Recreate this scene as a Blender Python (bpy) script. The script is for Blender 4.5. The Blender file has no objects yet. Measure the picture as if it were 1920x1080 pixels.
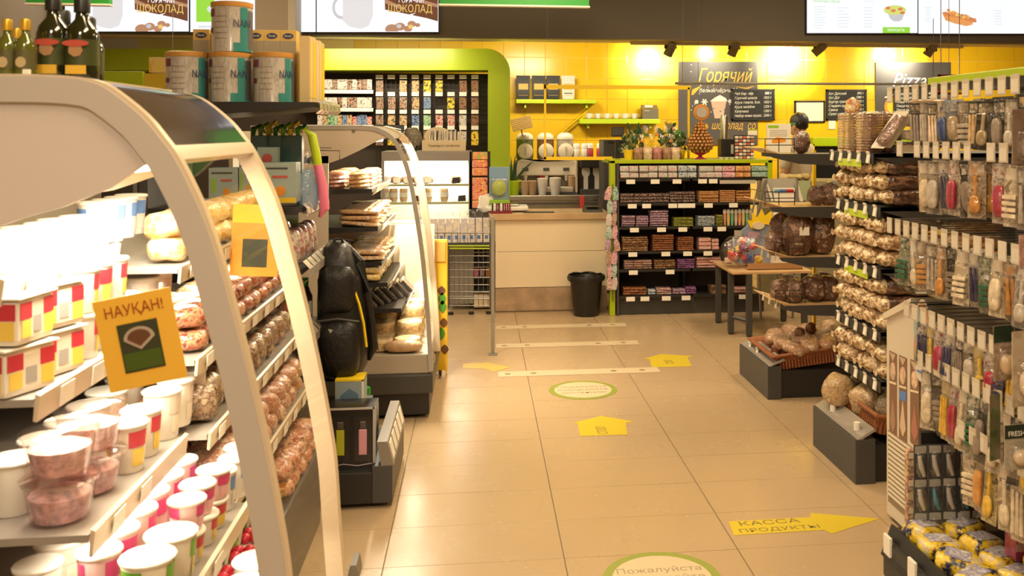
import bpy, bmesh, math, random
from mathutils import Vector, Matrix, noise
S = bpy.context.scene
R = random.Random(7)
PI = math.pi

# ------------------------------------------------------------------ camera
FPX, PCX, PCY, CH = 1777.0, 1107.0, 246.0, 1.5      # focal length, principal point (pixels of the 1920 frame), eye height
YAW = math.atan(210/1777)
cam = bpy.data.cameras.new('camera'); camo = bpy.data.objects.new('camera', cam); S.collection.objects.link(camo)
camo.location = (0, 0, CH); camo.rotation_euler = (PI/2, 0, -YAW)
cam.sensor_width = 36; cam.lens = FPX/1920*36
cam.shift_x = -(PCX-960)/1920; cam.shift_y = -(540-PCY)/1920
cam.clip_start = 0.05; cam.clip_end = 60
cam.dof.use_dof = True; cam.dof.focus_distance = 7.0; cam.dof.aperture_fstop = 7.0
S.camera = camo
# ------------------------------------------------------------------ world, exposure, ceiling light
w = bpy.data.worlds.new('world'); S.world = w; w.use_nodes = True
w.node_tree.nodes['Background'].inputs[0].default_value = (1, .78, .52, 1)
w.node_tree.nodes['Background'].inputs[1].default_value = 0.25
S.view_settings.view_transform = 'Standard'; S.view_settings.look = 'None'
S.view_settings.exposure = 0.0; S.view_settings.gamma = 1; S.view_settings.use_curve_mapping = False
S.cycles.max_bounces = 8; S.cycles.transparent_max_bounces = 16; S.cycles.sample_clamp_indirect = 6
S.cycles.caustics_reflective = False; S.cycles.caustics_refractive = False
WARM = (1, .77, .46)
def area(name, loc, size, power, col=WARM, rot=(0, 0, 0), sy=None, spread=PI):
    l = bpy.data.lights.new(name, 'AREA'); l.energy = power; l.color = col; l.size = size; l.spread = spread
    if sy: l.shape = 'RECTANGLE'; l.size_y = sy
    o = bpy.data.objects.new(name, l); o.location = loc; o.rotation_euler = rot; S.collection.objects.link(o); return o
def spot(name, loc, to, power, angle, col=WARM, blend=.5):
    l = bpy.data.lights.new(name, 'SPOT'); l.energy = power; l.color = col; l.spot_size = angle; l.spot_blend = blend; l.shadow_soft_size = .03
    o = bpy.data.objects.new(name, l); o.location = loc
    o.rotation_euler = (Vector(to)-Vector(loc)).to_track_quat('-Z', 'Y').to_euler(); S.collection.objects.link(o); return o
for i, (x, y, p) in enumerate([(.4, 1.2, 50), (.4, 3.6, 43), (.5, 6.0, 57), (2.9, 3.6, 20), (2.9, 6.4, 48), (-2.2, 6.6, 35), (-.5, -.6, 60)]):  # the last, behind the camera, is added to brighten camera-facing surfaces
    area('ceiling_lamp_light', (x, y, 3.12), .5, p, sy=1.2, col=(1, .86, .66) if y < 0 else WARM)
area('fridge_light', (-.78, 2.12, 1.385), .06, 19, (1, .88, .66), (0, math.radians(-14), 0), sy=.62)
for x_, z_ in ((-.84, .99), (-.74, .74), (-.6, .57)): area('fridge_shelf_fill', (x_, 2.1, z_), .02, 3.2, (1, .86, .64), (0, math.radians(-25), 0), sy=.55)  # fill lights added under the shelves to brighten the goods below
area('fridge_light', (-.85, 3.0, 1.10), .06, 5, (1, .86, .62), (0, math.radians(-10), 0), sy=.9)
area('fridge_light', (-.36, 5.43, .60), .03, 3, (1, .88, .66), (0, math.radians(-35), 0), sy=.7)  # fill light added under the cabinet shelf to brighten the cheese wheels
area('fridge_light', (-.45, 5.43, 1.44), .05, 34, (1, .88, .66), (0, math.radians(12), 0), sy=.75)
area('portal_fill_light', (-.9, 8.7, 2.3), 1.2, 24, (1, .86, .6), (math.radians(40), 0, 0), sy=.1)  # unseen fill light added to brighten the lime portal
for bx_ in (.6, 2.2, 3.8, 5.3): area('bar_fill_light', (bx_, 9.28, 2.325), .5, 21, (1, .86, .6), (math.radians(42), 0, 0), sy=.12)  # unseen fill lights added behind the bulkhead to brighten the yellow wall

# ------------------------------------------------------------------ helpers
def ray(u, v):
    a = (u-PCX)/FPX; b = (PCY-v)/FPX
    return Vector((math.sin(YAW)+a*math.cos(YAW), math.cos(YAW)-a*math.sin(YAW), b))
def PY(u, v, Y): d = ray(u, v); return Vector((0, 0, CH)) + d*(Y/d.y)
def PX(u, v, X): d = ray(u, v); return Vector((0, 0, CH)) + d*(X/d.x)
def PZ(u, v, Z=0): d = ray(u, v); return Vector((0, 0, CH)) + d*((Z-CH)/d.z)

def link(o): S.collection.objects.link(o); return o
def tag(o, label=None, cat=None, group=None, kind=None):
    if label: o['label'] = label
    if cat: o['category'] = cat
    if group: o['group'] = group
    if kind: o['kind'] = kind
    return o
def thing(name, label, cat, loc=(0, 0, 0), group=None, rz=0):
    o = link(bpy.data.objects.new(name, None)); o.location = loc; o.rotation_euler = (0, 0, rz); o.empty_display_size = .05
    return tag(o, label, cat, group)
ONE = 'first second third fourth fifth sixth seventh eighth ninth tenth eleventh twelfth thirteenth fourteenth fifteenth sixteenth seventeenth eighteenth nineteenth twentieth'.split()
def nth(i): return ONE[i] if i < 20 else ('twenty-'+ONE[i-20] if i < 29 else 'thirtieth')

class MB:
    def __init__(s): s.bm = bmesh.new(); s.flat = True
    def _new(s, fs, mi):
        for f in fs: f.material_index = mi
    def box(s, x0, x1, y0, y1, z0, z1, mi=0, bev=0, M=None):
        if x1 < x0: x0, x1 = x1, x0
        if y1 < y0: y0, y1 = y1, y0
        if z1 < z0: z0, z1 = z1, z0
        b = s.bm
        v = [b.verts.new((x, y, z)) for x in (x0, x1) for y in (y0, y1) for z in (z0, z1)]
        fs = [b.faces.new([v[i] for i in q]) for q in ((0, 1, 3, 2), (4, 6, 7, 5), (0, 4, 5, 1), (2, 3, 7, 6), (0, 2, 6, 4), (1, 5, 7, 3))]
        if M is not None: bmesh.ops.transform(b, matrix=M, verts=v)
        if bev:
            es = list({e for f in fs for e in f.edges})
            r = bmesh.ops.bevel(b, geom=es, offset=bev, segments=2, profile=.6, affect='EDGES')
            fs = [f for f in fs if f.is_valid] + [f for f in r['faces'] if f.is_valid]
        s._new(fs, mi); return s
    def rings(s, rings, mi=0, cap0=True, cap1=True, close=True):
        s.flat = False
        b = s.bm; vr = [[b.verts.new(p) for p in r] for r in rings]; n = len(vr[0]); fs = []
        for a, c in zip(vr, vr[1:]):
            for i in range(n if close else n-1):
                j = (i+1) % n
                fs.append(b.faces.new((a[i], a[j], c[j], c[i])))
        if cap0: fs.append(b.faces.new(vr[0][::-1]))
        if cap1: fs.append(b.faces.new(vr[-1]))
        s._new(fs, mi); return s
    def lathe(s, prof, seg=16, c=(0, 0, 0), mi=0, M=None, cap0=True, cap1=True):
        rs = []
        for r, z in prof:
            ring = [Vector((c[0]+r*math.cos(2*PI*i/seg), c[1]+r*math.sin(2*PI*i/seg), c[2]+z)) for i in range(seg)]
            rs.append([M @ p for p in ring] if M is not None else ring)
        return s.rings(rs, mi, cap0, cap1)
    def cyl(s, c, r, h, seg=16, r2=None, mi=0, M=None): return s.lathe([(r, 0), (r if r2 is None else r2, h)], seg, c, mi, M)
    def tube(s, pts, r, seg=6, mi=0):
        pts = [Vector(p) for p in pts]; rs = []
        for i, p in enumerate(pts):
            d = (pts[min(i+1, len(pts)-1)]-pts[max(i-1, 0)]).normalized()
            up = Vector((0, 0, 1)) if abs(d.z) < .9 else Vector((0, 1, 0))
            a = d.cross(up).normalized(); b = a.cross(d)
            rr = r[i] if isinstance(r, (list, tuple)) else r
            rs.append([p + (a*math.cos(2*PI*k/seg)+b*math.sin(2*PI*k/seg))*rr for k in range(seg)])
        return s.rings(rs, mi)
    def prism(s, poly, ax, a0, a1, mi=0):
        def P(p, a):
            return {'y': (p[0], a, p[1]), 'x': (a, p[0], p[1]), 'z': (p[0], p[1], a)}[ax]
        b = s.bm; A = [b.verts.new(P(p, a0)) for p in poly]; B = [b.verts.new(P(p, a1)) for p in poly]; n = len(poly)
        fs = [b.faces.new(A), b.faces.new(B[::-1])] + [b.faces.new((A[i], B[i], B[(i+1) % n], A[(i+1) % n])) for i in range(n)]
        s._new(fs, mi); bmesh.ops.recalc_face_normals(b, faces=fs); return s
    def blob(s, c, h, n=3.0, u=16, v=8, amp=0, sc=20, seed=0, mi=0, M=None):
        def sp(x, e): return math.copysign(abs(x)**e, x)
        e = 2/n; rs = []
        for j in range(v+1):
            ph = -PI/2+PI*j/v
            if j in (0, v): ph *= .985
            ring = []
            for i in range(u):
                th = 2*PI*i/u
                p = Vector((h[0]*sp(math.cos(ph), e)*sp(math.cos(th), e), h[1]*sp(math.cos(ph), e)*sp(math.sin(th), e), h[2]*sp(math.sin(ph), e)))
                if amp: p += p.normalized()*amp*noise.noise(p*sc+Vector((seed*7.3, seed, 3)))
                p += Vector(c); ring.append(M @ p if M is not None else p)
            rs.append(ring)
        return s.rings(rs, mi)
    def mesh(s, name, mats, angle=40):
        bmesh.ops.recalc_face_normals(s.bm, faces=s.bm.faces)
        me = bpy.data.meshes.new(name); s.bm.to_mesh(me); s.bm.free()
        for m in (mats if isinstance(mats, (list, tuple)) else [mats]): me.materials.append(m)
        me.shade_smooth(); me.set_sharp_from_angle(angle=math.radians(10 if s.flat else angle)); return me
    def build(s, name, mats, parent=None, loc=None, angle=40):
        o = link(bpy.data.objects.new(name, s.mesh(name, mats, angle)))
        if parent: o.parent = parent
        if loc is not None: o.location = loc
        return o
def inst(name, me, parent=None, loc=(0, 0, 0), rot=(0, 0, 0), sc=None):
    o = link(bpy.data.objects.new(name, me)); o.location = loc; o.rotation_euler = rot
    if parent: o.parent = parent
    if sc: o.scale = sc
    return o
CACHE = {}
def cached(key, fn):
    if key not in CACHE: CACHE[key] = fn()
    return CACHE[key]
# a template is [(part name, mesh, [sub-parts])]; several parts become an Empty with children, one part becomes the thing itself
def put(tpl, name, label, cat, loc, rot=(0, 0, 0), group=None, sc=None):
    if len(tpl) == 1 and not tpl[0][2]:
        o = inst(name, tpl[0][1], None, loc, rot, sc); return tag(o, label, cat, group)
    r = thing(name, label, cat, loc, group); r.rotation_euler = rot
    if sc: r.scale = sc
    for pn, me, sub in tpl:
        p = inst(pn, me, r)
        for sn, sm in sub: inst(sn, sm, p)
    return r
def struct(o): o['kind'] = 'structure'; return o

# ------------------------------------------------------------------ materials
def mat(name, col, rough=.5, metal=0, coat=0, emit=None, es=1, var=0, vs=8, bump=0, bs=60, spec=.5, alpha=1, trans=0):
    if name in bpy.data.materials: return bpy.data.materials[name]
    m = bpy.data.materials.new(name); m.use_nodes = True; nt = m.node_tree; b = nt.nodes['Principled BSDF']
    col = tuple(col)+(1,)
    b.inputs['Base Color'].default_value = col; b.inputs['Roughness'].default_value = rough; b.inputs['Metallic'].default_value = metal
    b.inputs['Coat Weight'].default_value = coat; b.inputs['Coat Roughness'].default_value = .12; b.inputs['Specular IOR Level'].default_value = spec
    b.inputs['Alpha'].default_value = alpha; b.inputs['Transmission Weight'].default_value = trans
    if emit: b.inputs['Emission Color'].default_value = tuple(emit)+(1,); b.inputs['Emission Strength'].default_value = es
    if var or bump:
        tc = nt.nodes.new('ShaderNodeTexCoord')
    if var:
        n = nt.nodes.new('ShaderNodeTexNoise'); n.inputs['Scale'].default_value = vs; n.inputs['Detail'].default_value = 4
        r = nt.nodes.new('ShaderNodeValToRGB'); r.color_ramp.elements[0].position = .3; r.color_ramp.elements[1].position = .7
        r.color_ramp.elements[0].color = tuple(max(0, c*(1-var)) for c in col[:3])+(1,); r.color_ramp.elements[1].color = tuple(min(1, c*(1+var)) for c in col[:3])+(1,)
        nt.links.new(tc.outputs['Object'], n.inputs['Vector']); nt.links.new(n.outputs['Fac'], r.inputs[0]); nt.links.new(r.outputs[0], b.inputs['Base Color'])
    if bump:
        n2 = nt.nodes.new('ShaderNodeTexNoise'); n2.inputs['Scale'].default_value = bs; n2.inputs['Detail'].default_value = 3; n2.inputs['Distortion'].default_value = .6
        bp = nt.nodes.new('ShaderNodeBump'); bp.inputs['Strength'].default_value = bump; bp.inputs['Distance'].default_value = .01
        nt.links.new(tc.outputs['Object'], n2.inputs['Vector']); nt.links.new(n2.outputs['Fac'], bp.inputs['Height']); nt.links.new(bp.outputs[0], b.inputs['Normal'])
        if coat: nt.links.new(bp.outputs[0], b.inputs['Coat Normal'])
    return m
def prnt(name, cols, scale=30, rough=.35, coat=.3, stretch=(1, 1, 1), bump=0, bs=90, rnd=True):
    """printed packaging: patches of the pack's own colours"""
    if name in bpy.data.materials: return bpy.data.materials[name]
    m = mat(name, cols[0], rough, coat=coat, bump=bump, bs=bs); nt = m.node_tree; b = nt.nodes['Principled BSDF']
    tc = nt.nodes.new('ShaderNodeTexCoord'); mp = nt.nodes.new('ShaderNodeMapping'); mp.inputs['Scale'].default_value = stretch
    v = nt.nodes.new('ShaderNodeTexNoise'); v.inputs['Scale'].default_value = scale*1.6; v.inputs['Detail'].default_value = 3.5; v.inputs['Roughness'].default_value = .6
    r = nt.nodes.new('ShaderNodeValToRGB'); r.color_ramp.interpolation = 'LINEAR'
    n = len(cols)
    while len(r.color_ramp.elements) < n: r.color_ramp.elements.new(.5)
    for i, c in enumerate(cols):
        r.color_ramp.elements[i].position = (.40 if n > 2 else .44) if i == 0 else .46+.14*(i-1)/max(1, n-2)
        r.color_ramp.elements[i].color = tuple(c)+(1,)
    nt.links.new(tc.outputs['Object'], mp.inputs[0])
    if rnd:
        oi = nt.nodes.new('ShaderNodeObjectInfo'); ad = nt.nodes.new('ShaderNodeVectorMath'); ad.operation = 'ADD'
        ml = nt.nodes.new('ShaderNodeMath'); ml.operation = 'MULTIPLY'; ml.inputs[1].default_value = 9
        nt.links.new(oi.outputs['Random'], ml.inputs[0]); nt.links.new(mp.outputs[0], ad.inputs[0]); nt.links.new(ml.outputs[0], ad.inputs[1])
        nt.links.new(ad.outputs[0], v.inputs['Vector'])
    else: nt.links.new(mp.outputs[0], v.inputs['Vector'])
    nt.links.new(v.outputs['Fac'], r.inputs[0]); nt.links.new(r.outputs[0], b.inputs['Base Color'])
    return m
def clear(name, tint=(1, 1, 1), gloss=.08, rough=.03, bump=0, bs=60, ior=1.45):
    if name in bpy.data.materials: return bpy.data.materials[name]
    m = bpy.data.materials.new(name); m.use_nodes = True; nt = m.node_tree; nt.nodes.clear()
    o = nt.nodes.new('ShaderNodeOutputMaterial'); mx = nt.nodes.new('ShaderNodeMixShader'); t = nt.nodes.new('ShaderNodeBsdfTransparent'); g = nt.nodes.new('ShaderNodeBsdfGlossy')
    f = nt.nodes.new('ShaderNodeFresnel'); f.inputs[0].default_value = ior
    ad = nt.nodes.new('ShaderNodeMath'); ad.operation = 'ADD'; ad.use_clamp = True; ad.inputs[1].default_value = gloss
    t.inputs[0].default_value = tuple(tint)+(1,); g.inputs['Roughness'].default_value = rough
    ge = nt.nodes.new('ShaderNodeNewGeometry'); iv = nt.nodes.new('ShaderNodeMath'); iv.operation = 'SUBTRACT'; iv.inputs[0].default_value = 1; ml = nt.nodes.new('ShaderNodeMath'); ml.operation = 'MULTIPLY'
    nt.links.new(ge.outputs['Backfacing'], iv.inputs[1]); nt.links.new(f.outputs[0], ad.inputs[0]); nt.links.new(ad.outputs[0], ml.inputs[0]); nt.links.new(iv.outputs[0], ml.inputs[1]); nt.links.new(ml.outputs[0], mx.inputs[0]); nt.links.new(t.outputs[0], mx.inputs[1]); nt.links.new(g.outputs[0], mx.inputs[2]); nt.links.new(mx.outputs[0], o.inputs[0])
    if bump:
        tc = nt.nodes.new('ShaderNodeTexCoord'); n2 = nt.nodes.new('ShaderNodeTexNoise'); n2.inputs['Scale'].default_value = bs; n2.inputs['Detail'].default_value = 2
        bp = nt.nodes.new('ShaderNodeBump'); bp.inputs['Strength'].default_value = bump; bp.inputs['Distance'].default_value = .01
        nt.links.new(tc.outputs['Object'], n2.inputs['Vector']); nt.links.new(n2.outputs['Fac'], bp.inputs['Height']); nt.links.new(bp.outputs[0], g.inputs['Normal'])
    return m
def glow(name, col, s): return mat(name, (.02, .02, .02), .4, emit=col, es=s)

M = dict(
 yellow=mat('yellow_tile', (.86, .54, .015), .25, var=.04, vs=3), yellow_grout=mat('yellow_grout', (.88, .66, .18), .6), bulk=mat('grey_bulkhead', (.115, .098, .08), .6),
 soffit=mat('soffit_beige', (.62, .5, .33), .6), lime=mat('lime_green', (.36, .47, .008), .35), limelite=mat('lime_shelf', (.5, .66, .02), .35),
 black=mat('black_metal', (.018, .016, .015), .4), dark=mat('dark_grey_metal', (.055, .052, .05), .45), grey=mat('grey_metal', (.3, .28, .26), .35, metal=.5),
 steel=mat('stainless_steel', (.55, .52, .48), .25, metal=1), chrome=mat('chrome', (.8, .78, .74), .08, metal=1), white=mat('white_plastic', (.78, .75, .7), .35),
 cream=mat('cream_panel', (.74, .62, .44), .4, var=.03, vs=2), panel=mat('fridge_white_panel', (.62, .55, .47), .3), tan=mat('tan_frame', (.62, .5, .36), .35), greyframe=mat('grey_frame', (.42, .39, .36), .35),
 wood=mat('light_wood', (.56, .36, .18), .45, var=.15, vs=12), glass=clear('clear_glass', gloss=.0, ior=1.12), film=clear('thin_clear_film', gloss=.12, rough=.1, bump=.6, bs=70), paper=mat('paper_tag', (.82, .78, .7), .5),
 board=mat('chalkboard_black', (.02, .02, .02), .7), slate=mat('slate_board', (.085, .075, .07), .6), chalk=mat('chalk_white', (.85, .82, .75), .8), gold=mat('gold_paint', (.75, .45, .04), .5),
 yel=mat('bright_yellow', (.85, .6, .02), .4), yframe=mat('yellow_frame', (.86, .6, .02), .4), orange=mat('orange_plastic', (.8, .3, .03), .4), red=mat('red_print', (.55, .03, .03), .4), blue=mat('blue_print', (.08, .2, .55), .4),
 green=mat('leaf_green', (.06, .25, .02), .5), lgreen=mat('light_green_print', (.3, .55, .04), .4), pink=mat('pink_print', (.8, .2, .35), .4), maroon=mat('maroon', (.2, .01, .03), .45), basket=mat('brown_wicker', (.3, .1, .035), .5, bump=.8, bs=90),
 black_cloth=mat('black_nylon', (.008, .007, .007), .45, bump=.3, bs=40), blackboard_face=mat('dark_face', (.012, .012, .012), .25), lamp=glow('lamp_tube', (1, .9, .7), 9), lampcool=glow('cold_case_back', (1, .93, .8), 1.7),
 skin=mat('skin', (.5, .27, .17), .5), hair=mat('black_hair', (.012, .009, .008), .4, bump=.5, bs=90), shirt=mat('beige_shirt', (.5, .4, .28), .7), trousers=mat('dark_trousers', (.03, .03, .035), .8),
 brownprint=mat('brown_print', (.13, .05, .02), .5), wire=mat('grey_wire', (.2, .19, .18), .35, metal=.8), purple=mat('purple_print', (.2, .04, .25), .4), oil=mat('olive_oil_glass', (.012, .015, .002), .06, coat=1),
 teal=mat('teal_print', (.03, .3, .3), .4), navy=mat('navy_print', (.02, .03, .12), .4), lilac=mat('lilac', (.5, .35, .45), .4))

FONT = {}
def txt(s, size, m, parent, loc, rot=(PI/2, 0, 0), name='lettering', align='CENTER', ext=.0006, sx=1, shear=0):
    c = bpy.data.curves.new('t', 'FONT'); c.body = s; c.size = size; c.extrude = ext; c.align_x = align; c.align_y = 'CENTER'; c.resolution_u = 2; c.shear = shear; c.fill_mode = 'BOTH'
    t = link(bpy.data.objects.new('t', c)); me = bpy.data.meshes.new_from_object(t); bpy.data.objects.remove(t); bpy.data.curves.remove(c)
    me.materials.clear(); me.materials.append(m)
    o = inst(name, me, parent, loc, rot); o.scale = (sx, 1, 1); return o

# ================================================================== THE ROOM
XL, XR, YB, YW, ZC = -3.6, 7.2, -1.6, 10.6, 3.2
fl = struct(MB().box(XL, XR, YB, YW, -.06, -.004).build('floor', mat('floor_joint', (.2, .14, .08), .7)))
def tile_mat():
    m = mat('floor_tile', (.45, .325, .195), .3, var=.03, vs=1.3); nt = m.node_tree; b = nt.nodes['Principled BSDF']
    n = nt.nodes.new('ShaderNodeTexNoise'); n.inputs['Scale'].default_value = 6; n.inputs['Detail'].default_value = 5
    r = nt.nodes.new('ShaderNodeMapRange'); r.inputs['To Min'].default_value = .19; r.inputs['To Max'].default_value = .33
    ge = nt.nodes.new('ShaderNodeNewGeometry')
    for q in nt.nodes:
        if q.bl_idname == 'ShaderNodeTexNoise': nt.links.new(ge.outputs['Position'], q.inputs['Vector'])
    nt.links.new(n.outputs['Fac'], r.inputs[0]); nt.links.new(r.outputs[0], b.inputs['Roughness'])
    return m
TW, TD = .6245, .3253
tm = tile_mat()
tms = MB().box(.002, TW-.002, .0011, TD-.0011, -.008, 0, bev=.0006).mesh('tile', tm)
for i in range(-2, 5):
    for j in range(0, 24):
        x = -.325+TW*i; y = 2.666+TD*j
        if y+TD > 10.4: continue
        if i == 4 and j < 3: continue
        o = inst('floor_tile', tms, fl, (x, y, R.uniform(-.0003, .0001)))
# rest of the floor, outside the counted tiles
for (x0, x1, y0, y1) in [(XL, XR, YB, 2.664), (XL, -1.576, 2.664, YW), (2.8, XR, 2.664, YW)]:
    o = MB().box(x0, x1, y0, y1, -.008, 0).build('floor_surround', tm, fl)
struct(MB().box(XL, XR, YB, YW, ZC, ZC+.1).build('ceiling', mat('ceiling_white', (.6, .52, .4), .7)))
wl = mat('warm_wall', (.5, .42, .3), .7)
struct(MB().box(XL-.1, XL, YB, YW+.1, 0, ZC).build('wall_left', wl))
struct(MB().box(XR, XR+.1, YB, YW+.1, 0, ZC).build('wall_right', wl))
struct(MB().box(XL, XR, YB-.1, YB, 0, ZC).build('wall_front', wl))
wb = struct(MB().box(XL, XR, YW, YW+.1, 0, ZC).build('wall_back', M['yellow_grout']))
ts = .2325; yt = MB().box(.002, ts-.002, -.008, .0, .002, ts-.002, bev=.002).mesh('wall_tile', M['yellow'])
for i in range(37):
    for k in range(8):
        inst('wall_tile', yt, wb, (-1.35+ts*i, YW, .93+ts*k))
# ceiling lamps as fixtures; the last houses the lamp added behind the camera
for i, (x, y) in enumerate([(.4, 1.2), (.4, 3.6), (.5, 6.0), (2.9, 3.6), (2.9, 6.4), (-2.2, 6.6), (-.5, -.6)]):
    t = thing('ceiling_lamp', 'white rectangular ceiling light panel, %s from the camera' % nth(i), 'lamp', (x, y, 3.14), 'ceiling light panels')
    MB().box(-.3, .3, -.65, .65, .02, .06).build('lamp_housing', M['white'], t)
    MB().box(-.27, .27, -.62, .62, .0, .02).build('diffuser', glow('diffuser_glow', WARM, 2.2), t)

# bulkhead with the menu screens
YBH = 8.5
bh = struct(MB().box(XL, XR, YBH, YBH+.12, 2.335, ZC).build('trim_1', M['bulk']))
struct(MB().box(XL, XR, YBH+.12, 9.3, 2.375, 2.42).build('trim_2', M['soffit']))
def _wp(s, name, mats, parent=None, angle=40):        # shapes given in room coordinates, parented to a thing
    o = s.build(name, mats, parent, None, angle)
    q = parent; off = Vector((0, 0, 0))
    while q is not None: off += Vector(q.location); q = q.parent
    if parent: o.location = -off
    return o
MB.wp = _wp
def pp(poly, Y): return [(p.x, p.z) for p in (PY(u, v, Y) for u, v in poly)]
def flat(name, poly, Y, th, m, parent): return MB().prism(pp(poly, Y), 'y', Y-th, Y).wp(name, m, parent)
def rect(u0, v0, u1, v1): return [(u0, v0), (u1, v0), (u1, v1), (u0, v1)]
def oval(cx, cy, a, b, n=20, t0=0, t1=2*PI): return [(cx+a*math.cos(t0+(t1-t0)*i/n), cy+b*math.sin(t0+(t1-t0)*i/n)) for i in range(n if t1-t0 > 6.2 else n+1)]
def text_at(s, u, v, Y, hpx, m, parent, name='lettering', sx=1, shear=0, roll=0, align='CENTER'):
    p = PY(u, v, Y); size = hpx/FPX*Y/.72
    o = txt(s, size, m, parent, (0, 0, 0), (PI/2, -roll, 0), name, align, sx=sx, shear=shear)
    o.location = p - Vector(parent.location); return o

# ---------------------------------------------------------------- menu screens
YS = YBH-.03
def screen(label, u0, u1, vb, name='menu_screen'):
    c = PY((u0+u1)/2, vb, YS); t = thing(name, label, 'screen', (c.x, YS, c.z))
    MB().prism(pp(rect(u0-2, -90, u1+2, vb+1), YS), 'y', YS, YBH-.001).wp('screen_frame', M['black'], t)
    MB().prism(pp(rect(u0, -88, u1, vb-1), YS), 'y', YS-.003, YS).wp('screen_face', glow('screen_white', (.93, .95, 1), 1.05), t)
    return t
g_choc = glow('screen_chocolate', (.16, .05, .02), 1); g_cup = glow('screen_cup', (.80, .76, .76), 1); g_gold = glow('screen_gold', (.9, .6, .15), 1); g_cook = glow('screen_cookie', (.5, .25, .14), 1)
g_sh = glow('screen_grey', (.62, .6, .62), 1); g_lime = glow('screen_lime', (.32, .72, .05), 1); g_bun = glow('screen_bun', (.85, .35, .1), 1); g_sal = glow('screen_salad', (.7, .75, .2), 1); g_ora = glow('screen_orange', (.75, .25, .08), 1); g_pale = glow('screen_pale_text', (.7, .78, .8), 1); g_wht = glow('screen_bright', (1, 1, 1), 1.05)
def choc(t, dx):
    Y = YS-.004
    def f(n, poly, m, k=0): flat(n, [(u+dx, v) for u, v in poly], Y-.001*k, .001, m, t)
    f('picture_mug', [(638, -60), (700, -60), (699, 30), (692, 48), (676, 54), (655, 50), (642, 38)], g_cup)
    f('mug_handle', oval(640, 14, 17, 22, 24)[::1], g_sh); f('mug_handle_hole', oval(640, 14, 12, 16, 24), g_wht, 1)
    f('mug_body', [(642, -60), (700, -60), (699, 30), (692, 48), (676, 54), (655, 50), (643, 38)], g_cup, 2)
    f('picture_chocolate', [(720, -40), (722, 18), (762, 26), (800, 34), (821, 40), (821, -40)], g_choc)
    f('chocolate_edge', [(760, -10), (800, 2), (821, 8), (821, 14), (798, 8), (758, -4)], g_cook, 1)
    f('chocolate_edge', [(722, -2), (740, 6), (756, 14), (756, 20), (738, 12), (722, 6)], g_cook, 1)
    f('swirl', [(744, 26), (756, 30), (768, 27), (780, 24), (768, 31), (756, 33)], g_wht, 2)
    for (a, b, r) in [(735, 55, 13), (750, 50, 10), (772, 45, 8), (765, 54, 8), (783, 47, 5)]: f('cookie', [(x, min(y, 59)) for x, y in oval(a, b, r, r*.75, 12)], g_cook, 1)
    f('nut', oval(748, 49, 5, 4, 10), g_sh, 2); f('nut', oval(770, 50, 5, 4, 10), g_gold, 2)
    text_at('ШОКОЛАД', 769+dx, 17, Y-.003, 14, g_gold, t, sx=.78); text_at('ГОРЯЧИЙ', 771+dx, 1, Y-.003, 10, g_wht, t, sx=.7)
t = screen('bright screen with a white mug and chocolate picture, left end of the bulkhead', 122, 354, 60); choc(t, -469)
t = screen('bright screen with a pale green panel, half hidden by the tins', 357, 592, 61)
flat('green_panel', rect(368, -60, 402, 41), YS-.004, .001, g_lime, t); flat('pale_cloud', oval(400, 17, 12, 7), YS-.005, .001, g_pale, t)
flat('caption_line', rect(372, 48, 402, 52), YS-.004, .001, g_pale, t)
t = screen('bright screen with a white mug and chocolate picture, beside the green hanging sign', 594, 822, 61); choc(t, 0)
t = screen('bright menu screen showing a salad bowl above a green button', 1513, 1720, 63)
Y = YS-.004
flat('salad_bowl', [(1665, 26), (1695, 26), (1692, 36), (1686, 40), (1676, 40), (1669, 35)], Y, .001, g_sh, t); flat('salad', oval(1678, 19, 21, 9), Y-.001, .001, g_sal, t)
for a, b in [(1665, 15), (1675, 20), (1688, 17), (1692, 24)]: flat('salad_piece', oval(a, b, 5, 3, 8), Y-.002, .001, g_ora, t)
flat('button', rect(1655, 51, 1706, 62), Y, .001, g_lime, t); text_at('ЗАКАЗАТЬ', 1680, 56.5, Y-.002, 5, g_wht, t)
for i in range(9): flat('menu_line', rect(1526, 12+i*5, 1526+R.choice([14, 18, 22]), 13.2+i*5), Y, .001, g_pale, t)
for i in range(7): flat('menu_line', rect(1570, 14+i*6, 1570+R.choice([12, 18, 22]), 15.2+i*6), Y, .001, g_pale, t); flat('menu_line', rect(1620, 14+i*6, 1636, 15.2+i*6), Y, .001, g_pale, t)
text_at('ПОЛЕЗНЫЕ БЛЮДА', 1550, 3, Y-.001, 4, g_lime, t); text_at('ЗАВТРАК', 1630, 3, Y-.001, 3.4, g_pale, t)
t = screen('bright menu screen showing a hot dog at the right end', 1722, 1950, 64)
flat('hot_dog_bun', [(1768, 28), (1776, 24), (1800, 28), (1822, 38), (1824, 46), (1812, 49), (1790, 44), (1773, 38)], Y, .001, g_bun, t)
flat('hot_dog_sausage', [(1766, 24), (1772, 22), (1800, 28), (1830, 35), (1831, 42), (1822, 42), (1795, 33), (1770, 29)], Y-.001, .001, g_ora, t)
for i in range(14): a = 1778+i*3.2; flat('hot_dog_topping', oval(a, 20+i*1.05+R.uniform(-2, 3), 3.4, 2.6, 7), Y-.002-.0004*(i % 3), .001, R.choice([g_bun, g_gold, g_cook]), t)
for i in range(6): flat('menu_line', rect(1735, 14+i*5, 1745, 15.2+i*5), Y, .001, g_pale, t); flat('menu_line', rect(1864, 20+i*5, 1878, 21.2+i*5), Y, .001, g_pale, t)
p0, p1 = PY(478, 62, YBH-.3), PY(540, 62, YBH-.3)
struct(MB().box(p0.x, p1.x, YBH-.3, YBH, p0.z, ZC).build('trim_3', mat('boxed_duct', (.33, .27, .21), .6)))
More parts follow.
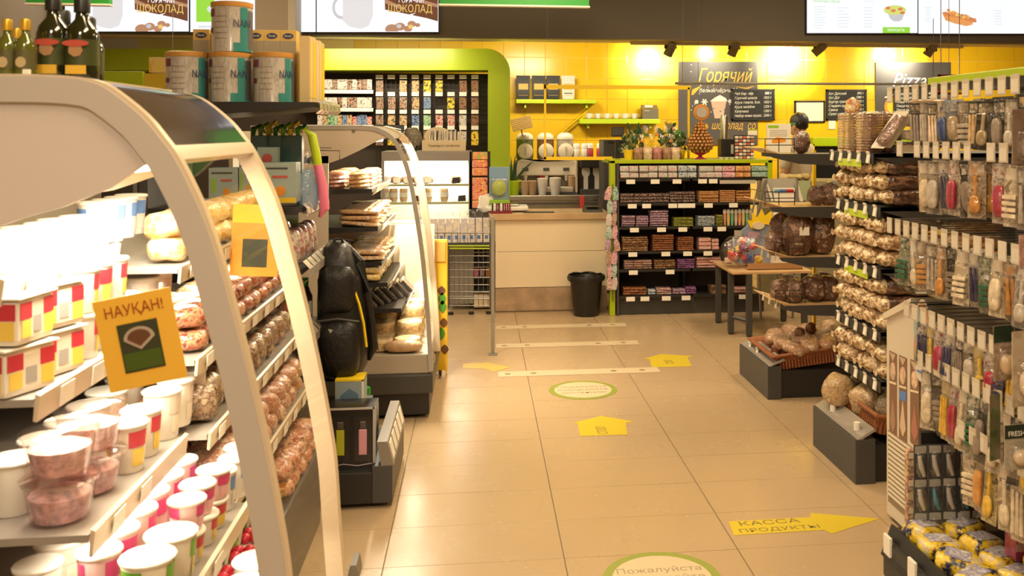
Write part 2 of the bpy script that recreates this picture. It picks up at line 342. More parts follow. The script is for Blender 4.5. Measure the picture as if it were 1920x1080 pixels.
struct(MB().box(p1.x, p1.x+.06, YBH-.3, YBH, p0.z, ZC).build('trim_4', mat('boxed_duct_edge', (.5, .45, .38), .6)))

# green signs hanging in front of the bulkhead
for (u0, u1, vb, lb) in [(48, 205, 5, 'left one, green edge of a hanging sign at the top left'), (824, 1105, 7, 'longer green hanging sign with a pale edge, above the aisle')]:
    a, b = PY(u0, vb, 7.2), PY(u1, vb, 7.2)
    t = thing('hanging_sign', lb, 'sign', (a.x, 7.2, a.z)); MB().box(a.x, b.x, 7.2, 7.26, a.z, a.z+.34, bev=.004).wp('sign_board', mat('sign_green', (.03, .32, .05), .4), t)
    MB().box(a.x-.004, b.x+.004, 7.195, 7.265, a.z-.012, a.z+.001).wp('sign_rim', M['paper'], t)
    for q in (a.x+.1, b.x-.1): MB().tube([(q, 7.23, a.z+.34), (q, 7.23, ZC)], .003).wp('suspension_wire', M['wire'], t)
for u, lb in [(1026, 'thin wire hanging before the bulkhead, nearest the green sign'), (1280, 'thin wire hanging left of the rail end'), (1309, 'thin wire hanging right of its neighbour, above the rail'), (1779, 'thin wire hanging before the hot dog screen'), (324, 'thin wire hanging in front of the left chocolate screen')]:
    v = {1026: 75, 1280: 155, 1309: 155, 1779: 155, 324: 95}[u]; a = PY(u, v, 8.2)
    tag(MB().tube([(a.x, 8.2, a.z), (a.x, 8.2, ZC)], .0022, 5).build('hanging_wire', M['wire']), lb, 'wire')

# ---------------------------------------------------------------- spotlights on a track
YT = 9.15
a, b = PY(1182, 72, YT), PY(1805, 72, YT)
tag(MB().box(a.x, b.x, YT-.02, YT+.02, 2.345, 2.375).build('light_track', M['cream']), 'long pale lighting track under the bulkhead holding the spotlights', 'track')
for i, (u, v, dx, lb) in enumerate([(1257, 92, -.35, 'first spotlight from the left on the track, tilted down'), (1376, 92, -.3, 'spotlight above the poster of the paper cup'), (1536, 92, -.9, 'spotlight tilted far to the left, over the white notice'), (1745, 93, -.5, 'rightmost spotlight, above the pizza board')]):
    p = PY(u, v, YT); top = Vector((p.x+.0, YT, 2.345)); t = thing('track_spotlight', lb, 'lamp', top, 'spotlights on the track')
    MB().box(-.06, .06, -.018, .018, -.035, 0).build('track_adapter', M['black'], t)
    MB().tube([(0, 0, -.035), (0, 0, p.z-2.345+.04)], .006).build('stem', M['grey'], t)
    d = Vector((dx*.9, .25, -.75)).normalized(); rt = d.to_track_quat('-Z', 'Y').to_matrix().to_4x4(); c = p-top
    Mx = Matrix.Translation(c) @ rt
    MB().lathe([(.028, .075), (.042, .07), (.045, .02)], 16, M=Mx).build('spotlight_body', M['grey'], t)
    MB().lathe([(.046, .02), (.046, -.07), (.038, -.072), (.03, -.05)], 16, M=Mx).build('spotlight_head', mat('spot_olive', (.25, .22, .15), .4), t)
    MB().lathe([(.034, -.06), (.02, -.062)], 12, M=Mx).build('spotlight_lens', glow('lens', (1, .85, .6), 3), t)
for (x, u, v, pw) in [(0, 1219, 112, 26), (0, 1331, 104, 11), (0, 1478, 105, 105), (0, 1678, 104, 30)]:
    q = PY(u, v, YW-.01); spot('track_spot_light', (q.x+.05, YW-.42, q.z+.05), (q.x, YW, q.z), pw*3.6, math.radians(105), (1, .92, .7), 1)
for u, v in [(1500, 82), (1569, 80)]:
    p = PY(u, v, 9.4); tag(MB().box(p.x-.015, p.x+.015, 9.36, 9.42, p.z, 2.375).tube([(p.x, 9.39, p.z+.01), (p.x-.04, 9.37, p.z+.02)], .01).build('ceiling_sensor', M['black']), 'small black clip-like sensor under the soffit, %s of the tilted spotlight' % ('left' if u == 1500 else 'right'), 'sensor')

# ---------------------------------------------------------------- boards on the yellow wall
YB0 = YW-.012
def board(name, u0, v0, u1, v1, m, label, cat, frame=None, Y=YB0, th=.014):
    c = PY((u0+u1)/2, v1, Y); t = thing(name, label, cat, (c.x, Y, c.z))
    flat('board_face', rect(u0, v0, u1, v1), Y, th, m, t)
    if frame:
        for r_ in (rect(u0-2, v0-2, u1+2, v0+1), rect(u0-2, v1-1, u1+2, v1+2), rect(u0-2, v0-2, u0+1, v1+2), rect(u1-1, v0-2, u1+2, v1+2)): flat('frame_bar', r_, Y, th+.006, frame, t)
    return t, Y-th-.001
t, Y = board('hot_drinks_poster', 1272, 116, 1420, 272, M['slate'], 'tall dark poster with gold script and a drawn paper cup', 'poster')
text_at('Горячий', 1358, 143, Y, 26, M['gold'], t, sx=.72, shear=.35); text_at('белый/чёрный', 1344, 170, Y, 8, M['chalk'], t, sx=.9, shear=.2)
text_at('шоколад  со', 1375, 236, Y, 15, M['gold'], t, sx=.7, shear=.3)
flat('gold_flourish', [(1298, 168), (1316, 160), (1300, 178), (1296, 178)], Y, .001, M['gold'], t); flat('gold_flourish', [(1378, 162), (1400, 168), (1416, 161), (1400, 164)], Y, .001, M['gold'], t)
flat('drawn_cup', [(1333, 190), (1362, 190), (1356, 222), (1340, 222)], Y, .001, mat('cup_beige', (.62, .45, .35), .6), t); flat('drawn_lid', [(1331, 190), (1364, 190), (1361, 184), (1350, 178), (1340, 183)], Y-.001, .001, M['chalk'], t)
for i in range(26): a, b = R.uniform(1278, 1416), R.uniform(120, 215); flat('painted_dot', oval(a, b, 1.1, 1.1, 6), Y, .001, M['chalk'], t)
for a, b, r_ in [(1321, 191, 6), (1306, 191, 4), (1369, 190, 4)]:
    for k in range(3): ca, sa = math.cos(k*PI/3), math.sin(k*PI/3); flat('snowflake_bar', [(a-ca*r_-sa*1.2, b-sa*r_+ca*1.2), (a+ca*r_-sa*1.2, b+sa*r_+ca*1.2), (a+ca*r_+sa*1.2, b+sa*r_-ca*1.2), (a-ca*r_+sa*1.2, b-sa*r_-ca*1.2)], Y-.0002*k, .001, M['chalk'], t)
def chalk_lines(t, Y, u0, u1, v0, dv, lines, h=5.2):
    for i, (a, b) in enumerate(lines):
        text_at(a, u0, v0+i*dv, Y, h, M['chalk'], t, sx=.82, shear=.3, align='LEFT', roll=.02); text_at(b, u1, v0+i*dv-1, Y, h, M['chalk'], t, sx=.8, shear=.3, align='RIGHT')
t, Y = board('chalkboard', 1373, 169, 1450, 224, M['board'], 'black price chalkboard overlapping the poster of the cup', 'chalkboard', M['black'], YB0-.02)
chalk_lines(t, Y, 1377, 1446, 176, 8.3, [('Чай Бер. чёр.', '888 т'), ('Горячий шокол.', '1055 т'), ('Круж глинтв. Бол.', '1050 т'), ('Круж маффин', '1250 т'), ('Капучино', '1200 т'), ('Набор мини круас.', '2500 т')])
t, Y = board('white_notice', 1491, 191, 1544, 228, M['paper'], 'blank white notice in a thin black frame behind the seller', 'notice', M['black'])
t, Y = board('chalkboard', 1550, 170, 1622, 224, M['board'], 'black price chalkboard behind the upright crispbreads', 'chalkboard', M['black'])
chalk_lines(t, Y, 1553, 1619, 176, 7.6, [('Хот Датский', '890 т'), ('Хот Дог', '1080 т'), ('Бургер гриль', '990 т'), ('Сэндвич кур.', '950 т'), ('Самса', '450 т'), ('Салат цезарь', '800 т')])
t, Y = board('small_paper_notice', 1553, 226, 1566, 242, M['paper'], 'small white paper pinned under the second chalkboard', 'notice')
t, Y = board('pizza_board', 1641, 117, 1782, 215, M['slate'], 'large dark board with the word Pizza in white script', 'sign')
text_at('Pizza', 1704, 151, Y, 27, M['chalk'], t, sx=.95, shear=.35); flat('underline_stroke', [(1658, 182), (1690, 170), (1700, 172), (1690, 174), (1660, 184)], Y, .001, M['chalk'], t)
flat('drawn_pizza', oval(1680, 200, 22, 20, 20), Y, .001, M['orange'], t); flat('drawn_pizza_middle', oval(1680, 200, 17, 15, 16), Y-.001, .001, M['yel'], t)
t, Y = board('chalkboard', 1677, 169, 1756, 224, M['board'], 'black price chalkboard on the lower half of the pizza board', 'chalkboard', M['black'], YB0-.02)
chalk_lines(t, Y, 1680, 1752, 176, 7.6, [('Пицца Пеп.', '400 т'), ('Пицца Маргар.', '450 т'), ('Пицца 4 сыра', '490 т'), ('Пицца кур.', '450 т'), ('Пицца гриб', '450 т'), ('Набор', '900 т')])
# maroon framed sign and lime fascia over the hooks, far right
t, Y = board('maroon_framed_sign', 1760, 142, 1803, 175, M['yel'], 'yellow sign in a maroon frame above the hanging goods', 'sign', M['maroon'], 6.0)
tag(MB().box(1.93, 1.97, 2.3, 3.9, 1.695, 1.73, bev=.004).build('lime_fascia', M['lime']), 'lime green shelf topper behind the hanging goods, top right', 'topper')
for u_ in (1764, 1799): q = PY(u_, 144, 6.0); MB().tube([(q.x, 6.0, q.z), (q.x, 6.0, ZC)], .003).wp('suspension_wire', M['wire'], t)
# the long grey rail
a, b = PY(1266, 156, 8.0), PY(1760, 158, 8.0)
t = thing('serving_rail', 'long thin grey rail with a fringe of small hooks across the boards', 'rail', (a.x, 8.0, a.z))
MB().tube([(a.x, 8, a.z), (b.x, 8, b.z)], .012).wp('rail_tube', M['grey'], t)
m_ = MB()
for i in range(46): q = a.lerp(b, i/46*.42); m_.box(q.x-.002, q.x+.002, 7.998, 8.002, q.z-.04, q.z)
o = m_.wp('hook_fringe', M['grey'], t); o['kind'] = 'stuff'
for u in (1280, 1750): q = PY(u, 156, 8.0); MB().tube([(q.x, 8, q.z), (q.x, 8, 2.5)], .003).wp('rail_wire', M['wire'], t)

# ---------------------------------------------------------------- lime portal and the cigarette wall behind it
YG = 9.3
def corner(cx, cy, r, n=8): return [(cx+r*math.sin(PI/2*i/n), cy-r*math.cos(PI/2*i/n)) for i in range(n+1)]
t = thing('lime_portal', 'big lime green rounded frame around the dark rack of small packs', 'frame', (PY(935, 600, YG).x, YG, 0))
MB().prism(pp([(0, 92)]+corner(912, 136, 44)+[(956, 590), (915, 590), (915, 132), (0, 132)], YG), 'y', YG-.05, YG+.35).wp('portal_frame', M['lime'], t)
q0, q1 = PY(0, 132, YG+.3), PY(915, 590, YG+.3)
MB().box(q0.x, q1.x, YG+.3, YG+.34, .05, q0.z).wp('portal_back', mat('dark_brown_back', (.035, .022, .014), .6), t)
YR = YG+.22
# wire rack grid
t = thing('wire_rack', 'black wire grid rack holding hanging packs inside the lime frame', 'rack', (PY(800, 400, YR).x, YR, .6))
m_ = MB()
for i in range(24): p = PY(706+i*9, 140, YR); m_.box(p.x-.002, p.x+.002, YR, YR+.004, .9, p.z)
for i in range(26): p, q = PY(706, 140+i*9, YR), PY(913, 140+i*9, YR); m_.box(p.x, q.x, YR, YR+.004, p.z-.002, p.z+.002)
m_.wp('wire_grid', M['black'], t)['kind'] = 'stuff'
PK = [prnt('pack_dark_a', [(.03, .02, .02), (.3, .12, .06), (.5, .4, .3), (.04, .03, .03)], 26), prnt('pack_dark_b', [(.05, .03, .02), (.4, .3, .2), (.12, .03, .02)], 30), prnt('pack_amber', [(.4, .2, .03), (.65, .5, .3), (.1, .04, .02)], 26),
      prnt('pack_yellow', [(.85, .55, .03), (.85, .6, .05), (.05, .04, .02)], 24), prnt('pack_brown', [(.18, .08, .04), (.35, .18, .09), (.08, .03, .02)], 30), prnt('pack_blue', [(.05, .1, .25), (.25, .35, .5), (.02, .04, .12)], 26), prnt('pack_green', [(.03, .3, .12), (.5, .6, .4), (.02, .15, .05)], 26), prnt('pack_red', [(.5, .04, .05), (.7, .5, .4), (.25, .01, .02)], 26), prnt('pack_white', [(.7, .66, .6), (.45, .4, .38), (.75, .7, .62), (.2, .15, .15)], 30)]
NM = ['dark', 'dark brown', 'amber', 'yellow', 'brown', 'blue', 'green', 'red', 'white']
grid = ['0.011 3321'.replace(' ', ''), ]
rows = [(145, 172, [1, None, 2, 2, 3, 3, None, 4, 4]), (177, 200, [1, 0, 0, 2, 5, None, 3, 4, 4]), (210, 232, [0, 2, 2, 5, 6, 7, 7, 8, 4]), (240, 268, [1, 3, 0, 1, 1, 0, 8, 8, 3])]
for r_, (v0, v1, ks) in enumerate(rows):
    for c_, k in enumerate(ks):
        u = 712+c_*22.3; a = PY(u, v0, YR-.03); wv = .048; hz = (v1-v0)*YR/FPX
        t = thing('hook_with_tag', 'black hook with white price tag, %s along %s row of the wire rack' % (nth(c_), nth(r_)), 'hook', (a.x, YR-.03, a.z), 'tagged hooks on the wire rack')
        MB().tube([(0, .035, -.01), (0, -.03, 0)], .002, 4).build('hook_wire', M['black'], t); MB().box(-.035, .035, -.036, -.033, -.018, .022).build('price_tag', M['paper'], t)
        if k is None: continue
        me = cached(('hp', k, r_), lambda: MB().box(-wv*.75, wv*.75, -.012, .012, -hz, -.008, bev=.004).mesh('pack', PK[k]))
        tag(inst('hanging_pack', me, None, (a.x, YR-.035, a.z-.022), (0, R.uniform(-.05, .05), 0)), '%s hanging pack, %s along %s row of the wire rack' % (NM[k], nth(c_), nth(r_)), 'pack', 'packs hanging on the wire rack')
# cigarette shelves, left bay
t = thing('cigarette_shelf_unit', 'dark shelf unit with white price strips left of the wire rack', 'shelf', (PY(600, 400, YR).x, YR, 0))
SV = [168, 202, 234]
for v in SV:
    a, b = PY(560, v, YR-.1), PY(700, v, YR-.1)
    MB().box(a.x, b.x, YR-.1, YR+.07, a.z-.01, a.z).wp('shelf', M['black'], t); MB().box(a.x, b.x, YR-.115, YR-.1, a.z-.036, a.z-.001).wp('price_strip', M['paper'], t)
for i, v in enumerate(SV):
    for j in range(11):
        a = PY(600+j*9.3, v, YR-.06); k = R.choice([8, 8, 1, 0, 8] if i < 2 else [2, 5, 7, 8, 6])
        me = cached(('cig', k), lambda: MB().box(-.023, .023, -.012, .012, 0, .1 if k != 7 else .08, bev=.002).mesh('pack', PK[k]))
        tag(inst('cigarette_pack', me, None, (a.x, YR-.06, a.z), (0, 0, R.uniform(-.1, .1))), '%s small upright pack, %s from the left on the %s dark shelf' % (NM[k], nth(j), nth(i)), 'pack', 'small packs on the dark shelves')
# black promo card between
t, Y = board('black_promo_card', 700, 234, 758, 262, M['board'], 'black card with a white swoosh above the curved cabinet', 'card', None, 9.3)
for k in range(5): flat('swoosh', [(703, 240+k*4), (725, 236+k*4), (752, 242+k*4), (752, 243.6+k*4), (725, 238+k*4), (703, 242+k*4)], Y, .001, M['chalk'], t)

# ---------------------------------------------------------------- shelves on the yellow wall with coffee bags and cups
YC = YW-.24
for (u0, u1, v0, v1, lb) in [(968, 1118, 186, 194, 'lime green wall shelf carrying the coffee bags'), (1087, 1238, 223, 232, 'lime green wall shelf carrying the white cups')]:
    a, b = PY(u0, v0, YC), PY(u1, v1, YC)
    t = thing('wall_shelf', lb, 'shelf', (a.x, YC, b.z)); MB().box(a.x, b.x, YC, YW-.009, b.z, a.z, bev=.003).wp('shelf_board', M['limelite'], t)
    for q in (a.x+.1, b.x-.1): MB().box(q-.01, q+.01, YC+.05, YW-.009, b.z-.05, b.z).wp('shelf_bracket', M['limelite'], t)
for i, (u, k) in enumerate([(981, 0), (1010, 0), (1037, 0), (1065, 1)]):
    a = PY(u, 186, YC+.08)
    t = thing('coffee_bag', ['black coffee bag with a gold label, leftmost on the lime shelf', 'black coffee bag with gold label, second on the lime shelf', 'black coffee bag with gold label beside the silver one', 'silver coffee bag with a gold label, rightmost on the lime shelf'][i], 'coffee bag', a, 'coffee bags')
    m = mat('foil_black', (.02, .018, .016), .55) if k == 0 else mat('foil_silver', (.65, .62, .56), .5)
    MB().rings([[(x*w_, y*d_, z) for x, y in ((-1, -1), (1, -1), (1, 1), (-1, 1))] for w_, d_, z in ((.062, .03, 0), (.068, .035, .05), (.07, .028, .16), (.075, .008, .235), (.078, .004, .26))]).build('bag', m, t, angle=15)
    MB().rings([[(x, -.0345+.0*z-(0 if z < .1 else -.006), z) for x in (-.052, .052)]+[(x, -.028, z) for x in (.052, -.052)] for z in (.04, .17)]).build('bag_label', mat('gold_label', (.65, .42, .1), .6), t)
    MB().box(-.045, .045, -.0375, -.035, .06, .068).build('label_stripe', M['black'], t)
for i in range(6):
    a = PY(1104+i*17, 223, YC+.08+.05*(i % 2)); a.z = PY(1104, 223, YC).z
    t = thing('coffee_cup', 'white coffee cup on saucer, %s from the left on the lime shelf' % nth(i), 'cup', a, 'white cups on the lime shelf')
    MB().lathe([(.03, 0), (.055, .006), (.058, .01), (.03, .008)], 16).build('saucer', M['white'], t)
    MB().lathe([(.022, .01), (.034, .03), (.04, .062), (.037, .062), (.03, .03), (.018, .014)], 16).build('cup_body', M['white'], t)
    MB().tube([(.037, 0, .05), (.056, 0, .048), (.055, 0, .03), (.035, 0, .024)], .004).build('cup_handle', M['white'], t)
a = PY(1218, 223, YC+.1); a.z = PY(1104, 223, YC).z
t = thing('card_terminal_box', 'dark olive box device with slanted top at the end of the cup shelf', 'device', a)
MB().prism([(-.06, 0), (.06, 0), (.06, .15), (.04, .16), (-.05, .11)], 'x', -.09, .09).build('device_body', mat('olive_dark', (.12, .1, .05), .5), t); MB().box(-.06, .03, -.03, -.028, .13, .155).build('device_display', M['paper'], t); MB().box(-.07, -.01, -.062, -.06, .09, .095).build('device_stripe', M['paper'], t)

# yellow square-tube frame standing over the counter
t = thing('yellow_tube_frame', 'thin yellow square-tube frame standing over the serving counter', 'frame', PY(1022, 297, 7.95))
for p, q in [((1022, 161), (1022, 297)), ((1020, 161), (1293, 166)), ((1291, 166), (1291, 301)), ((1022, 296), (1146, 298))]:
    a, b = PY(*p, 7.95), PY(*q, 7.95); h_ = .0085
    MB().box(min(a.x, b.x)-h_, max(a.x, b.x)+h_, 7.94, 7.96, min(a.z, b.z)-h_, max(a.z, b.z)+h_).wp('frame_tube', M['yframe'], t)
# yellow diagonal brace under the coffee shelf
a, b = PY(1122, 190, YW-.08), PY(1046, 256, YW-.08)
tag(MB().tube([a, b], .012, 4).build('diagonal_stripe', M['yframe']), 'slanted yellow brace running down from the coffee bag shelf', 'stripe')  # thin yellow tube along a diagonal line of the wall
# ================================================================== SERVING BAR AT THE BACK
YBAR = 9.25
a, b = PY(955, 367, YBAR), PY(1150, 397, YBAR)
t = thing('steel_bar_counter', 'stainless steel bar counter under the drink machines', 'counter', (a.x, YBAR, 0))
MB().box(a.x, b.x+.0, YBAR, YBAR+.75, a.z-.05, a.z, bev=.004).wp('worktop', M['steel'], t)
MB().box(a.x+.02, b.x-.02, YBAR+.03, YBAR+.73, 0, a.z-.05).wp('counter_body', M['steel'], t)
MB().box(a.x, b.x, YBAR-.01, YBAR, a.z-.085, a.z-.075).wp('edge_line', M['dark'], t)
q = PY(1091, 380, YBAR-.012); MB().box(q.x-.022, q.x+.022, YBAR-.014, YBAR-.01, a.z-.17, a.z-.005).wp('red_strip', mat('red_strip', (.8, .06, .06), .5), t)
ZB = a.z
# drink dispenser with three hoppers
c = PY(1027, 367, YBAR+.25); t = thing('drink_dispenser', 'cream drink dispenser with three domed hoppers on the steel bar', 'dispenser', (c.x, YBAR+.25, ZB))
def wx(u): return PY(u, 300, YBAR+.05).x-c.x
def wz(v): return PY(1027, v, YBAR+.05).z-ZB
cm = mat('dispenser_cream', (.62, .55, .45), .35)
MB().box(wx(970), wx(1084), -.0, .3, wz(331), wz(304), bev=.01).build('control_head', cm, t)
MB().box(wx(972), wx(1083), .18, .3, 0, wz(331)).build('rear_panel', cm, t)
MB().box(wx(969), wx(973), -.1, .3, 0, wz(303), bev=.003).build('side_panel', cm, t); MB().box(wx(1081), wx(1085), -.1, .3, 0, wz(303), bev=.003).build('side_panel', cm, t)
MB().box(wx(970), wx(1084), -.12, .3, 0, .02).build('drip_base', M['dark'], t)
for i, u in enumerate((987, 1027, 1065)):
    x = wx(u); hop = [mat('hopper_green', (.16, .2, .08), .25, coat=.4), mat('hopper_brown', (.22, .11, .06), .25, coat=.4), mat('hopper_grey', (.42, .36, .3), .25, coat=.4)][i]
    z0, z1, z2 = wz(303), wz(262), wz(249)
    h = MB().lathe([(.07, z0-.01), (.088, z0+.03), (.085, z1)], 20, (x, .12, 0)).build('hopper', hop, t)
    MB().lathe([(.088, z1), (.088, z1+.015), (.075, z1+.045), (.04, z2+.0)], 20, (x, .12, 0)).build('hopper_lid', cm, t)
    Mx = Matrix.Translation((x, .03, wz(284))) @ Matrix.Rotation(PI/2, 4, 'X')
    MB().lathe([(.07, -.01), (.078, .0), (.078, .012), (.06, .02)], 22, M=Mx).build('round_dial', mat('dial_cream', (.75, .66, .52), .4), t)
    MB().box(x-.008, x+.008, .002, .012, wz(292), wz(276)).build('dial_bar', M['greyframe'], t)
    MB().box(x-.03, x+.03, -.008, 0, wz(322), wz(316)).build('display_slot', M['dark'], t)
    MB().lathe([(.018, 0), (.012, -.05)], 10, (x, -.03, wz(331))).build('spout', cm, t)
    MB().box(x-.06, x+.06, -.11, .1, .02, .07, bev=.01).build('drip_tray', cm, t)
MB().prism([(wx(970), wz(304)), (wx(980), wz(299)), (wx(1008), wz(304)), (wx(1020), wz(299)), (wx(1046), wz(304)), (wx(1058), wz(299)), (wx(1084), wz(303))], 'y', -.01, 0).build('wavy_rim', cm, t)
def cupstack(u, n, m, lab, y=YBAR-.0, r=.045, v=381, step=.016):
    p = PY(u, v, 8.1) if v > 370 else PY(u, v, y); k = .14
    t = thing('cup_stack', lab, 'cups', (p.x, p.y, ZB if v <= 370 else p.z))
    for i in range(n):
        MB().lathe([(r*.72, 0), (r, .09), (r*1.06, .09), (r*1.06, .098), (r*.93, .096)], 14, (0, 0, i*step)).build('paper_cup', m, t)
cw, cr, cb = mat('cup_white', (.75, .7, .62), .5), mat('cup_red', (.45, .05, .07), .5), mat('cup_kraft', (.5, .33, .19), .5)
cupstack(1017, 5, cw, 'stack of white paper cups under the middle spout', YBAR+.12, .05, 367); cupstack(1018, 5, cr, 'stack of red paper cups behind the white ones', YBAR+.3, .045, 367, .03)
cupstack(1041, 6, cw, 'stack of white paper cups right of the red stack', YBAR+.1, .055, 367, .014); cupstack(1042, 4, cb, 'stack of kraft paper cups behind the right white stack', YBAR+.33, .045, 367, .03)
cupstack(984, 3, cb, 'low stack of kraft cups left under the dispenser', YBAR+.1, .045, 367, .02); cupstack(997, 3, cb, 'second low stack of kraft cups beside the left one', YBAR+.12, .05, 367, .02)
cupstack(1072, 5, cb, 'stack of kraft cups under the right spout', YBAR+.2, .035, 367, .02)
# black coffee machine
c = PY(1112, 367, YBAR+.2); t = thing('coffee_machine', 'black coffee machine with two white portafilter fronts on the bar', 'coffee machine', (c.x, c.y, ZB))
X0, X1 = PY(1086, 300, YBAR+.2).x-c.x, PY(1142, 300, YBAR+.2).x-c.x; zt = PY(1112, 297, YBAR+.2).z-ZB
MB().box(X0, X1, 0, .4, 0, zt, bev=.01).build('machine_body', M['black'], t); MB().box(X0, X1, -.15, 0, zt*.75, zt, bev=.01).build('group_head', M['black'], t); MB().box(X0, X1, -.15, 0, 0, .05).build('drip_grid', M['dark'], t)
for u in (1100, 1121):
    x = PY(u, 300, YBAR+.1).x-c.x
    MB().prism([(x-.04, .2)]+[(x+.04*math.cos(a_), .27+.04*math.sin(a_)) for a_ in [PI-PI*i/8 for i in range(9)]]+[(x+.04, .2), (x+.022, .17), (x+.022, .05), (x-.022, .05), (x-.022, .17)], 'y', -.03, -.01).build('white_front', cw, t)
for i, (u, v, m) in enumerate([(1081, 290, cw), (1096, 292, cw), (1106, 280, cr), (1125, 283, cr)]):
    p = PY(u, 297, YBAR+.3); q = thing('syrup_bottle', '%s bottle with white cap standing on the coffee machine' % ['white', 'small white', 'red', 'dark red'][i], 'bottle', (p.x, p.y, ZB+zt))
    MB().lathe([(.03, 0), (.036, .03), (.036, .09), (.02, .12)], 12).build('bottle_body', m, q); MB().lathe([(.034, .10), (.034, .14), (.028, .15)], 12).build('bottle_cap', M['white'], q)
# tilted pack of kraft lids
p = PY(978, 232, YBAR+.2); t = thing('kraft_cup_rack', 'tilted bundle of kraft cup sleeves above the green hopper', 'cups', p)
Mx = Matrix.Rotation(-.25, 4, 'Y')
for i in range(7): MB().box(-.1, .1, -.05, .05, -.06+i*.018, -.047+i*.018, bev=.002, M=Mx).build('sleeve', cb, t)
MB().tube([(0, .03, -.06), (.01, .03, -.12)], .008).build('bundle_stem', cb, t)
# pos terminal
p = PY(1158, 300, 8.05); t = thing('payment_terminal', 'black screen on a black pole standing behind the candy rack', 'terminal', (p.x, 8.05, .9))
z = lambda v: PY(1158, v, 8.05).z-.9
MB().box(-.02, .02, 0, .03, 0, z(262)).build('pole', M['black'], t); MB().box(-.055, .055, -.02, .03, z(256), z(238), bev=.004).build('screen_body', M['black'], t); MB().box(-.05, .05, -.022, -.02, z(254), z(240)).build('screen_face', M['dark'], t)
p = PY(1160, 300, 8.7); t = thing('receipt_printer', 'dark grey printer cabinet with small lit display behind the pole', 'device', (p.x, 8.7, .86))
z = lambda v: PY(1158, v, 8.7).z-.86
MB().box(-.14, .16, 0, .35, 0, z(262), bev=.01).build('printer_body', M['dark'], t); MB().box(-.15, .17, -.01, .36, -.86, 0).build('printer_cabinet', M['dark'], t); MB().box(.02, .09, -.004, 0, z(286), z(277)).build('display', M['paper'], t); MB().box(-.1, .12, -.01, 0, z(268), z(264)).build('paper_slot', M['black'], t)

# ---------------------------------------------------------------- checkout counter in front
YK = 7.87; a, b = PY(922, 403, YK), PY(1143, 403, YK); zt = .816
t = thing('checkout_counter', 'cream panelled counter with pale wooden top beside the waste bin', 'counter', (a.x, YK, 0))
MB().box(a.x-.02, b.x, YK-.03, YK+.5, zt-.05, zt, bev=.004).wp('worktop', mat('pale_wood_top', (.5, .34, .19), .4, var=.12, vs=6), t)
MB().box(a.x+.03, b.x-.02, YK+.02, YK+.48, .0, zt-.05).wp('counter_body', M['cream'], t)
MB().box(a.x+.03, b.x-.02, YK, YK+.018, .503, zt-.052, bev=.002).wp('front_panel', M['cream'], t); MB().box(a.x+.03, b.x-.02, YK, YK+.018, .205, .5, bev=.002).wp('front_panel', M['cream'], t)
MB().box(a.x+.03, b.x-.02, YK-.002, YK+.018, .012, .2, bev=.002).wp('kick_board', mat('kick_wood', (.36, .25, .16), .35, var=.3, vs=7), t)
t = thing('grey_post', 'thin grey metal post standing on the floor left of the counter', 'post', (.096, 6.394, 0))
MB().box(-.012, .012, -.012, .012, 0, 1.5-(405-246)*6.394/FPX*1.0, bev=.003).build('post_tube', M['grey'], t); MB().box(-.03, .03, -.03, .03, 0, .006).build('base_plate', M['grey'], t)
# waste bin
p = PZ(1097, 587)-Vector((0, .08, 0)); t = thing('waste_bin', 'black plastic waste bin with a bag over its rim', 'bin', (p.x, p.y, 0))
MB().lathe([(.1, .0), (.104, .01), (.13, .27), (.145, .3), (.148, .315), (.135, .315), (.122, .27), (.095, .02)], 28).build('bin_body', mat('bin_black', (.012, .011, .01), .35), t)
m_ = MB(); rs = []
for z_, rr in ((.325, .14), (.33, .15), (.31, .156), (.285, .15)): rs.append([(rr*math.cos(2*PI*i/36)+R.uniform(-.003, .003), rr*math.sin(2*PI*i/36), z_+R.uniform(-.006, .006)) for i in range(36)])
m_.rings(rs, 0, False, False).build('bin_bag', M['black_cloth'], t)
# things on the counter
ZK = zt
p = PY(950, 400, YK+.25); t = thing('kitchen_scale', 'flat white weighing scale on the counter', 'scale', (p.x, p.y, ZK))
MB().box(-.18, .18, -.12, .12, .012, .05, bev=.012).build('scale_base', M['white'], t); MB().box(-.14, .1, -.1, .1, .055, .064, bev=.004).build('scale_plate', M['steel'], t); MB().cyl((-.1, -.08, 0), .012, .014, 10).build('foot', M['black'], t); MB().cyl((.12, -.08, 0), .012, .014, 10).build('foot', M['black'], t)
p = PY(936, 396, YK+.3); t = thing('toy_display_box', 'blue toy display box with green ball under clear cover', 'toy box', (p.x, p.y, ZK+.066))
MB().box(-.085, .085, -.05, .05, 0, .03, bev=.004).build('box_tray', M['lgreen'], t); MB().box(-.085, .085, .035, .045, .03, .31, bev=.004).build('back_card', mat('sky_blue_card', (.22, .38, .6), .4), t); MB().blob((0, 0, .13), (.065, .035, .07), 2.2).build('toy_ball', mat('toy_green', (.35, .45, .03), .3), t)
MB().box(-.082, .082, -.048, .034, .03, .22, bev=.02).build('blister', M['film'], t)
p = PY(940, 398, YK+.05); t = thing('lighter_display', 'small tray of dark and white lighters on the counter edge', 'display', (p.x, p.y, ZK))
MB().box(-.09, .09, -.03, .05, 0, .02).build('tray', M['maroon'], t)
for i in range(9): MB().box(-.08+i*.018, -.067+i*.018, -.012, .012, .02, .085, bev=.003).build('lighter', [M['black'], M['paper'], M['maroon']][i % 3 if i < 6 else 2], t)
p = PY(908, 390, YK+.35); t = thing('paper_towel_stack', 'crumpled white paper bags left of the scale', 'paper bags', (p.x+.02, p.y, ZK)); MB().blob((0, 0, .07), (.07, .06, .07), 3, amp=.03, sc=14).build('crumpled_bag', M['paper'], t)
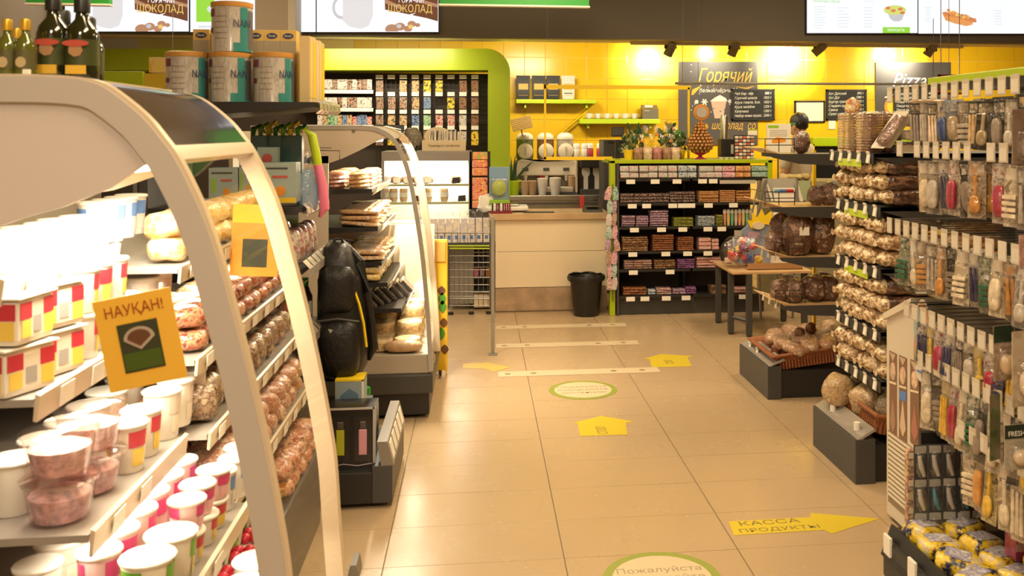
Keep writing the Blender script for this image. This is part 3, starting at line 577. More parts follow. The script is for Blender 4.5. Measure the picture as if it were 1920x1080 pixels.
p = PY(1111, 400, YK+.12); t = thing('card_reader', 'black card reader lying on the counter', 'device', (p.x, p.y, ZK)); MB().prism([(-.06, 0), (.06, 0), (.06, .05), (-.05, .02)], 'x', -.08, .08).build('reader_body', M['black'], t); MB().box(-.05, .05, -.02, .03, .04, .044).build('keypad', M['dark'], t)
p = PY(1010, 400, YK+.1); tag(MB().box(-.13, .13, -.05, .05, 0, .006, bev=.002).build('black_mat', M['black'], None, (p.x, p.y, ZK)), 'thin black mat lying on the counter top', 'mat')
# potted spiky plant
p = PY(962, 367, YBAR-.0); t = thing('aloe_plant', 'spiky green plant in a lime pot left of the dispenser', 'plant', (p.x, YBAR+.12, ZB))
MB().lathe([(.06, 0), (.08, .13), (.086, .13), (.086, .145), (.07, .14)], 16).build('pot', M['limelite'], t)
for i in range(12):
    an = i*2.4; l = R.uniform(.16, .3); rd = .03+.05*(i % 3)
    MB().tube([(0.02*math.cos(an), .02*math.sin(an), .13), (rd*math.cos(an), rd*math.sin(an), .13+l*.6), (rd*1.8*math.cos(an), rd*1.8*math.sin(an), .13+l)], [.012, .01, .001], 5).build('leaf', mat('aloe_green', (.05, .09, .04), .5), t)

# colourful snack column next to the lime frame
a = PY(900, 375, 8.25)
t = thing('snack_column_rack', 'narrow dark rack holding the red and yellow snack packs', 'rack', (a.x, 8.3, 0)); MB().box(-.09, .09, .05, .07, 0, PY(900, 284, 8.3).z).build('rack_back', M['black'], t)
for i, v in enumerate((285, 300, 315, 333, 347, 361, 376)):
    p = PY(900, v+14, 8.22); MB().box(-.075, .075, -.05, .05, p.z-.006, p.z-.002).wp('ledge', M['black'], t).location.x = 0
    c = ['lgreen', 'red', 'orange', 'maroon', 'red', 'orange', 'purple'][i]; m = prnt('snack_'+c, [M[c].node_tree.nodes['Principled BSDF'].inputs[0].default_value[:3], (.85, .45, .3), (.8, .1, .12), (.85, .6, .1)], 20)
    tag(MB().box(-.065, .065, -.02, .02, -.002, .064, bev=.008).build('snack_pack', m, None, (a.x, 8.28-.03, p.z)), '%s snack pack, %s from the top of the narrow rack' % (c.replace('lgreen', 'green'), nth(i)), 'snack', 'snack packs in the narrow rack')

# ---------------------------------------------------------------- lit chilled vitrine behind the curved case
YV = 8.35; x0, x1 = PY(715, 300, YV).x, PY(884, 300, YV).x
zf = lambda v: PY(800, v, YV).z
t = thing('chilled_vitrine', 'brightly lit chilled glass vitrine with two shelves of wraps', 'display case', (x0, YV, 0))
MB().box(x0, x1, YV, YV+.5, zf(302), zf(284), bev=.004).wp('top_panel', M['grey'], t)
MB().box(x1-.025, x1, YV, YV+.5, .0, zf(302)).wp('side_panel', M['grey'], t); MB().box(x0, x0+.025, YV, YV+.5, .0, zf(302)).wp('side_panel', M['grey'], t)
MB().box(x0+.025, x1-.025, YV+.47, YV+.5, .0, zf(302)).wp('back_panel', mat('vitrine_back', (.8, .75, .65), .4), t)
MB().box(x0+.03, x1-.03, YV+.02, YV+.06, zf(304), zf(302)+.0).wp('lamp_tube', M['lamp'], t)
MB().box(x0+.025, x1-.025, YV, YV+.45, .0, zf(420)).wp('lower_body', M['white'], t)
for v in (346, 380): MB().box(x0+.026, x1-.026, YV+.03, YV+.46, zf(v)-.008, zf(v)).wp('glass_shelf', clear('shelf_glass', (.96, .98, .94)), t); MB().box(x0+.026, x1-.026, YV+.02, YV+.03, zf(v)-.016, zf(v)+.004).wp('shelf_edge', mat('shelf_edge', (.4, .42, .25), .4), t)
MB().box(x0+.026, x1-.026, YV+.002, YV+.006, zf(408), zf(304)).wp('front_glass', M['glass'], t)
area('vitrine_light', ((x0+x1)/2, YV+.24, zf(305)), .3, 20, (1, .93, .8), sy=1.0).rotation_euler = (0, 0, PI/2)
for s_, (v, us) in enumerate([(346, [725, 745, 765, 785, 803, 855]), (380, [722, 738, 757, 803, 833])]):
    for i, u in enumerate(us):
        p = PY(u, v, YV+.15); q = thing('wrap_tub', 'wrapped sandwich with a paper band, %s on the %s vitrine shelf' % (nth(i), ['upper', 'lower'][s_]), 'sandwich', (p.x, p.y, zf(v)+.001), 'wraps in the lit vitrine')
        if s_: MB().lathe([(.028, 0), (.036, .03), (.036, .1), (.03, .115)], 12).build('wrap', mat('wrap_beige', (.6, .42, .24), .5, var=.3, vs=30), q); MB().lathe([(.0375, .04), (.0375, .08)], 12, cap0=False, cap1=False).build('paper_band', M['paper'], q)
        else: MB().blob((0, 0, .04), (.05, .06, .038), 3, amp=.01).build('sandwich_body', mat('sandwich_brown', (.34, .22, .14), .5, var=.4, vs=30), q); MB().box(-.03, .03, -.066, -.062, .01, .05).build('label', M['paper'], q)
for u, v in [(855, 346), (781, 380), (866, 380)]:
    p = PY(u, v, YV+.055); tag(MB().prism([(-.035, 0), (.035, .003), (.032, .055), (-.03, .05)], 'y', 0, .006).build('shelf_price_card', M['black'], None, (p.x, YV+.05, zf(v)+.005)), 'black price card on the vitrine shelf, %s' % {855: 'upper right', 781: 'lower middle', 866: 'lower right'}[u], 'price card')
# box of plastic cutlery on the vitrine
p = PY(833, 284, YV+.15); t = thing('cutlery_box', 'cream box full of white envelopes with a rounded back on the vitrine', 'box', (p.x, p.y, zf(284)))
MB().box(-.19, .19, -.09, .09, 0, .095, bev=.004).build('box_body', M['cream'], t); text = txt('Приятного аппетита', .028, M['brownprint'], t, (0, -.0915, .048))
MB().prism([(-.17+.0, .095)]+[(-.06+.12*math.cos(a_), .13+.085*math.sin(a_)) for a_ in [PI-PI*i/10 for i in range(11)]]+[(.06, .095)], 'y', .06, .07).build('rounded_back', M['cream'], t)
for i in range(22): MB().box(-.13+i*.0135, -.121+i*.0135, -.06, .05, .06, .17+R.uniform(0, .02), M=Matrix.Rotation(R.uniform(-.04, .04), 4, 'Y')).build('envelope', [M['paper'], M['white'], M['dark']][0 if i % 5 else 2 if i % 2 else 1], t)
t2 = thing('foil_goods', 'dark crinkled foil bag left of the cutlery box', 'bag', (PY(773, 284, YV+.2).x, YV+.2, zf(284))); MB().blob((0, 0, .1), (.08, .06, .1), 2.6, amp=.05, sc=18, seed=4).build('foil_bag', mat('foil_dark', (.2, .18, .14), .25, metal=.5, bump=.8, bs=50), t2)

# cartons of drink bottles and the roll cage, left of the counter
t = thing('carton_stack_table', 'grey stand under the white carton packs', 'stand', (PY(800, 460, 7.95).x, 8.0, 0)); MB().box(0, .75, -.12, .3, .55, .578).build('stand_top', M['dark'], t); [MB().box(x_, x_+.03, .27, .3, 0, .55).build('leg', M['dark'], t) for x_ in (0, .36, .72)]
for i in range(9):
    p = PY(800+i*14, 452, 7.92); q = thing('milk_carton', 'white drink carton, %s from the left behind the roll cage' % nth(i), 'carton', (p.x, p.y, .58), 'white drink cartons')
    MB().box(-.028, .028, -.03, .03, 0, .2, bev=.002).build('carton_body', prnt('carton_white', [(.75, .68, .62), (.72, .62, .56), (.5, .5, .65), (.76, .7, .62)], 14, coat=0), q); MB().box(-.012, .012, -.032, -.03, .03, .06).build('blue_mark', M['blue'], q)
    if i < 9: MB().blob((0, 0, .235), (.03, .03, .035), 2.5, amp=.015, sc=30, seed=i).build('wrapped_top', M['film'], q)
YCg = 7.80; t = thing('roll_cage', 'grey wire roll cage with lime handle bars left of the counter', 'cage', (PY(842, 580, YCg).x, YCg, 0))
def wbar(u0, v0, u1, v1, r_=.004, m='wire', n='wire_bar', Y=YCg): MB().tube([PY(u0, v0, Y), PY(u1, v1, Y)], r_, 5).wp(n, M[m], t)
for u in range(843, 920, 9): wbar(u, 465, u, 575, .003)
for u in (810, 820, 833, 846, 858, 870, 882, 894, 906, 918): wbar(u, 437, u, 462, .003)
wbar(806, 437, 919, 437); wbar(806, 461, 919, 461, .007, 'lime', 'lime_bar'); wbar(843, 466, 919, 466, .007, 'lime', 'lime_bar')
for v in (480, 492, 506, 520, 534, 547, 556, 573): wbar(842, v, 919, v)
wbar(841, 460, 841, 578, .009, 'wire', 'corner_post'); wbar(919, 440, 919, 578, .008, 'wire', 'corner_post')
wbar(843, 560, 919, 560, .006, 'wire', 'lower_rail')
for u in (846, 884, 916): p = PZ(u, 584); MB().cyl((p.x, 7.83, .0), .022, .02, 12, M=None).wp('castor', M['black'], t)
t = thing('dark_back_cabinet', 'grey cabinet seen through the roll cage wires', 'cabinet', (PY(843, 580, 7.98).x, 8.0, 0)); p, q = PY(842, 462, 8.0), PY(888, 580, 8.0); MB().box(p.x, q.x, 8.02, 8.22, .05, .54, bev=.005).wp('cabinet_body', mat('mid_grey', (.25, .23, .2), .5), t)
m_ = thing('cage_shelf_goods', 'dark shelf block with pink pots behind the cage wires', 'shelf', (PY(903, 580, 8).x, 8.0, 0)); p, q = PY(889, 462, 8), PY(922, 580, 8)
for v in (472, 500, 520, 548): z_ = PY(900, v, 8).z; MB().box(p.x, q.x, 8.0, 8.25, z_-.008, z_).wp('shelf_board', M['grey'], m_)
MB().box(p.x, q.x, 8.25, 8.27, .0, .55).wp('shelf_back', M['black'], m_); MB().box(p.x, q.x, 8.02, 8.2, .02, .13).wp('shelf_base', M['cream'], m_)
for i in range(3): a_ = PY(893+i*11, 519, 8.08); tag(MB().box(-.02, .02, -.02, .02, 0, .07, bev=.006).build('small_pot', [M['pink'], M['lilac'], M['orange']][i], None, (a_.x, 8.08, PY(900, 520, 8).z)), ['pink', 'lilac', 'orange'][i]+' small pot on the shelf behind the roll cage', 'pot')

# ================================================================== CANDY RACK
YD = 7.6; DX0, DX1, DXM = 1.136, 2.36, 1.735
zc = lambda v: PY(1160, v, YD).z
t = thing('candy_rack', 'black candy rack with six shelves inside a lime green frame', 'rack', (DX0, YD, 0)); CR = t
MB().box(DX0, DX1, YD+.06, YD+.48, 0, .145, bev=.004).wp('base_box', M['dark'], t); MB().box(DX0, DX1, YD+.46, YD+.49, .1, zc(310)).wp('back_panel', mat('rack_back_brown', (.06, .04, .025), .6), t)
MB().box(DX0-.02, DX0, YD+.02, YD+.49, 0, zc(306)).wp('end_panel', M['dark'], t); MB().box(DXM-.01, DXM+.01, YD+.3, YD+.46, .1, zc(310)).wp('divider', M['black'], t)
p0, p1 = PY(1144, 306, YD), PY(1450, 306, YD)
MB().box(p0.x, p0.x+.045, YD+.02, YD+.09, 0, zc(301), bev=.004).wp('lime_post', M['lime'], t); MB().box(p0.x, p1.x, YD+.02, YD+.55, zc(307), zc(300), bev=.004).wp('lime_top', M['lime'], t); MB().box(p1.x-.04, p1.x, YD+.02, YD+.1, zc(345), zc(301), bev=.004).wp('lime_post', M['lime'], t)
SH = [336, 382, 427, 473, 507, 556]
for i, v in enumerate(SH):
    for k, (xa, xb) in enumerate([(DX0, DXM-.012), (DXM+.012, DX1)]):
        z_ = zc(v); MB().box(xa, xb, YD+(.02 if i < 5 else 0), YD+.45, z_-.02, z_, bev=.002).wp('shelf', M['black'], t)
tagm = MB().box(-.036, .036, -.003, 0, -.018, .018).mesh('price_tag', M['paper'])
for i, us in enumerate([(1183, 1229, 1270, 1318, 1338), (1186, 1213, 1262, 1280, 1296, 1329, 1376), (1190, 1241, 1281, 1328, 1354), (1187, 1249, 1290, 1328), (1188, 1257), (1182, 1209, 1249, 1286, 1393)]):
    for u in us: p = PY(u, SH[i]+4, YD+.0); inst('price_tag', tagm, CR, (p.x-DX0, (.0 if i < 5 else -.02)-.001+.016, zc(SH[i])-.022))
p, q = PY(1350, 338, YD), PY(1417, 342, YD); MB().box(p.x, min(q.x, DX1), YD+.005, YD+.012, q.z-.01, p.z).wp('long_price_strip', mat('grey_strip', (.45, .42, .36), .4), t)
pal = dict(choc=[(.12, .05, .02), (.35, .16, .07), (.06, .03, .02), (.5, .35, .2)], purple=[(.22, .08, .2), (.5, .35, .45), (.12, .03, .12), (.6, .5, .5)], orange=[(.62, .3, .12), (.4, .15, .06), (.7, .45, .2)], dark=[(.05, .03, .03), (.12, .06, .05), (.4, .3, .28), (.02, .02, .02)],
 lime=[(.3, .35, .04), (.1, .12, .02), (.45, .4, .1)], azure=[(.3, .45, .6), (.7, .68, .6), (.05, .12, .3)], redw=[(.7, .6, .52), (.45, .04, .06), (.72, .62, .55), (.5, .1, .1)], brown=[(.25, .08, .03), (.4, .17, .08), (.12, .04, .02)], mix=[(.5, .25, .06), (.1, .06, .15), (.6, .5, .4), (.3, .05, .05)],
 clear=[(.55, .55, .5), (.3, .45, .5), (.65, .6, .55), (.6, .2, .25)], pinkp=[(.6, .25, .4), (.7, .6, .5), (.45, .1, .3)], teal=[(.2, .4, .36), (.5, .55, .45), (.1, .25, .25)], multi=[(.5, .5, .1), (.1, .2, .5), (.6, .1, .1), (.7, .6, .4)], violet=[(.12, .06, .25), (.3, .2, .45), (.4, .1, .2), (.05, .03, .1)])
def pk(k): return prnt('candy_'+k, pal[k], 45, .25, .5, bump=.3, bs=70)
def bar(k, w_, d_, h_): return cached(('bar', k, w_, d_, h_), lambda: MB().rings([[(x*w_/2, y*d_/2*f, z) for x, y in ((-1, -1), (1, -1), (1, 1), (-1, 1))] for z, f in ((0, .8), (h_*.25, 1), (h_*.75, 1), (h_, .8))]).mesh('candy', pk(k)))
COL = dict(choc='brown', purple='purple', orange='orange-brown', dark='dark', lime='green', azure='blue and white', redw='red and white', brown='reddish brown', mix='orange and violet', clear='clear', pinkp='pink', teal='teal', multi='many-coloured', violet='violet')
STK = {}
def stackrow(i, u0, u1, n, layers, k, h_, d_=.12, gap=.96, cat='candy', noun='candy bar'):
    a, b = PY(u0, 400, YD+.05).x, PY(u1, 400, YD+.05).x; w_ = (b-a)/n*gap
    me = bar(k, round(w_, 3), d_, h_); base = STK.get(i, 0); STK[i] = base+n
    for c in range(n):
        for l in range(layers):
            x = a+(c+.5)*(b-a)/n; zz = zc(SH[i])+l*h_*1.02+.001
            lb = '%s %s, %s up in the %s stack, %s candy shelf' % (COL[k], noun, nth(l), nth(base+c), nth(i))
            inst_o = inst('candy_bar', me, None, (x, YD+.1+R.uniform(-.008, .008), zz), (0, 0, R.uniform(-.05, .05))); tag(inst_o, lb, cat, '%s candy on the %s rack shelf' % (COL[k], nth(i)))
for j in range(4): stackrow(0, 1162+j*36, 1196+j*36, 2, 2, 'clear' if j != 3 else 'azure', .052, .16, noun='glossy pouch')
stackrow(0, 1309, 1352, 3, 2, 'clear', .05, .16, noun='upright glossy pouch'); stackrow(0, 1353, 1377, 1, 2, 'pinkp', .05, .16, noun='pouch'); stackrow(0, 1378, 1406, 2, 2, 'orange', .05, .16, noun='pouch'); stackrow(0, 1407, 1440, 1, 2, 'teal', .05, .16, noun='pouch')
stackrow(1, 1163, 1255, 7, 3, 'dark', .025, .1, noun='foil sweet'); stackrow(1, 1256, 1303, 4, 4, 'dark', .022, .1, noun='small foil sweet'); stackrow(1, 1310, 1347, 1, 7, 'orange', .013); stackrow(1, 1349, 1378, 1, 7, 'orange', .014); stackrow(1, 1380, 1408, 1, 7, 'orange', .0135)
stackrow(2, 1165, 1190, 1, 5, 'purple', .018); stackrow(2, 1192, 1215, 1, 5, 'purple', .0175); stackrow(2, 1218, 1253, 1, 7, 'purple', .0185); stackrow(2, 1263, 1300, 1, 5, 'lime', .014); stackrow(2, 1308, 1340, 1, 5, 'azure', .016); stackrow(2, 1342, 1355, 1, 7, 'lime', .0125)
stackrow(3, 1165, 1215, 1, 7, 'choc', .0165); stackrow(3, 1223, 1263, 1, 7, 'brown', .0185); stackrow(3, 1270, 1300, 1, 7, 'brown', .0155); stackrow(3, 1310, 1333, 1, 3, 'redw', .033); stackrow(3, 1334, 1347, 1, 3, 'redw', .03)
stackrow(4, 1170, 1222, 3, 4, 'mix', .018); stackrow(4, 1226, 1266, 2, 4, 'choc', .018); stackrow(4, 1270, 1302, 2, 5, 'violet', .015); stackrow(4, 1306, 1352, 2, 4, 'redw', .022)
stackrow(5, 1168, 1212, 3, 3, 'brown', .02); stackrow(5, 1215, 1229, 1, 2, 'azure', .02); stackrow(5, 1231, 1258, 2, 3, 'multi', .017); stackrow(5, 1261, 1285, 2, 2, 'purple', .02); stackrow(5, 1286, 1305, 1, 3, 'violet', .018); stackrow(5, 1332, 1362, 1, 5, 'choc', .013); stackrow(5, 1374, 1402, 2, 2, 'redw', .022)
for j in range(8):
    p = PY(1360+j*7, 427, YD+.06); c = [(.75, .35, .25), (.75, .55, .2), (.15, .45, .3), (.7, .5, .35)][j % 4]
    q = thing('ice_pop', 'colourful upright ice pop tube, %s from the left on the rack' % nth(j), 'sweet', (p.x, YD+.08, zc(427)+.001), 'upright ice pops')
    MB().lathe([(.011, 0), (.014, .05), (.014, .1)], 8).build('pop_tube', mat('pop_%d' % (j % 4), c, .3, coat=.4), q); MB().lathe([(.014, .1), (.017, .11), (.012, .13), (.004, .135)], 8).build('pop_cap', M['paper'], q)
# clip strip of candy bags hanging at the left end
for r_ in range(8):
    for c in range(2):
        p = PY(1143+c*11, 350+r_*24, YD-.03); k = ['pinkp', 'teal', 'clear', 'teal', 'purple', 'mix', 'pinkp', 'multi'][(r_+c*3) % 8]
        me = cached(('bag', k), lambda: MB().rings([[(x*w_, y*d_, z) for x, y in ((-1, -1), (1, -1), (1, 1), (-1, 1))] for w_, d_, z in ((.022, .012, -.11), (.024, .016, -.05), (.01, .004, 0))]).mesh('candy', pk(k)))
        tag(inst('candy_bag', me, None, (p.x, YD-.02, p.z), (0, R.uniform(-.2, .2), R.uniform(-.3, .3))), '%s hanging candy bag, %s down on the %s strip' % (COL[k], nth(r_), ['outer', 'inner'][c]), 'candy bag', 'candy bags hanging at the end of the rack')
t = thing('clip_strip', 'pale hanging strip behind the candy bags at the rack end', 'strip', PY(1149, 345, YD+.0)); MB().tube([(0, 0, 0), (0, 0, -.95)], .004).build('strip_rod', M['wire'], t); MB().tube([(.04, 0, 0), (.04, 0, -.95)], .004).build('strip_rod', M['wire'], t)

# ---------------------------------------------------------------- on top of the candy rack
ZT = zc(300)
def onto(u, Y=YD+.2): p = PY(u, 300, Y); return Vector((p.x, Y, ZT))
for i in range(14):
    q = onto([1196, 1214, 1232, 1250, 1266, 1204, 1222, 1242, 1258, 1272, 1212, 1232, 1250, 1266][i], YD+[.12, .12, .12, .12, .12, .2, .2, .2, .2, .2, .3, .3, .3, .3][i])
    t = thing('gift_jar', 'sweet jar in gathered clear wrap, %s of the %s row on the candy rack' % (nth(i % 5), nth(i//5)), 'jar', q, 'wrapped sweet jars on the candy rack'); t.scale = (1.25, 1.25, 1.4)
    h_ = .09 if i < 5 else .15 if i < 10 else .2
    MB().lathe([(.03, 0), (.034, .02), (.034, .06), (.028, .07)], 12).build('jar_body', [mat('jar_brown', (.35, .2, .12), .4, var=.4, vs=40), mat('jar_cream', (.65, .5, .35), .4, var=.3, vs=40), mat('jar_rose', (.45, .2, .18), .4, var=.4, vs=40)][i % 3], t)
    MB().lathe([(.036, .0), (.04, h_*.5), (.012, h_*.72), (.03, h_)], 12, cap1=False).build('clear_wrap', M['film'], t)
    MB().lathe([(.014, h_*.68), (.014, h_*.76)], 10).build('ribbon', [M['gold'], M['green'], M['orange']][i % 3], t)
for (u, Y, s_, lb) in [(1178, YD+.12, .9, 'small leafy plant at the left end of the candy rack top'), (1192, YD+.35, 1.15, 'leafy plant with lemons behind the wrapped jars'), (1252, YD+.38, 1.3, 'tall flowering plant behind the wrapped jars'), (1276, YD+.2, .9, 'small bush with pale leaves beside the gold ball tree')]:
    t = thing('potted_plant', lb, 'plant', onto(u, Y)); MB().lathe([(.03, 0), (.042, .07), (.045, .07), (.045, .08), (.036, .078)], 12).build('pot', M['yel'] if u != 1252 else cw, t)
    lm = [mat('leaf_dark', (.04, .1, .03), .5), mat('leaf_pale', (.35, .35, .18), .5)]
    me = [MB().rings([[(x*w_, 0, z) for x in (-1, 1)]+[(0, .003, z)] for w_, z in ((.003, 0), (.016, .02), (.012, .045), (.001, .06))]).mesh('leaf', m) for m in lm]
    for i in range(34):
        an = R.uniform(0, 6.3); zz = R.uniform(.07, .21)*s_; rr = R.uniform(.01, .06)*s_
        inst('leaf', me[0 if R.random() < .7 else 1], t, (rr*math.cos(an), rr*math.sin(an), zz), (R.uniform(-.9, .9), R.uniform(-.9, .9), an), (s_,)*3)
    MB().tube([(0, 0, .06), (.005, 0, .2*s_)], .004).build('stem', M['green'], t)
    if u == 1252:
        for i in range(5): MB().blob((R.uniform(-.05, .05), R.uniform(-.03, .03), .22+R.uniform(0, .06)), (.018,)*3, 2, 8, 6).build('flower', M['yel'] if i % 2 else mat('peach', (.7, .35, .2), .5), t)
# tree of golden chocolate balls on a magenta foot
t = thing('chocolate_ball_tree', 'cone of golden chocolate balls on a magenta footed bowl', 'sweet tree', onto(1313, YD+.15))
MB().lathe([(.055, 0), (.058, .006), (.02, .02), (.014, .03), (.05, .045), (.07, .06)], 20).build('footed_bowl', mat('magenta', (.4, .03, .12), .3, coat=.5), t)
MB().lathe([(.055, .055), (.085, .1), (.09, .145), (.06, .195), (.034, .25), (.012, .3)], 14).build('cone_core', M['brownprint'], t)
bm_ = MB().blob((0, 0, 0), (.0165,)*3, 2, 10, 6).mesh('chocolate_ball', mat('gold_foil', (.42, .2, .06), .25, metal=.4, coat=.4, bump=.4, bs=120))
for k, (rr, zz) in enumerate([(.066, .07), (.088, .093), (.1, .118), (.1, .145), (.088, .172), (.07, .197), (.052, .222), (.044, .248), (.036, .274), (.024, .298)]):
    n = max(4, int(2*PI*rr/.033))
    for i in range(n): inst('chocolate_ball', bm_, t, (rr*math.cos(2*PI*(i+.5*(k % 2))/n), rr*math.sin(2*PI*(i+.5*(k % 2))/n), zz))
MB().lathe([(.062, -.005), (.068, 0), (.062, .005)], 20, M=Matrix.Translation((.0, -.04, .39)) @ Matrix.Rotation(PI/2, 4, 'X')).build('round_badge', mat('badge_orange', (.6, .25, .05), .4), t)
MB().lathe([(.045, -.004), (.045, .004)], 20, M=Matrix.Translation((.0, -.05, .39)) @ Matrix.Rotation(PI/2, 4, 'X')).build('badge_centre', M['greyframe'], t); MB().tube([(0, -.035, .24), (0, -.035, .35)], .004).build('badge_stick', M['orange'], t)
MB().prism([(.02, .26), (.05, .30), (.065, .27), (.045, .23)], 'y', -.02, 0).build('gold_bow', M['gold'], t)
# cylinder of straws / clear tall jar, black coffee grinder and price rack right of it
t = thing('tall_straw_dispenser', 'tall clear steel cylinder standing before the poster', 'dispenser', onto(1358, YD+.4)); MB().lathe([(.04, .0), (.04, .06)], 16).build('cylinder_foot', M['black'], t); MB().lathe([(.034, .06), (.034, .36), (.03, .37)], 18).build('cylinder_tube', M['steel'], t)
t = thing('black_coffee_grinder', 'black boxy appliance behind the straw cylinder', 'appliance', onto(1366, YD+.3)); MB().box(-.065, .065, 0, .12, 0, .17, bev=.006).build('appliance_body', M['black'], t); MB().box(.02, .05, -.003, 0, .04, .12).build('button_panel', M['greyframe'], t)
t = thing('gum_rack', 'wire rack filled with white and red gum packs on the candy rack', 'rack', onto(1396, YD+.12)); MB().box(-.085, .085, .03, .035, 0, .2).build('rack_back', M['black'], t)
for r_ in range(7):
    MB().box(-.085, .085, -.005, .03, r_*.028, r_*.028+.003).build('rack_wire', M['wire'], t)
    for c in range(5): MB().box(-.08+c*.033, -.052+c*.033, -.004, .02, r_*.028+.004, r_*.028+.024, bev=.002).build('gum_pack', [mat('gum_white', (.75, .68, .6), .4), mat('gum_red', (.5, .12, .1), .4), mat('gum_grey', (.5, .45, .4), .4)][(r_+c*2) % 3], t)
t = thing('green_price_placard', 'small lime topped card on the gum rack', 'card', onto(1411, YD+.16)+Vector((0, 0, .2))); MB().box(-.04, .04, 0, .004, 0, .05).build('card_face', M['paper'], t); MB().box(-.04, .04, -.001, .005, .04, .05).build('card_band', M['lime'], t)
t = thing('glass_ashtray_row', 'row of low clear dishes before the black appliance', 'dishes', onto(1362, YD+.08))
for i in range(3): MB().lathe([(.018, 0), (.026, .018), (.024, .018), (.014, .004)], 12, (-.045+i*.045, 0, 0)).build('dish', cw, t)
t = thing('lime_wall_cloth', 'dark green folded bag behind the flowering plant', 'bag', onto(1262, YD+.5)); MB().blob((0, 0, .2), (.09, .04, .045), 3, amp=.02).build('folded_bag', M['green'], t); MB().box(-.07, .07, -.02, .02, 0, .17).build('support_box', M['dark'], t)
# hot dog poster card behind
t, Y = board('hot_dog_flyer', 1437, 232, 1482, 296, M['paper'], 'white flyer with a green heading and a hot dog picture', 'flyer', None, 7.9, .01)
q = PY(1459, 296, 7.9); MB().tube([(q.x, 7.9, q.z), (q.x, 7.9, 0)], .008).wp('flyer_pole', M['grey'], t); flat('green_heading', rect(1440, 235, 1460, 240), Y, .001, M['lgreen'], t); flat('flyer_hot_dog', [(1447, 263), (1456, 257), (1472, 259), (1474, 265), (1462, 268), (1448, 268)], Y, .001, M['orange'], t)
for i in range(4): flat('flyer_line', rect(1443, 244+i*3.4, 1476, 245+i*3.4), Y, .001, M['greyframe'], t)
# counter right of the candy rack, dark ovens behind
a, b = PY(1450, 300, 8.1), PY(1600, 470, 8.1); t = thing('glass_bar_counter', 'bar counter with a glass front and white dishes right of the candy rack', 'counter', (a.x, 8.1, 0))
MB().box(a.x, b.x, 8.1, 8.6, .0, PY(1480, 340, 8.1).z, bev=.004).wp('counter_body', mat('counter_olive', (.3, .27, .18), .5), t); MB().box(a.x, b.x, 8.1, 8.106, PY(1480, 340, 8.1).z, a.z).wp('glass_front', M['glass'], t); MB().box(a.x, b.x, 8.1, 8.3, a.z, a.z+.01).wp('glass_top', M['glass'], t)  # counter body has one even dull olive colour
for i, u in enumerate((1468, 1482, 1496, 1510)): p = PY(u, 338, 8.3); tag(MB().blob((0, 0, .03), (.045, .05, .028), 2.4, amp=.02, sc=20, seed=i).build('pastry', mat('pastry_cream', (.75, .6, .3), .6, var=.2), None, (p.x, 8.3, PY(1480, 340, 8.1).z)), 'pale pastry behind the counter glass, %s from the left' % nth(i), 'pastry')
a, b = PY(1524, 262, 9.85), PY(1640, 320, 9.85); t = thing('oven_cabinet', 'black oven set in a lime and yellow cabinet behind the crispbreads', 'oven', (a.x, 9.85, 0))
MB().box(a.x, b.x+.5, 9.85, 10.4, PY(1540, 262, 9.85).z-.07, PY(1540, 258, 9.85).z, bev=.004).wp('lime_worktop', M['lime'], t); MB().box(a.x-.005, a.x+.02, 9.85, 10.4, 0, PY(1540, 270, 9.85).z).wp('yellow_edge', M['yframe'], t)
MB().box(a.x+.02, b.x+.5, 9.87, 10.38, .0, PY(1540, 270, 9.85).z).wp('oven_body', M['blackboard_face'], t); MB().box(a.x+.1, b.x, 9.855, 9.87, 1.2, 1.22).wp('oven_handle', M['greyframe'], t)

# ---------------------------------------------------------------- the seller, seen from behind
p = PY(1496, 236, 9.4); px, py = p.x, 9.4; HT = p.z+.125
t = thing('person', 'person with short dark hair and beige shirt standing behind the counter', 'person', (px, py, 0), None, PI+.6)
def skin(name, m, pts, edges, parent, root=0, lev=2):
    me = bpy.data.meshes.new(name); me.from_pydata([q[0] for q in pts], edges, []); o = link(bpy.data.objects.new(name, me)); md = o.modifiers.new('s', 'SKIN')
    for i, q in enumerate(pts): me.skin_vertices[0].data[i].radius = q[1] if isinstance(q[1], tuple) else (q[1], q[1])
    me.skin_vertices[0].data[root].use_root = True
    sb = o.modifiers.new('u', 'SUBSURF'); sb.levels = lev
    ev = o.evaluated_get(bpy.context.evaluated_depsgraph_get()); m2 = bpy.data.meshes.new_from_object(ev); bpy.data.objects.remove(o)
    m2.materials.clear(); m2.materials.append(m); m2.shade_smooth(); n = inst(name, m2, parent); return n
sh = HT-.33
P_ = [((0, 0, .95), (.15, .11)), ((0, 0, 1.1), (.13, .1)), ((0, 0, sh-.12), (.16, .11)), ((0, .0, sh), (.09, .07)), ((0, -.01, sh+.07), .055), ((0, -.015, sh+.13), .05),
 ((.17, 0, sh-.03), .058), ((.2, -.02, sh-.3), .045), ((.14, -.2, sh-.42), .034), ((.08, -.28, sh-.42), .03), ((-.17, 0, sh-.03), .058), ((-.2, -.02, sh-.3), .045), ((-.14, -.2, sh-.42), .034), ((-.08, -.28, sh-.42), .03),
 ((.09, 0, .88), .095), ((.1, -.01, .48), .065), ((.1, .02, .07), .045), ((.1, -.1, .04), .035), ((-.09, 0, .88), .095), ((-.1, -.01, .48), .065), ((-.1, .02, .07), .045), ((-.1, -.1, .04), .035)]
E_ = [(0, 1), (1, 2), (2, 3), (3, 4), (4, 5), (2, 6), (6, 7), (7, 8), (8, 9), (2, 10), (10, 11), (11, 12), (12, 13), (0, 14), (14, 15), (15, 16), (16, 17), (0, 18), (18, 19), (19, 20), (20, 21)]
skin('body', M['skin'], P_, E_, t)
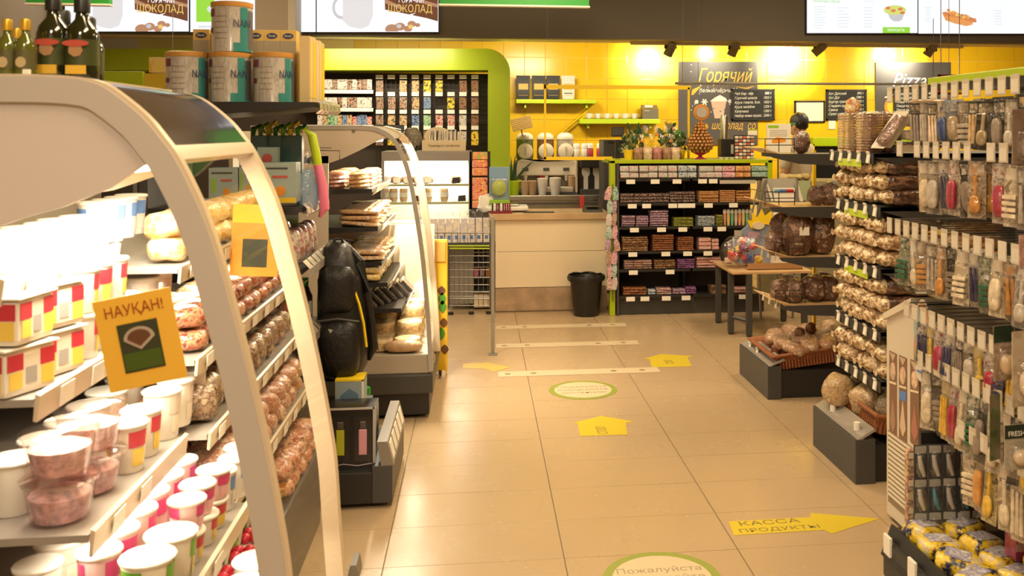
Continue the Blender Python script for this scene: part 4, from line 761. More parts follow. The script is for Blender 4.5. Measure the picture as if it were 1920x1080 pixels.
# head: face looks away to the left; egg-shaped with nose, ears, eyes
hz = HT-.115
hd = MB().blob((0, 0, hz), (.075, .09, .112), 2.15, 24, 16).blob((0, -.045, hz-.06), (.045, .045, .05), 2.1, 14, 10).blob((0, -.098, hz-.02), (.012, .018, .022), 2, 8, 6).blob((.078, .01, hz-.02), (.01, .02, .032), 2, 8, 6).blob((-.078, .01, hz-.02), (.01, .02, .032), 2, 8, 6).blob((0, -.085, hz-.065), (.022, .01, .008), 2, 8, 6)
hd.build('head', M['skin'], t)
for s_ in (-1, 1): MB().blob((s_*.03, -.083, hz+.005), (.012, .008, .007), 2, 8, 6).build('eye', M['white'], t)
MB().blob((0, .018, hz+.03), (.086, .096, .098), 2.2, 24, 14, amp=.012, sc=30).build('hair', M['hair'], t)
MB().lathe([(.088, -.014), (.089, .0), (.087, .014)], 24, (0, .01, hz+.01), cap0=False, cap1=False).build('green_headband', mat('headband_green', (.04, .2, .04), .5), t)
T_ = [((0, 0, .85), (.165, .125)), ((0, 0, 1.1), (.15, .115)), ((0, 0, sh-.12), (.175, .125)), ((0, .0, sh+.005), (.085, .075)), ((.17, 0, sh-.03), .07), ((.2, -.02, sh-.26), .058), ((-.17, 0, sh-.03), .07), ((-.2, -.02, sh-.26), .058)]
skin('shirt', M['shirt'], T_, [(0, 1), (1, 2), (2, 3), (2, 4), (4, 5), (2, 6), (6, 7)], t)
Tr = [((0, 0, .92), (.15, .12)), ((.09, 0, .86), .105), ((.1, -.01, .48), .08), ((.1, .02, .1), .06), ((-.09, 0, .86), .105), ((-.1, -.01, .48), .08), ((-.1, .02, .1), .06)]
skin('trousers', M['trousers'], Tr, [(0, 1), (1, 2), (2, 3), (0, 4), (4, 5), (5, 6)], t)
for s_ in (-1, 1):
    for k in range(5): MB().tube([(s_*.075+(k-2)*s_*.012, -.29, sh-.42), (s_*.06+(k-2)*s_*.014, -.34+abs(k-2)*.008, sh-.425), (s_*.05+(k-2)*s_*.014, -.36+abs(k-2)*.01, sh-.445)], [.009, .008, .006], 6).build('finger', M['skin'], t)
# ================================================================== CURVED DISPLAY CABINETS
def band(poly, wid):
    """closed strip of the given width inside an open curve (x, z)"""
    n = len(poly); inn = []
    for i in range(n):
        a, b = Vector(poly[max(i-1, 0)]), Vector(poly[min(i+1, n-1)]); d = (b-a).normalized(); inn.append((poly[i][0]-(-d.y)*-wid*-1 if False else poly[i][0]+d.y*wid, poly[i][1]-d.x*wid))
    return poly, inn
def smooth_curve(P, k=4):
    out = []
    for i in range(len(P)-1):
        p0 = Vector(P[max(i-1, 0)]); p1 = Vector(P[i]); p2 = Vector(P[i+1]); p3 = Vector(P[min(i+2, len(P)-1)])
        for j in range(k):
            t = j/k; q = .5*((2*p1)+(p2-p0)*t+(2*p0-5*p1+4*p2-p3)*t*t+(3*p1-p0-3*p2+p3)*t**3); out.append((q.x, q.y))
    out.append(tuple(P[-1])); return out
def strip(name, A, B, ax, a0, a1, m, parent):
    m_ = MB(); rs = []
    for p, q in zip(A, B): rs.append([(p[0], a0, p[1]), (p[0], a1, p[1]), (q[0], a1, q[1]), (q[0], a0, q[1])])
    return m_.rings(rs).wp(name, m, parent)
def sheet(name, A, y0, y1, th, m, parent):
    m_ = MB(); rs = []; n = len(A)
    for i, p in enumerate(A):
        a, b = Vector(A[max(i-1, 0)]), Vector(A[min(i+1, n-1)]); d = (b-a).normalized(); q = (p[0]+d.y*th, p[1]-d.x*th)
        rs.append([(p[0], y0, p[1]), (p[0], y1, p[1]), (q[0], y1, q[1]), (q[0], y0, q[1])])
    return m_.rings(rs).wp(name, m, parent)
# ---- case 1, near left
Y1, Y2, Y3 = 1.8, 2.40, 3.55
arc_px = [(-260, 150), (-120, 144), (0, 143), (80, 144), (140, 148), (180, 156), (215, 175), (270, 220), (305, 262), (332, 300), (376, 390), (405, 470), (430, 560), (455, 655), (480, 760), (503, 870), (523, 980), (538, 1080), (546, 1200)]
arc = smooth_curve(pp(arc_px, Y1), 3)
arc.append((arc[-1][0]+.02, .30))
X1b = -1.45
t = thing('curved_glass_fridge', 'large open fridge with curved glass and pale end panel, nearest on the left', 'fridge', (-.9, Y1, 0)); FR = t
ob, ib = band(arc, .046)
strip('end_frame', ob, ib, 'y', Y1-.012, Y1+.012, mat('end_frame_beige', (.5, .45, .41), .3), t)
e_o, e_i = band(arc, .008); strip('frame_edge', [(p[0]+.006, p[1]+.004) for p in ob], e_i, 'y', Y1-.006, Y1+.018, M['tan'], t)
strip('far_frame', ob, band(arc, .04)[1], 'y', Y2-.012, Y2+.03, M['tan'], t)
k0 = next(i for i, p in enumerate(arc) if p[0] > PY(150, 0, Y1).x); k1 = next(i for i, p in enumerate(arc) if p[0] > PY(306, 0, Y1).x); k2 = next(i for i, p in enumerate(arc) if p[0] > PY(322, 0, Y1).x)
sheet('canopy', arc[k0-2:k1+1], Y1+.02, Y2-.01, .012, mat('canopy_metal', (.32, .29, .27), .1, metal=1, bump=.05, bs=6), t)
sheet('canopy_lip', arc[k1:k2+2], Y1+.02, Y2-.01, .02, M['tan'], t)
sheet('front_glass', arc[k2+1:], Y1+.02, Y2-.012, .004, M['glass'], t)
lo = pp([(-260, 470), (0, 424), (60, 404), (120, 388), (210, 352), (290, 296), (312, 318), (330, 352)], Y1); up = [(p[0]*.5+q_[0]*.5, p[1]*.5+q_[1]*.5) for p, q_ in zip(ib, ob) if p[0] <= PY(345, 0, Y1).x]
MB().prism([up[0]]+up[1:]+lo[::-1], 'y', Y1-.004, Y1+.006).wp('end_panel', mat('end_panel_beige', (.64, .56, .52), .2), t)
ll = [q for q in ib if q[0] > PY(322, 0, Y1).x]
MB().prism([lo[0]]+lo[1:-1]+ll+[(ll[-1][0], .3), (X1b, .3)], 'y', Y1-.002, Y1+.002).wp('end_glass', M['glass'], t)
MB().box(X1b, arc[k0][0]-.03, Y1, Y2, 1.585, 1.60).wp('top_board', M['panel'], t); MB().box(X1b-.03, X1b, Y1, Y2+.03, 0, 1.58).wp('back_wall', mat('case_back', (.55, .5, .42), .4), t)
MB().box(X1b, -.5, Y1+.01, Y2+.02, 0, .28, bev=.01).wp('base_cabinet', M['dark'], t)
MB().prism([(-1.38, 1.42), (-.86, 1.36), (-.70, 1.415), (-.86, 1.385), (-1.38, 1.45)], 'y', Y1+.03, Y2-.03).wp('light_deflector', mat('deflector_cream', (.8, .62, .4), .3), t)
MB().box(-.80, -.76, Y1+.04, Y2-.04, 1.40, 1.42).wp('lamp_tube', M['lamp'], t)
shelves1 = [(-.86, 1.225), (-.80, 1.015), (-.705, .765), (-.56, .60), (-.47, .33)]
for i, (x, z) in enumerate(shelves1):
    yy = Y2-.02
    MB().box(X1b, x, Y1+.02, yy, z-.014, z).wp('shelf', mat('shelf_grey', (.3, .27, .24), .4), t)
    MB().prism([(x, z-.04), (x+.006, z-.042), (x+.012, z+.006), (x+.004, z+.01)], 'y', Y1+.02, yy).wp('price_rail', M['tan'], t)
    for j in range(int((yy-Y1-.15)/.15)):
        yq = Y1+.1+j*.15; MB().prism([(x+.012, z-.036), (x+.0135, z-.036), (x+.017, z+.002), (x+.0155, z+.002)], 'y', yq, yq+.06).wp('price_tag', M['paper'], t)
t = thing('meat_fridge', 'lower open fridge with meat and greens between the curved glass and the shelf unit', 'fridge', (-.62, Y2+.06, 0)); YM0, YM1 = Y2+.05, 3.72
shelves2 = [(-.74, 1.16), (-.70, .93), (-.67, .745), (-.64, .54), (-.60, .30)]
MB().box(X1b, -.60, YM0, YM1, 0, .295, bev=.01).wp('base_cabinet', M['dark'], t); MB().box(X1b-.03, X1b, YM0, YM1, 0, 1.4).wp('back_wall', mat('case_back', (.55, .5, .42), .4), t)
for x, z in shelves2[:4]:
    MB().box(X1b, x, YM0, YM1, z-.012, z).wp('shelf', mat('shelf_grey', (.3, .27, .24), .4), t); MB().prism([(x, z-.036), (x+.006, z-.038), (x+.01, z+.004), (x+.004, z+.008)], 'y', YM0, YM1).wp('price_rail', M['tan'], t)
    for j in range(7): yq = YM0+.06+j*.165; MB().prism([(x+.012, z-.032), (x+.0135, z-.032), (x+.016, z), (x+.0145, z)], 'y', yq, yq+.06).wp('price_tag', M['paper'], t)
wy = mat('yoghurt_white', (.85, .8, .72), .35); tubm = clear('tub_clear', (.95, .85, .85), .12, .1)
def cup(k, r=.036, h=.085):
    def f():
        m = prnt('cup_'+k, dict(fruit=[(.75, .65, .55), (.6, .08, .08), (.8, .6, .15), (.75, .68, .6)], green=[(.25, .5, .04), (.8, .75, .55), (.3, .55, .05)], pink=[(.7, .15, .35), (.75, .4, .5), (.6, .08, .25)], plain=[(.85, .8, .72), (.8, .72, .6), (.75, .3, .25)], blue=[(.75, .7, .65), (.15, .3, .6), (.8, .75, .7)])[k], 22, coat=.2)
        base = dict(fruit=(.8, .74, .64), green=(.8, .74, .6), pink=(.78, .5, .5), plain=(.82, .76, .66), blue=(.8, .76, .7))[k]; c1, c2 = dict(fruit=((.55, .04, .06), (.85, .6, .1)), green=((.14, .42, .02), (.7, .68, .2)), pink=((.6, .05, .2), (.8, .45, .5)), plain=((.72, .6, .5), (.8, .7, .55)), blue=((.12, .25, .55), (.7, .65, .6)))[k]
        rz_ = lambda z: r*(.84+.16*z/h)+.0007
        def patch(a0, a1, z0, z1, m_): return MB().rings([[(rz_(z0)*math.sin(a), -rz_(z0)*math.cos(a), z0), (rz_(z1)*math.sin(a), -rz_(z1)*math.cos(a), z1)] for a in [a0+(a1-a0)*q/6 for q in range(7)]], 0, False, False, False).mesh('printed_patch', m_)
        m1, m2 = mat('cup_c1_'+k, c1, .35), mat('cup_c2_'+k, c2, .35)
        body = MB().lathe([(r*.8, 0), (r*.84, .004), (r, h), (r*.94, h)], 16).mesh('cup_body', mat('cup_base_'+k, base, .35))
        lid = MB().lathe([(r*1.08, h-.002), (r*1.1, h+.002), (r*1.04, h+.005), (r*.3, h+.004)], 16).mesh('lid', wy)
        return [('cup_body', body, []), ('lid', lid, [])]+[('printed_patch', patch(a_, a_+1.1, h*.55, h*.9, m1), []) for a_ in (-1.3, .8, 2.9)]+[('printed_patch', patch(a_+.1, a_+.9, h*.15, h*.52, m2), []) for a_ in (-1.2, .9, 3.0)]
    return cached(('cup', k, r, h), f)
def quad():
    m = prnt('cup_fruit', [], 1); bm_ = MB()
    body = MB().box(-.058, .058, -.058, .058, 0, .085, bev=.012).mesh('cup_body', mat('fruit_box', (.8, .72, .6), .35)); foil = MB().box(-.062, .062, -.062, .062, .085, .09, bev=.002).mesh('foil_lid', wy)
    r1, r2 = mat('cup_c1_fruit', (.55, .04, .06), .35), mat('cup_c2_fruit', (.85, .6, .1), .35)
    def side(x0, x1, z0, z1, m): return MB().box(x0, x1, -.0588, -.058, z0, z1).box(.058, .0588, x0, x1, z0, z1).mesh('printed_patch', m)
    return [('cup_body', body, []), ('foil_lid', foil, [])]+[('printed_patch', side(*q), []) for q in ((-.052, -.018, .048, .078, r1), (-.048, -.02, .014, .045, r2), (.02, .052, .048, .078, r1), (.022, .05, .012, .046, r2), (-.012, .012, .02, .05, M['greyframe']))]
def tubt():
    body = MB().lathe([(.05, 0), (.062, .07), (.066, .075)], 18, cap1=False).mesh('tub', tubm); fill = MB().lathe([(.044, .004), (.055, .05), (.03, .06)], 14).mesh('filling', mat('beet_salad', (.6, .38, .4), .5, var=.5, vs=60)); lid = MB().lathe([(.068, .075), (.07, .082), (.05, .085), (.02, .084)], 18).mesh('lid', clear('lid_clear', (.98, .95, .92), .25, .08))
    return [('tub', body, []), ('filling', fill, []), ('lid', lid, [])]
prnt('cup_fruit', [(.75, .65, .55), (.6, .08, .08), (.8, .6, .15), (.75, .68, .6)], 22, coat=.2)
names1 = ['top', 'second', 'third', 'fourth', 'bottom']
def shelf_row(si, xo, y0, step, n, tpl, noun, cat, dz=0, grp=None, jit=.006, rowword='front'):
    x, z = shelves1[si]
    for i in range(n):
        put(tpl, noun[0], '%s, %s along the %s row, %s shelf of near fridge' % (noun[1], nth(i), rowword, names1[si]), cat, (x-xo+R.uniform(-jit, jit), y0+i*step, z+.001+dz), (0, 0, R.uniform(-.4, .4)), grp or '%s in the near fridge' % noun[1])
cm_ = cached('quad', quad); ct = cached('tub', tubt)
shelf_row(0, .06, 1.88, .085, 6, cup('plain', .038, .075), ('yoghurt_cup', 'white yoghurt cup'), 'yoghurt'); shelf_row(0, .06, 2.40, .09, 4, cup('blue', .038, .1), ('yoghurt_cup', 'blue printed yoghurt cup'), 'yoghurt')
shelf_row(1, .075, 1.885, .135, 2, cm_, ('fruit_yoghurt_block', 'fruit yoghurt block lying low'), 'yoghurt', 0, jit=.0); shelf_row(1, .075, 1.885, .135, 2, cm_, ('fruit_yoghurt_block', 'fruit yoghurt block stacked above'), 'yoghurt', .0925, jit=.0)
shelf_row(1, .05, 2.145, .085, 4, cup('fruit', .036, .09), ('yoghurt_cup', 'red and yellow fruit yoghurt cup'), 'yoghurt', 0); shelf_row(1, .05, 2.145, .085, 3, cup('fruit', .036, .09), ('yoghurt_cup', 'stacked fruit yoghurt cup'), 'yoghurt', .097)
shelf_row(1, .05, 2.53, .09, 2, cup('plain', .042, .11), ('yoghurt_cup', 'tall white yoghurt cup'), 'yoghurt')
shelf_row(1, .18, 1.9, .1, 6, cup('plain', .038, .085), ('yoghurt_cup', 'white yoghurt cup'), 'yoghurt', rowword='back')
shelf_row(2, .08, 1.90, .142, 2, ct, ('salad_tub', 'beetroot salad tub, lower'), 'salad tub'); shelf_row(2, .08, 1.90, .142, 2, ct, ('salad_tub', 'beetroot salad tub, upper'), 'salad tub', .088)
shelf_row(2, .05, 2.16, .1, 2, cup('fruit', .042, .1), ('yoghurt_cup', 'red fruit yoghurt cup'), 'yoghurt'); shelf_row(2, .05, 2.38, .1, 3, cup('plain', .042, .11), ('yoghurt_cup', 'tall white yoghurt cup'), 'yoghurt'); shelf_row(2, .19, 1.95, .12, 6, cup('plain', .045, .1), ('yoghurt_cup', 'wide white yoghurt cup'), 'yoghurt', rowword='back')
shelf_row(3, .055, 1.875, .105, 2, cup('green', .047, .095), ('yoghurt_cup', 'big green labelled yoghurt tub'), 'yoghurt'); shelf_row(3, .045, 2.07, .088, 3, cup('fruit', .036, .06), ('yoghurt_cup', 'low red yoghurt cup'), 'yoghurt'); shelf_row(3, .045, 2.07, .088, 3, cup('pink', .036, .06), ('yoghurt_cup', 'pink yoghurt cup, upper layer'), 'yoghurt', .067)
shelf_row(3, .16, 1.9, .1, 6, cup('pink', .038, .1), ('yoghurt_cup', 'pink yoghurt cup'), 'yoghurt', rowword='back'); shelf_row(3, .045, 2.345, .085, 3, cup('blue', .036, .09), ('yoghurt_cup', 'blue printed yoghurt cup'), 'yoghurt')
shelf_row(3, .27, 1.9, .1, 5, cup('plain', .04, .08), ('yoghurt_cup', 'white yoghurt cup'), 'yoghurt', rowword='rear'); shelf_row(4, .07, 1.9, .13, 5, cup('plain', .055, .11), ('yoghurt_cup', 'wide low white tub'), 'yoghurt')
# packs further along: meat, sausage, greens
def bagtpl(key, cols, hx, hy, hz, n=2.6, amp=.012, sc=22, scale=26, coat=.8, bump=.5, seed=0, name='pack_body'):
    return cached((key, seed), lambda: [(name, MB().blob((0, 0, hz), (hx, hy, hz), n, 16, 10, amp, sc, seed).mesh(name, prnt('bag_'+key, cols, scale, .35, coat, bump=bump, bs=60)), [])])
meat = [bagtpl('meat', [(.35, .06, .03), (.55, .2, .1), (.6, .35, .2), (.2, .03, .02)], .06, .05, .03, seed=s) for s in range(3)]
saus = [bagtpl('sausage', [(.5, .2, .12), (.65, .4, .28), (.35, .1, .05), (.7, .55, .4)], .07, .045, .035, seed=s) for s in range(3)]
brownp = [bagtpl('brownpack', [(.2, .1, .05), (.4, .27, .15), (.12, .05, .03), (.55, .42, .28)], .05, .045, .05, seed=s) for s in range(3)]
greenp = [bagtpl('greens', [(.1, .25, .03), (.3, .4, .1), (.5, .5, .3), (.05, .12, .02)], .07, .05, .06, amp=.03, seed=s) for s in range(3)]
orgp = [bagtpl('orange', [(.7, .4, .1), (.75, .5, .2), (.8, .6, .4)], .05, .045, .035, seed=s) for s in range(2)]
def packs(si, y0, n, step, tpls, noun, cat, layers=1, dz=.05, xo=.06, row='front'):
    x, z = shelves2[si]
    for l in range(layers):
        for i in range(n):
            put(R.choice(tpls), noun.split()[-1].replace('-', '_')+'_pack' if not noun.endswith('pack') else noun.replace(' ', '_'), '%s, %s along the %s row, %s layer, %s meat fridge shelf' % (noun, nth(i), row, ['lower', 'upper'][l], names1[si]), cat, (x-xo, y0+i*step, z+.002+l*dz), (R.uniform(-.1, .1), R.uniform(-.15, .15), R.uniform(-.5, .5)), '%ss in the meat fridge' % noun)
packs(0, 2.56, 10, .11, orgp, 'orange snack pack', 'snack', 2, .062); packs(1, 2.56, 11, .1, meat, 'red meat pack', 'meat', 2, .056); packs(1, 2.56, 10, .11, brownp, 'brown sausage pack', 'sausage', 1, .1, .17, 'back')
packs(2, 2.56, 11, .1, brownp, 'brown sausage pack', 'sausage', 1, .1); packs(2, 2.56, 9, .11, saus, 'pink sausage pack', 'sausage', 1, .1, .18, 'back')
packs(3, 2.56, 10, .11, saus, 'pink sausage pack', 'sausage', 2, .062); packs(3, 2.56, 10, .11, meat, 'red meat pack', 'meat', 2, .052, .19, 'back'); packs(4, 2.6, 5, .125, greenp, 'leafy greens pack', 'greens', 1, .1, .2); packs(4, 3.2, 5, .11, meat, 'red meat pack', 'meat', 2, .06)
for i in range(4):
    q = thing('radish_punnet', 'punnet of red radishes at the foot of the meat fridge, %s from the near end' % nth(i), 'vegetables', (-.665, 2.6+i*.12, .297), 'radish punnets')
    MB().box(-.05, .05, -.045, .045, 0, .02, bev=.004).build('punnet', M['white'], q)
    for j in range(6): MB().blob(((j % 3-1)*.03, (j//3-.5)*.04, .032), (.017, .017, .016), 2, 8, 6).build('radish', mat('radish_red', (.6, .03, .06), .3), q)
t = thing('green_salad_bowl', 'shallow cream bowl with lime green filling among the brown packs', 'bowl', (-.76, 2.9, .85)); MB().lathe([(.03, 0), (.05, .03), (.054, .03), (.04, .02)], 16).build('bowl_body', M['cream'], t); MB().blob((0, 0, .03), (.045, .045, .018), 2.4, amp=.01, sc=40).build('green_filling', M['limelite'], t)
for i in range(5):
    q = thing('leek_bundle', 'bundle of long green stalks standing in the meat fridge, %s from the near end' % nth(i), 'greens', (-.69, 2.58+i*.1, .30), 'green stalk bundles')
    for j in range(7): MB().tube([(R.uniform(-.02, .02), R.uniform(-.02, .02), 0), (R.uniform(-.03, .03), R.uniform(-.03, .03), .1), (R.uniform(-.05, .05), R.uniform(-.05, .05), R.uniform(.15, .21))], [.005, .007, .003], 5).build('stalk', [M['lgreen'], M['green'], mat('stalk_white', (.6, .6, .4), .5)][j % 3], q)
# yellow halal sign taped on the glass
def taped(label, u, v, Y, wpx, hpx, tilt, name='yellow_sign', halal=True):
    p = PY(u, v, Y); k = Y/FPX; w_, h_ = wpx*k, hpx*k
    q = thing(name, label, 'sign', p); q.rotation_euler = (0, -tilt, 0)
    MB().box(-w_/2, w_/2, -.001, .001, -h_/2, h_/2).build('sign_card', mat('sign_yellow', (.85, .48, .05), .45) if halal else mat('sign_orange', (.8, .33, .03), .45), q)
    if halal: txt('НАУҚАН!', h_*.165, mat('sign_red_text', (.35, .06, .01), .5), q, (0, -.0015, h_*.34), sx=.86)
    MB().box(-w_*.26, w_*.26, -.002, -.001, -h_*.33, h_*.2).build('sign_picture', mat('picture_dark', (.04, .045, .02), .4), q)
    return q, w_, h_
q, w_, h_ = taped('yellow paper sign with red lettering taped inside the end glass', 263, 637, Y1-.006, 134, 165, .19)
MB().prism([(w_*.2*math.cos(a_), h_*.02+h_*.13*math.sin(a_)) for a_ in [PI*i/12 for i in range(13)]]+[(0, -h_*.1)], 'y', -.003, -.002).build('picture_fan', mat('fan_metal', (.45, .36, .28), .4), q)
MB().prism([(w_*.15*math.cos(a_), h_*.03+h_*.09*math.sin(a_)) for a_ in [PI*i/12 for i in range(13)]]+[(0, -h_*.06)], 'y', -.004, -.003).build('picture_fan_middle', M['brownprint'], q)
MB().box(-w_*.24, w_*.24, -.003, -.002, -h_*.31, -h_*.12).build('picture_grass', mat('picture_green', (.06, .1, .01), .4), q)
q, w_, h_ = taped('smaller orange sign hanging further back in the fridge', 478, 468, 2.9, 84, 96, -.05, 'orange_sign', False)
MB().box(-w_*.5, w_*.4, .001, .003, h_*.2, h_*.85).build('lime_card', M['yel'], q)

# ---- oil bottles on the fridge top
def oilbottle(label, u, hh, Y, lit):
    p = PY(u, 150, Y); q = thing('olive_oil_bottle', label, 'bottle', (p.x, Y, 1.601)); r_ = .033 if lit else .02
    b1 = MB().rings([[(x*w_, y*w_, z) for x, y in [(math.cos(a_)*(1 if True else 1), math.sin(a_)) for a_ in [2*PI*i/20 for i in range(20)]]] for w_, z in ((r_*.9, 0), (r_, .01), (r_, hh*.55), (r_*.85, hh*.64), (r_*.42, hh*.74), (r_*.36, hh*.82), (r_*.36, hh*.84))])
    b1.build('bottle_glass', M['oil'] if lit else mat('small_oil_glass', (.1, .11, .01), .08, coat=1), q)
    MB().lathe([(r_*.48, hh*.82), (r_*.48, hh*.97), (r_*.42, hh)], 16).build('cap', mat('cap_black', (.015, .015, .012), .35) if lit else mat('cap_gold', (.7, .42, .04), .3, metal=.5), q)
    MB().lathe([(r_+.0008, hh*.2), (r_+.0008, hh*.5)], 20, cap0=False, cap1=False).build('label', mat('label_dark', (.05, .06, .015), .4) if lit else mat('label_olive', (.1, .09, .03), .4), q)
    if not lit: MB().prism([(r_*.5*math.cos(a_), hh*.3+.011*math.sin(a_)) for a_ in [2*PI*i/14 for i in range(14)]], 'y', -r_-.002, -r_-.0003).build('cream_emblem', mat('emblem_cream', (.5, .38, .2), .5), q)
    if lit:
        MB().prism([(r_*.8*math.cos(a_), hh*.45+.007*math.sin(a_)) for a_ in [2*PI*i/16 for i in range(16)]], 'y', -r_-.003, -r_-.0005).build('red_emblem', mat('emblem_red', (.5, .08, .05), .4), q)
        MB().prism([(r_*.45*math.cos(a_), hh*.37+.014*math.sin(a_)) for a_ in [2*PI*i/7 for i in range(7)]], 'y', -r_-.002, -r_-.0003).build('olive_branch', mat('branch_tan', (.4, .22, .1), .5), q)
        MB().box(-r_*.6, r_*.6, -r_-.0015, -r_+.002, hh*.1, hh*.2).build('gold_strip', M['gold'], q)
    return q
for a_ in [('tall dark oil bottle with red emblem, left of the pair', 100, .187, 2.12, 1), ('tall dark oil bottle with red emblem, right of the pair', 154, .183, 2.12, 1), ('tall dark oil bottle half hidden behind the left one', 118, .176, 2.3, 1), ('tall dark oil bottle half hidden behind the right one', 166, .165, 2.34, 1),
           ('small oil bottle with gold cap at the left edge', 14, .126, 2.05, 0), ('small oil bottle with gold cap beside the tall ones', 48, .127, 2.05, 0), ('small gold capped oil bottle behind and between the others', 32, .125, 2.22, 0)]: oilbottle(*a_)
t = thing('white_clip', 'tiny white clip on the fridge top edge', 'clip', (PY(50, 144, 1.84).x, 1.84, 1.601)); MB().box(-.006, .006, -.004, .004, 0, .012, bev=.001).build('clip_body', M['paper'], t)

# ================================================================== LEFT GONDOLA with tins, boxes, backpack
G0, G1 = 3.84, 4.42
t = thing('left_shelf_unit', 'black shelf unit behind the near fridge, facing the aisle', 'shelf unit', (-1.1, G0, 0)); LG = t
MB().box(-1.25, -.42, G0, G1, .02, .145, bev=.004).wp('base_box', M['black'], t)
MB().box(-.42, -.34, G0, G1, .02, .17, bev=.004).wp('base_bumper', M['dark'], t); MB().box(-1.3, -1.27, G0, G1, 0, 1.65).wp('back_panel', M['dark'], t)
MB().prism([(-.385, .17), (-.335, .17), (-.36, .265), (-.40, .265)], 'y', G0, G1).wp('slanted_price_rail', mat('rail_brown_grey', (.22, .19, .16), .35), t)
GS = [(-.64, 1.615), (-.69, 1.20), (-.69, .955), (-.70, .66)]
for i, (x, z) in enumerate(GS):
    MB().prism([(-1.27, z-.07 if i < 2 else z-.05), (-1.27, z), (x, z), (x, z-.02)], 'y', G0, G1).wp('shelf', M['black'], t)
    for j in range(6):
        yq = G0+.01+j*.095
        P = [(x+.002, z-.045), (x+.02, z-.03), (x+.018, z-.005), (x+.002, z+.012)] if i < 2 else [(x+.002, z-.06), (x+.03, z-.035), (x+.03, z), (x+.002, z+.03)]
        MB().prism(P+[(p[0]-.002, p[1]) for p in P[::-1]], 'y', yq, yq+.075).wp('curved_price_holder', clear('holder_clear', (.92, .88, .8), .3, .1) if False else mat('holder_pale', (.5, .45, .37), .15, coat=.6), t)
for j in range(5): yq = G0+.03+j*.11; MB().prism([(-.341, .185), (-.337, .185), (-.354, .25), (-.358, .25)], 'y', yq, yq+.075).wp('price_tag', M['paper'], t)
# tins
def tin(label, x, y, z, rz=0):
    q = thing('formula_tin', label, 'tin', (x, y, z), 'milk formula tins'); q.rotation_euler = (0, 0, rz); r_, h_ = .079, .195
    MB().lathe([(r_, 0), (r_, .004), (r_-.001, .008), (r_-.001, h_-.008), (r_, h_-.003), (r_*.9, h_)], 32).build('tin_body', prnt('tin_silver', [(.55, .5, .46), (.6, .56, .52), (.42, .4, .38), (.58, .54, .5)], 10, .22, .5, (3, 3, .6)), q)
    MB().lathe([(r_+.001, h_-.016), (r_+.002, h_-.012), (r_+.002, h_+.003), (r_*.93, h_+.005)], 32).build('orange_lid', mat('lid_ochre', (.6, .3, .07), .4), q)
    def patch(a0, a1, z0, z1, m, n, rr=.0012):
        m_ = MB(); N = 8; m_.rings([[((r_+rr)*math.sin(a), -(r_+rr)*math.cos(a), z0), ((r_+rr)*math.sin(a), -(r_+rr)*math.cos(a), z1)] for a in [a0+(a1-a0)*i/N for i in range(N+1)]], 0, False, False, False).build(n, m, q)
    tl = mat('tin_teal', (.08, .42, .42), .2, metal=.4, coat=.5)
    patch(.55, .95, .0, h_-.02, tl, 'teal_stripe'); patch(.2, 1.3, .0, .035, tl, 'teal_foot'); patch(.95, 1.5, .01, h_-.03, mat('tin_dark', (.12, .12, .13), .3), 'dark_side')
    patch(-1.3, -.85, h_-.055, h_-.025, mat('tin_maroon', (.2, .03, .09), .4), 'maroon_mark'); patch(-1.3, -.95, .075, .095, mat('tin_maroon', (.2, .03, .09), .4), 'maroon_mark')
    for k in range(5): patch(-.8, -.1, .05+k*.022, .053+k*.022, mat('tin_text', (.35, .32, .3), .4), 'text_line')
    o = txt('NAN', .042, mat('tin_navy', (.05, .08, .15), .4), q, ((r_+.002)*math.sin(.62), -(r_+.002)*math.cos(.62), .11), (PI/2, 0, .62), sx=.8)
    return q
zt1 = GS[0][1]+.001
for i, (u, rz) in enumerate([(356, .3), (437, .05), (517, .25)]):
    p = PY(u, 195, 4.0); tin(['silver formula tin, left of the row on the top shelf', 'silver formula tin, middle of the row under another', 'silver formula tin, right of the row on the top shelf'][i], p.x, 3.96, zt1, rz)
p = PY(440, 95, 4.0); tin('silver formula tin standing on top of the other tins', p.x, 3.96, zt1+.2, .1)
# cereal boxes with blue oval
for i in range(8):
    p = PY([381, 421, 453, 483, 513, 543, 556, 568][i] if i < 6 else 543, 70, 4.15+(0 if i < 6 else .08*(i-5))); yq = 4.15+(0 if i < 6 else .09*(i-5))
    q = thing('cereal_box', '%s yellow topped cereal box behind the tins' % (nth(i) if i < 6 else ['seventh', 'eighth'][i-6]+', further back,'), 'box', (p.x, yq, zt1), 'yellow topped cereal boxes')
    MB().box(-.033, .033, -.03, .05, 0, .31, bev=.002).build('box_body', mat('box_yellow', (.75, .52, .16), .4), q); MB().box(-.0325, .0325, -.0315, -.03, .0, .265).build('grey_front', mat('box_greyfront', (.42, .36, .26), .4), q)
    MB().prism([(.022*math.cos(a_), .285+.012*math.sin(a_)) for a_ in [2*PI*k/16 for k in range(16)]], 'y', -.032, -.03).build('blue_oval', mat('oval_blue', (.03, .04, .12), .4), q); txt('Nestlé', .014, M['paper'], q, (0, -.0325, .285), sx=.8, ext=.0003)
for i in range(5):
    q = thing('slim_cereal_box', 'slim cream and yellow box, %s in the row along the shelf edge' % nth(i), 'box', (-.70, 3.98+i*.075, zt1), 'slim boxes along the top shelf edge'); MB().box(-.02, .022, -.03, .03, 0, .27+.004*(i % 2), bev=.002).build('box_body', mat('slim_cream', (.75, .58, .3), .4), q); MB().box(.022, .0235, -.026, .026, .02, .25).build('yellow_side', [mat('slim_yellow', (.8, .6, .2), .4), M['yel'], M['cream']][i % 3], q)
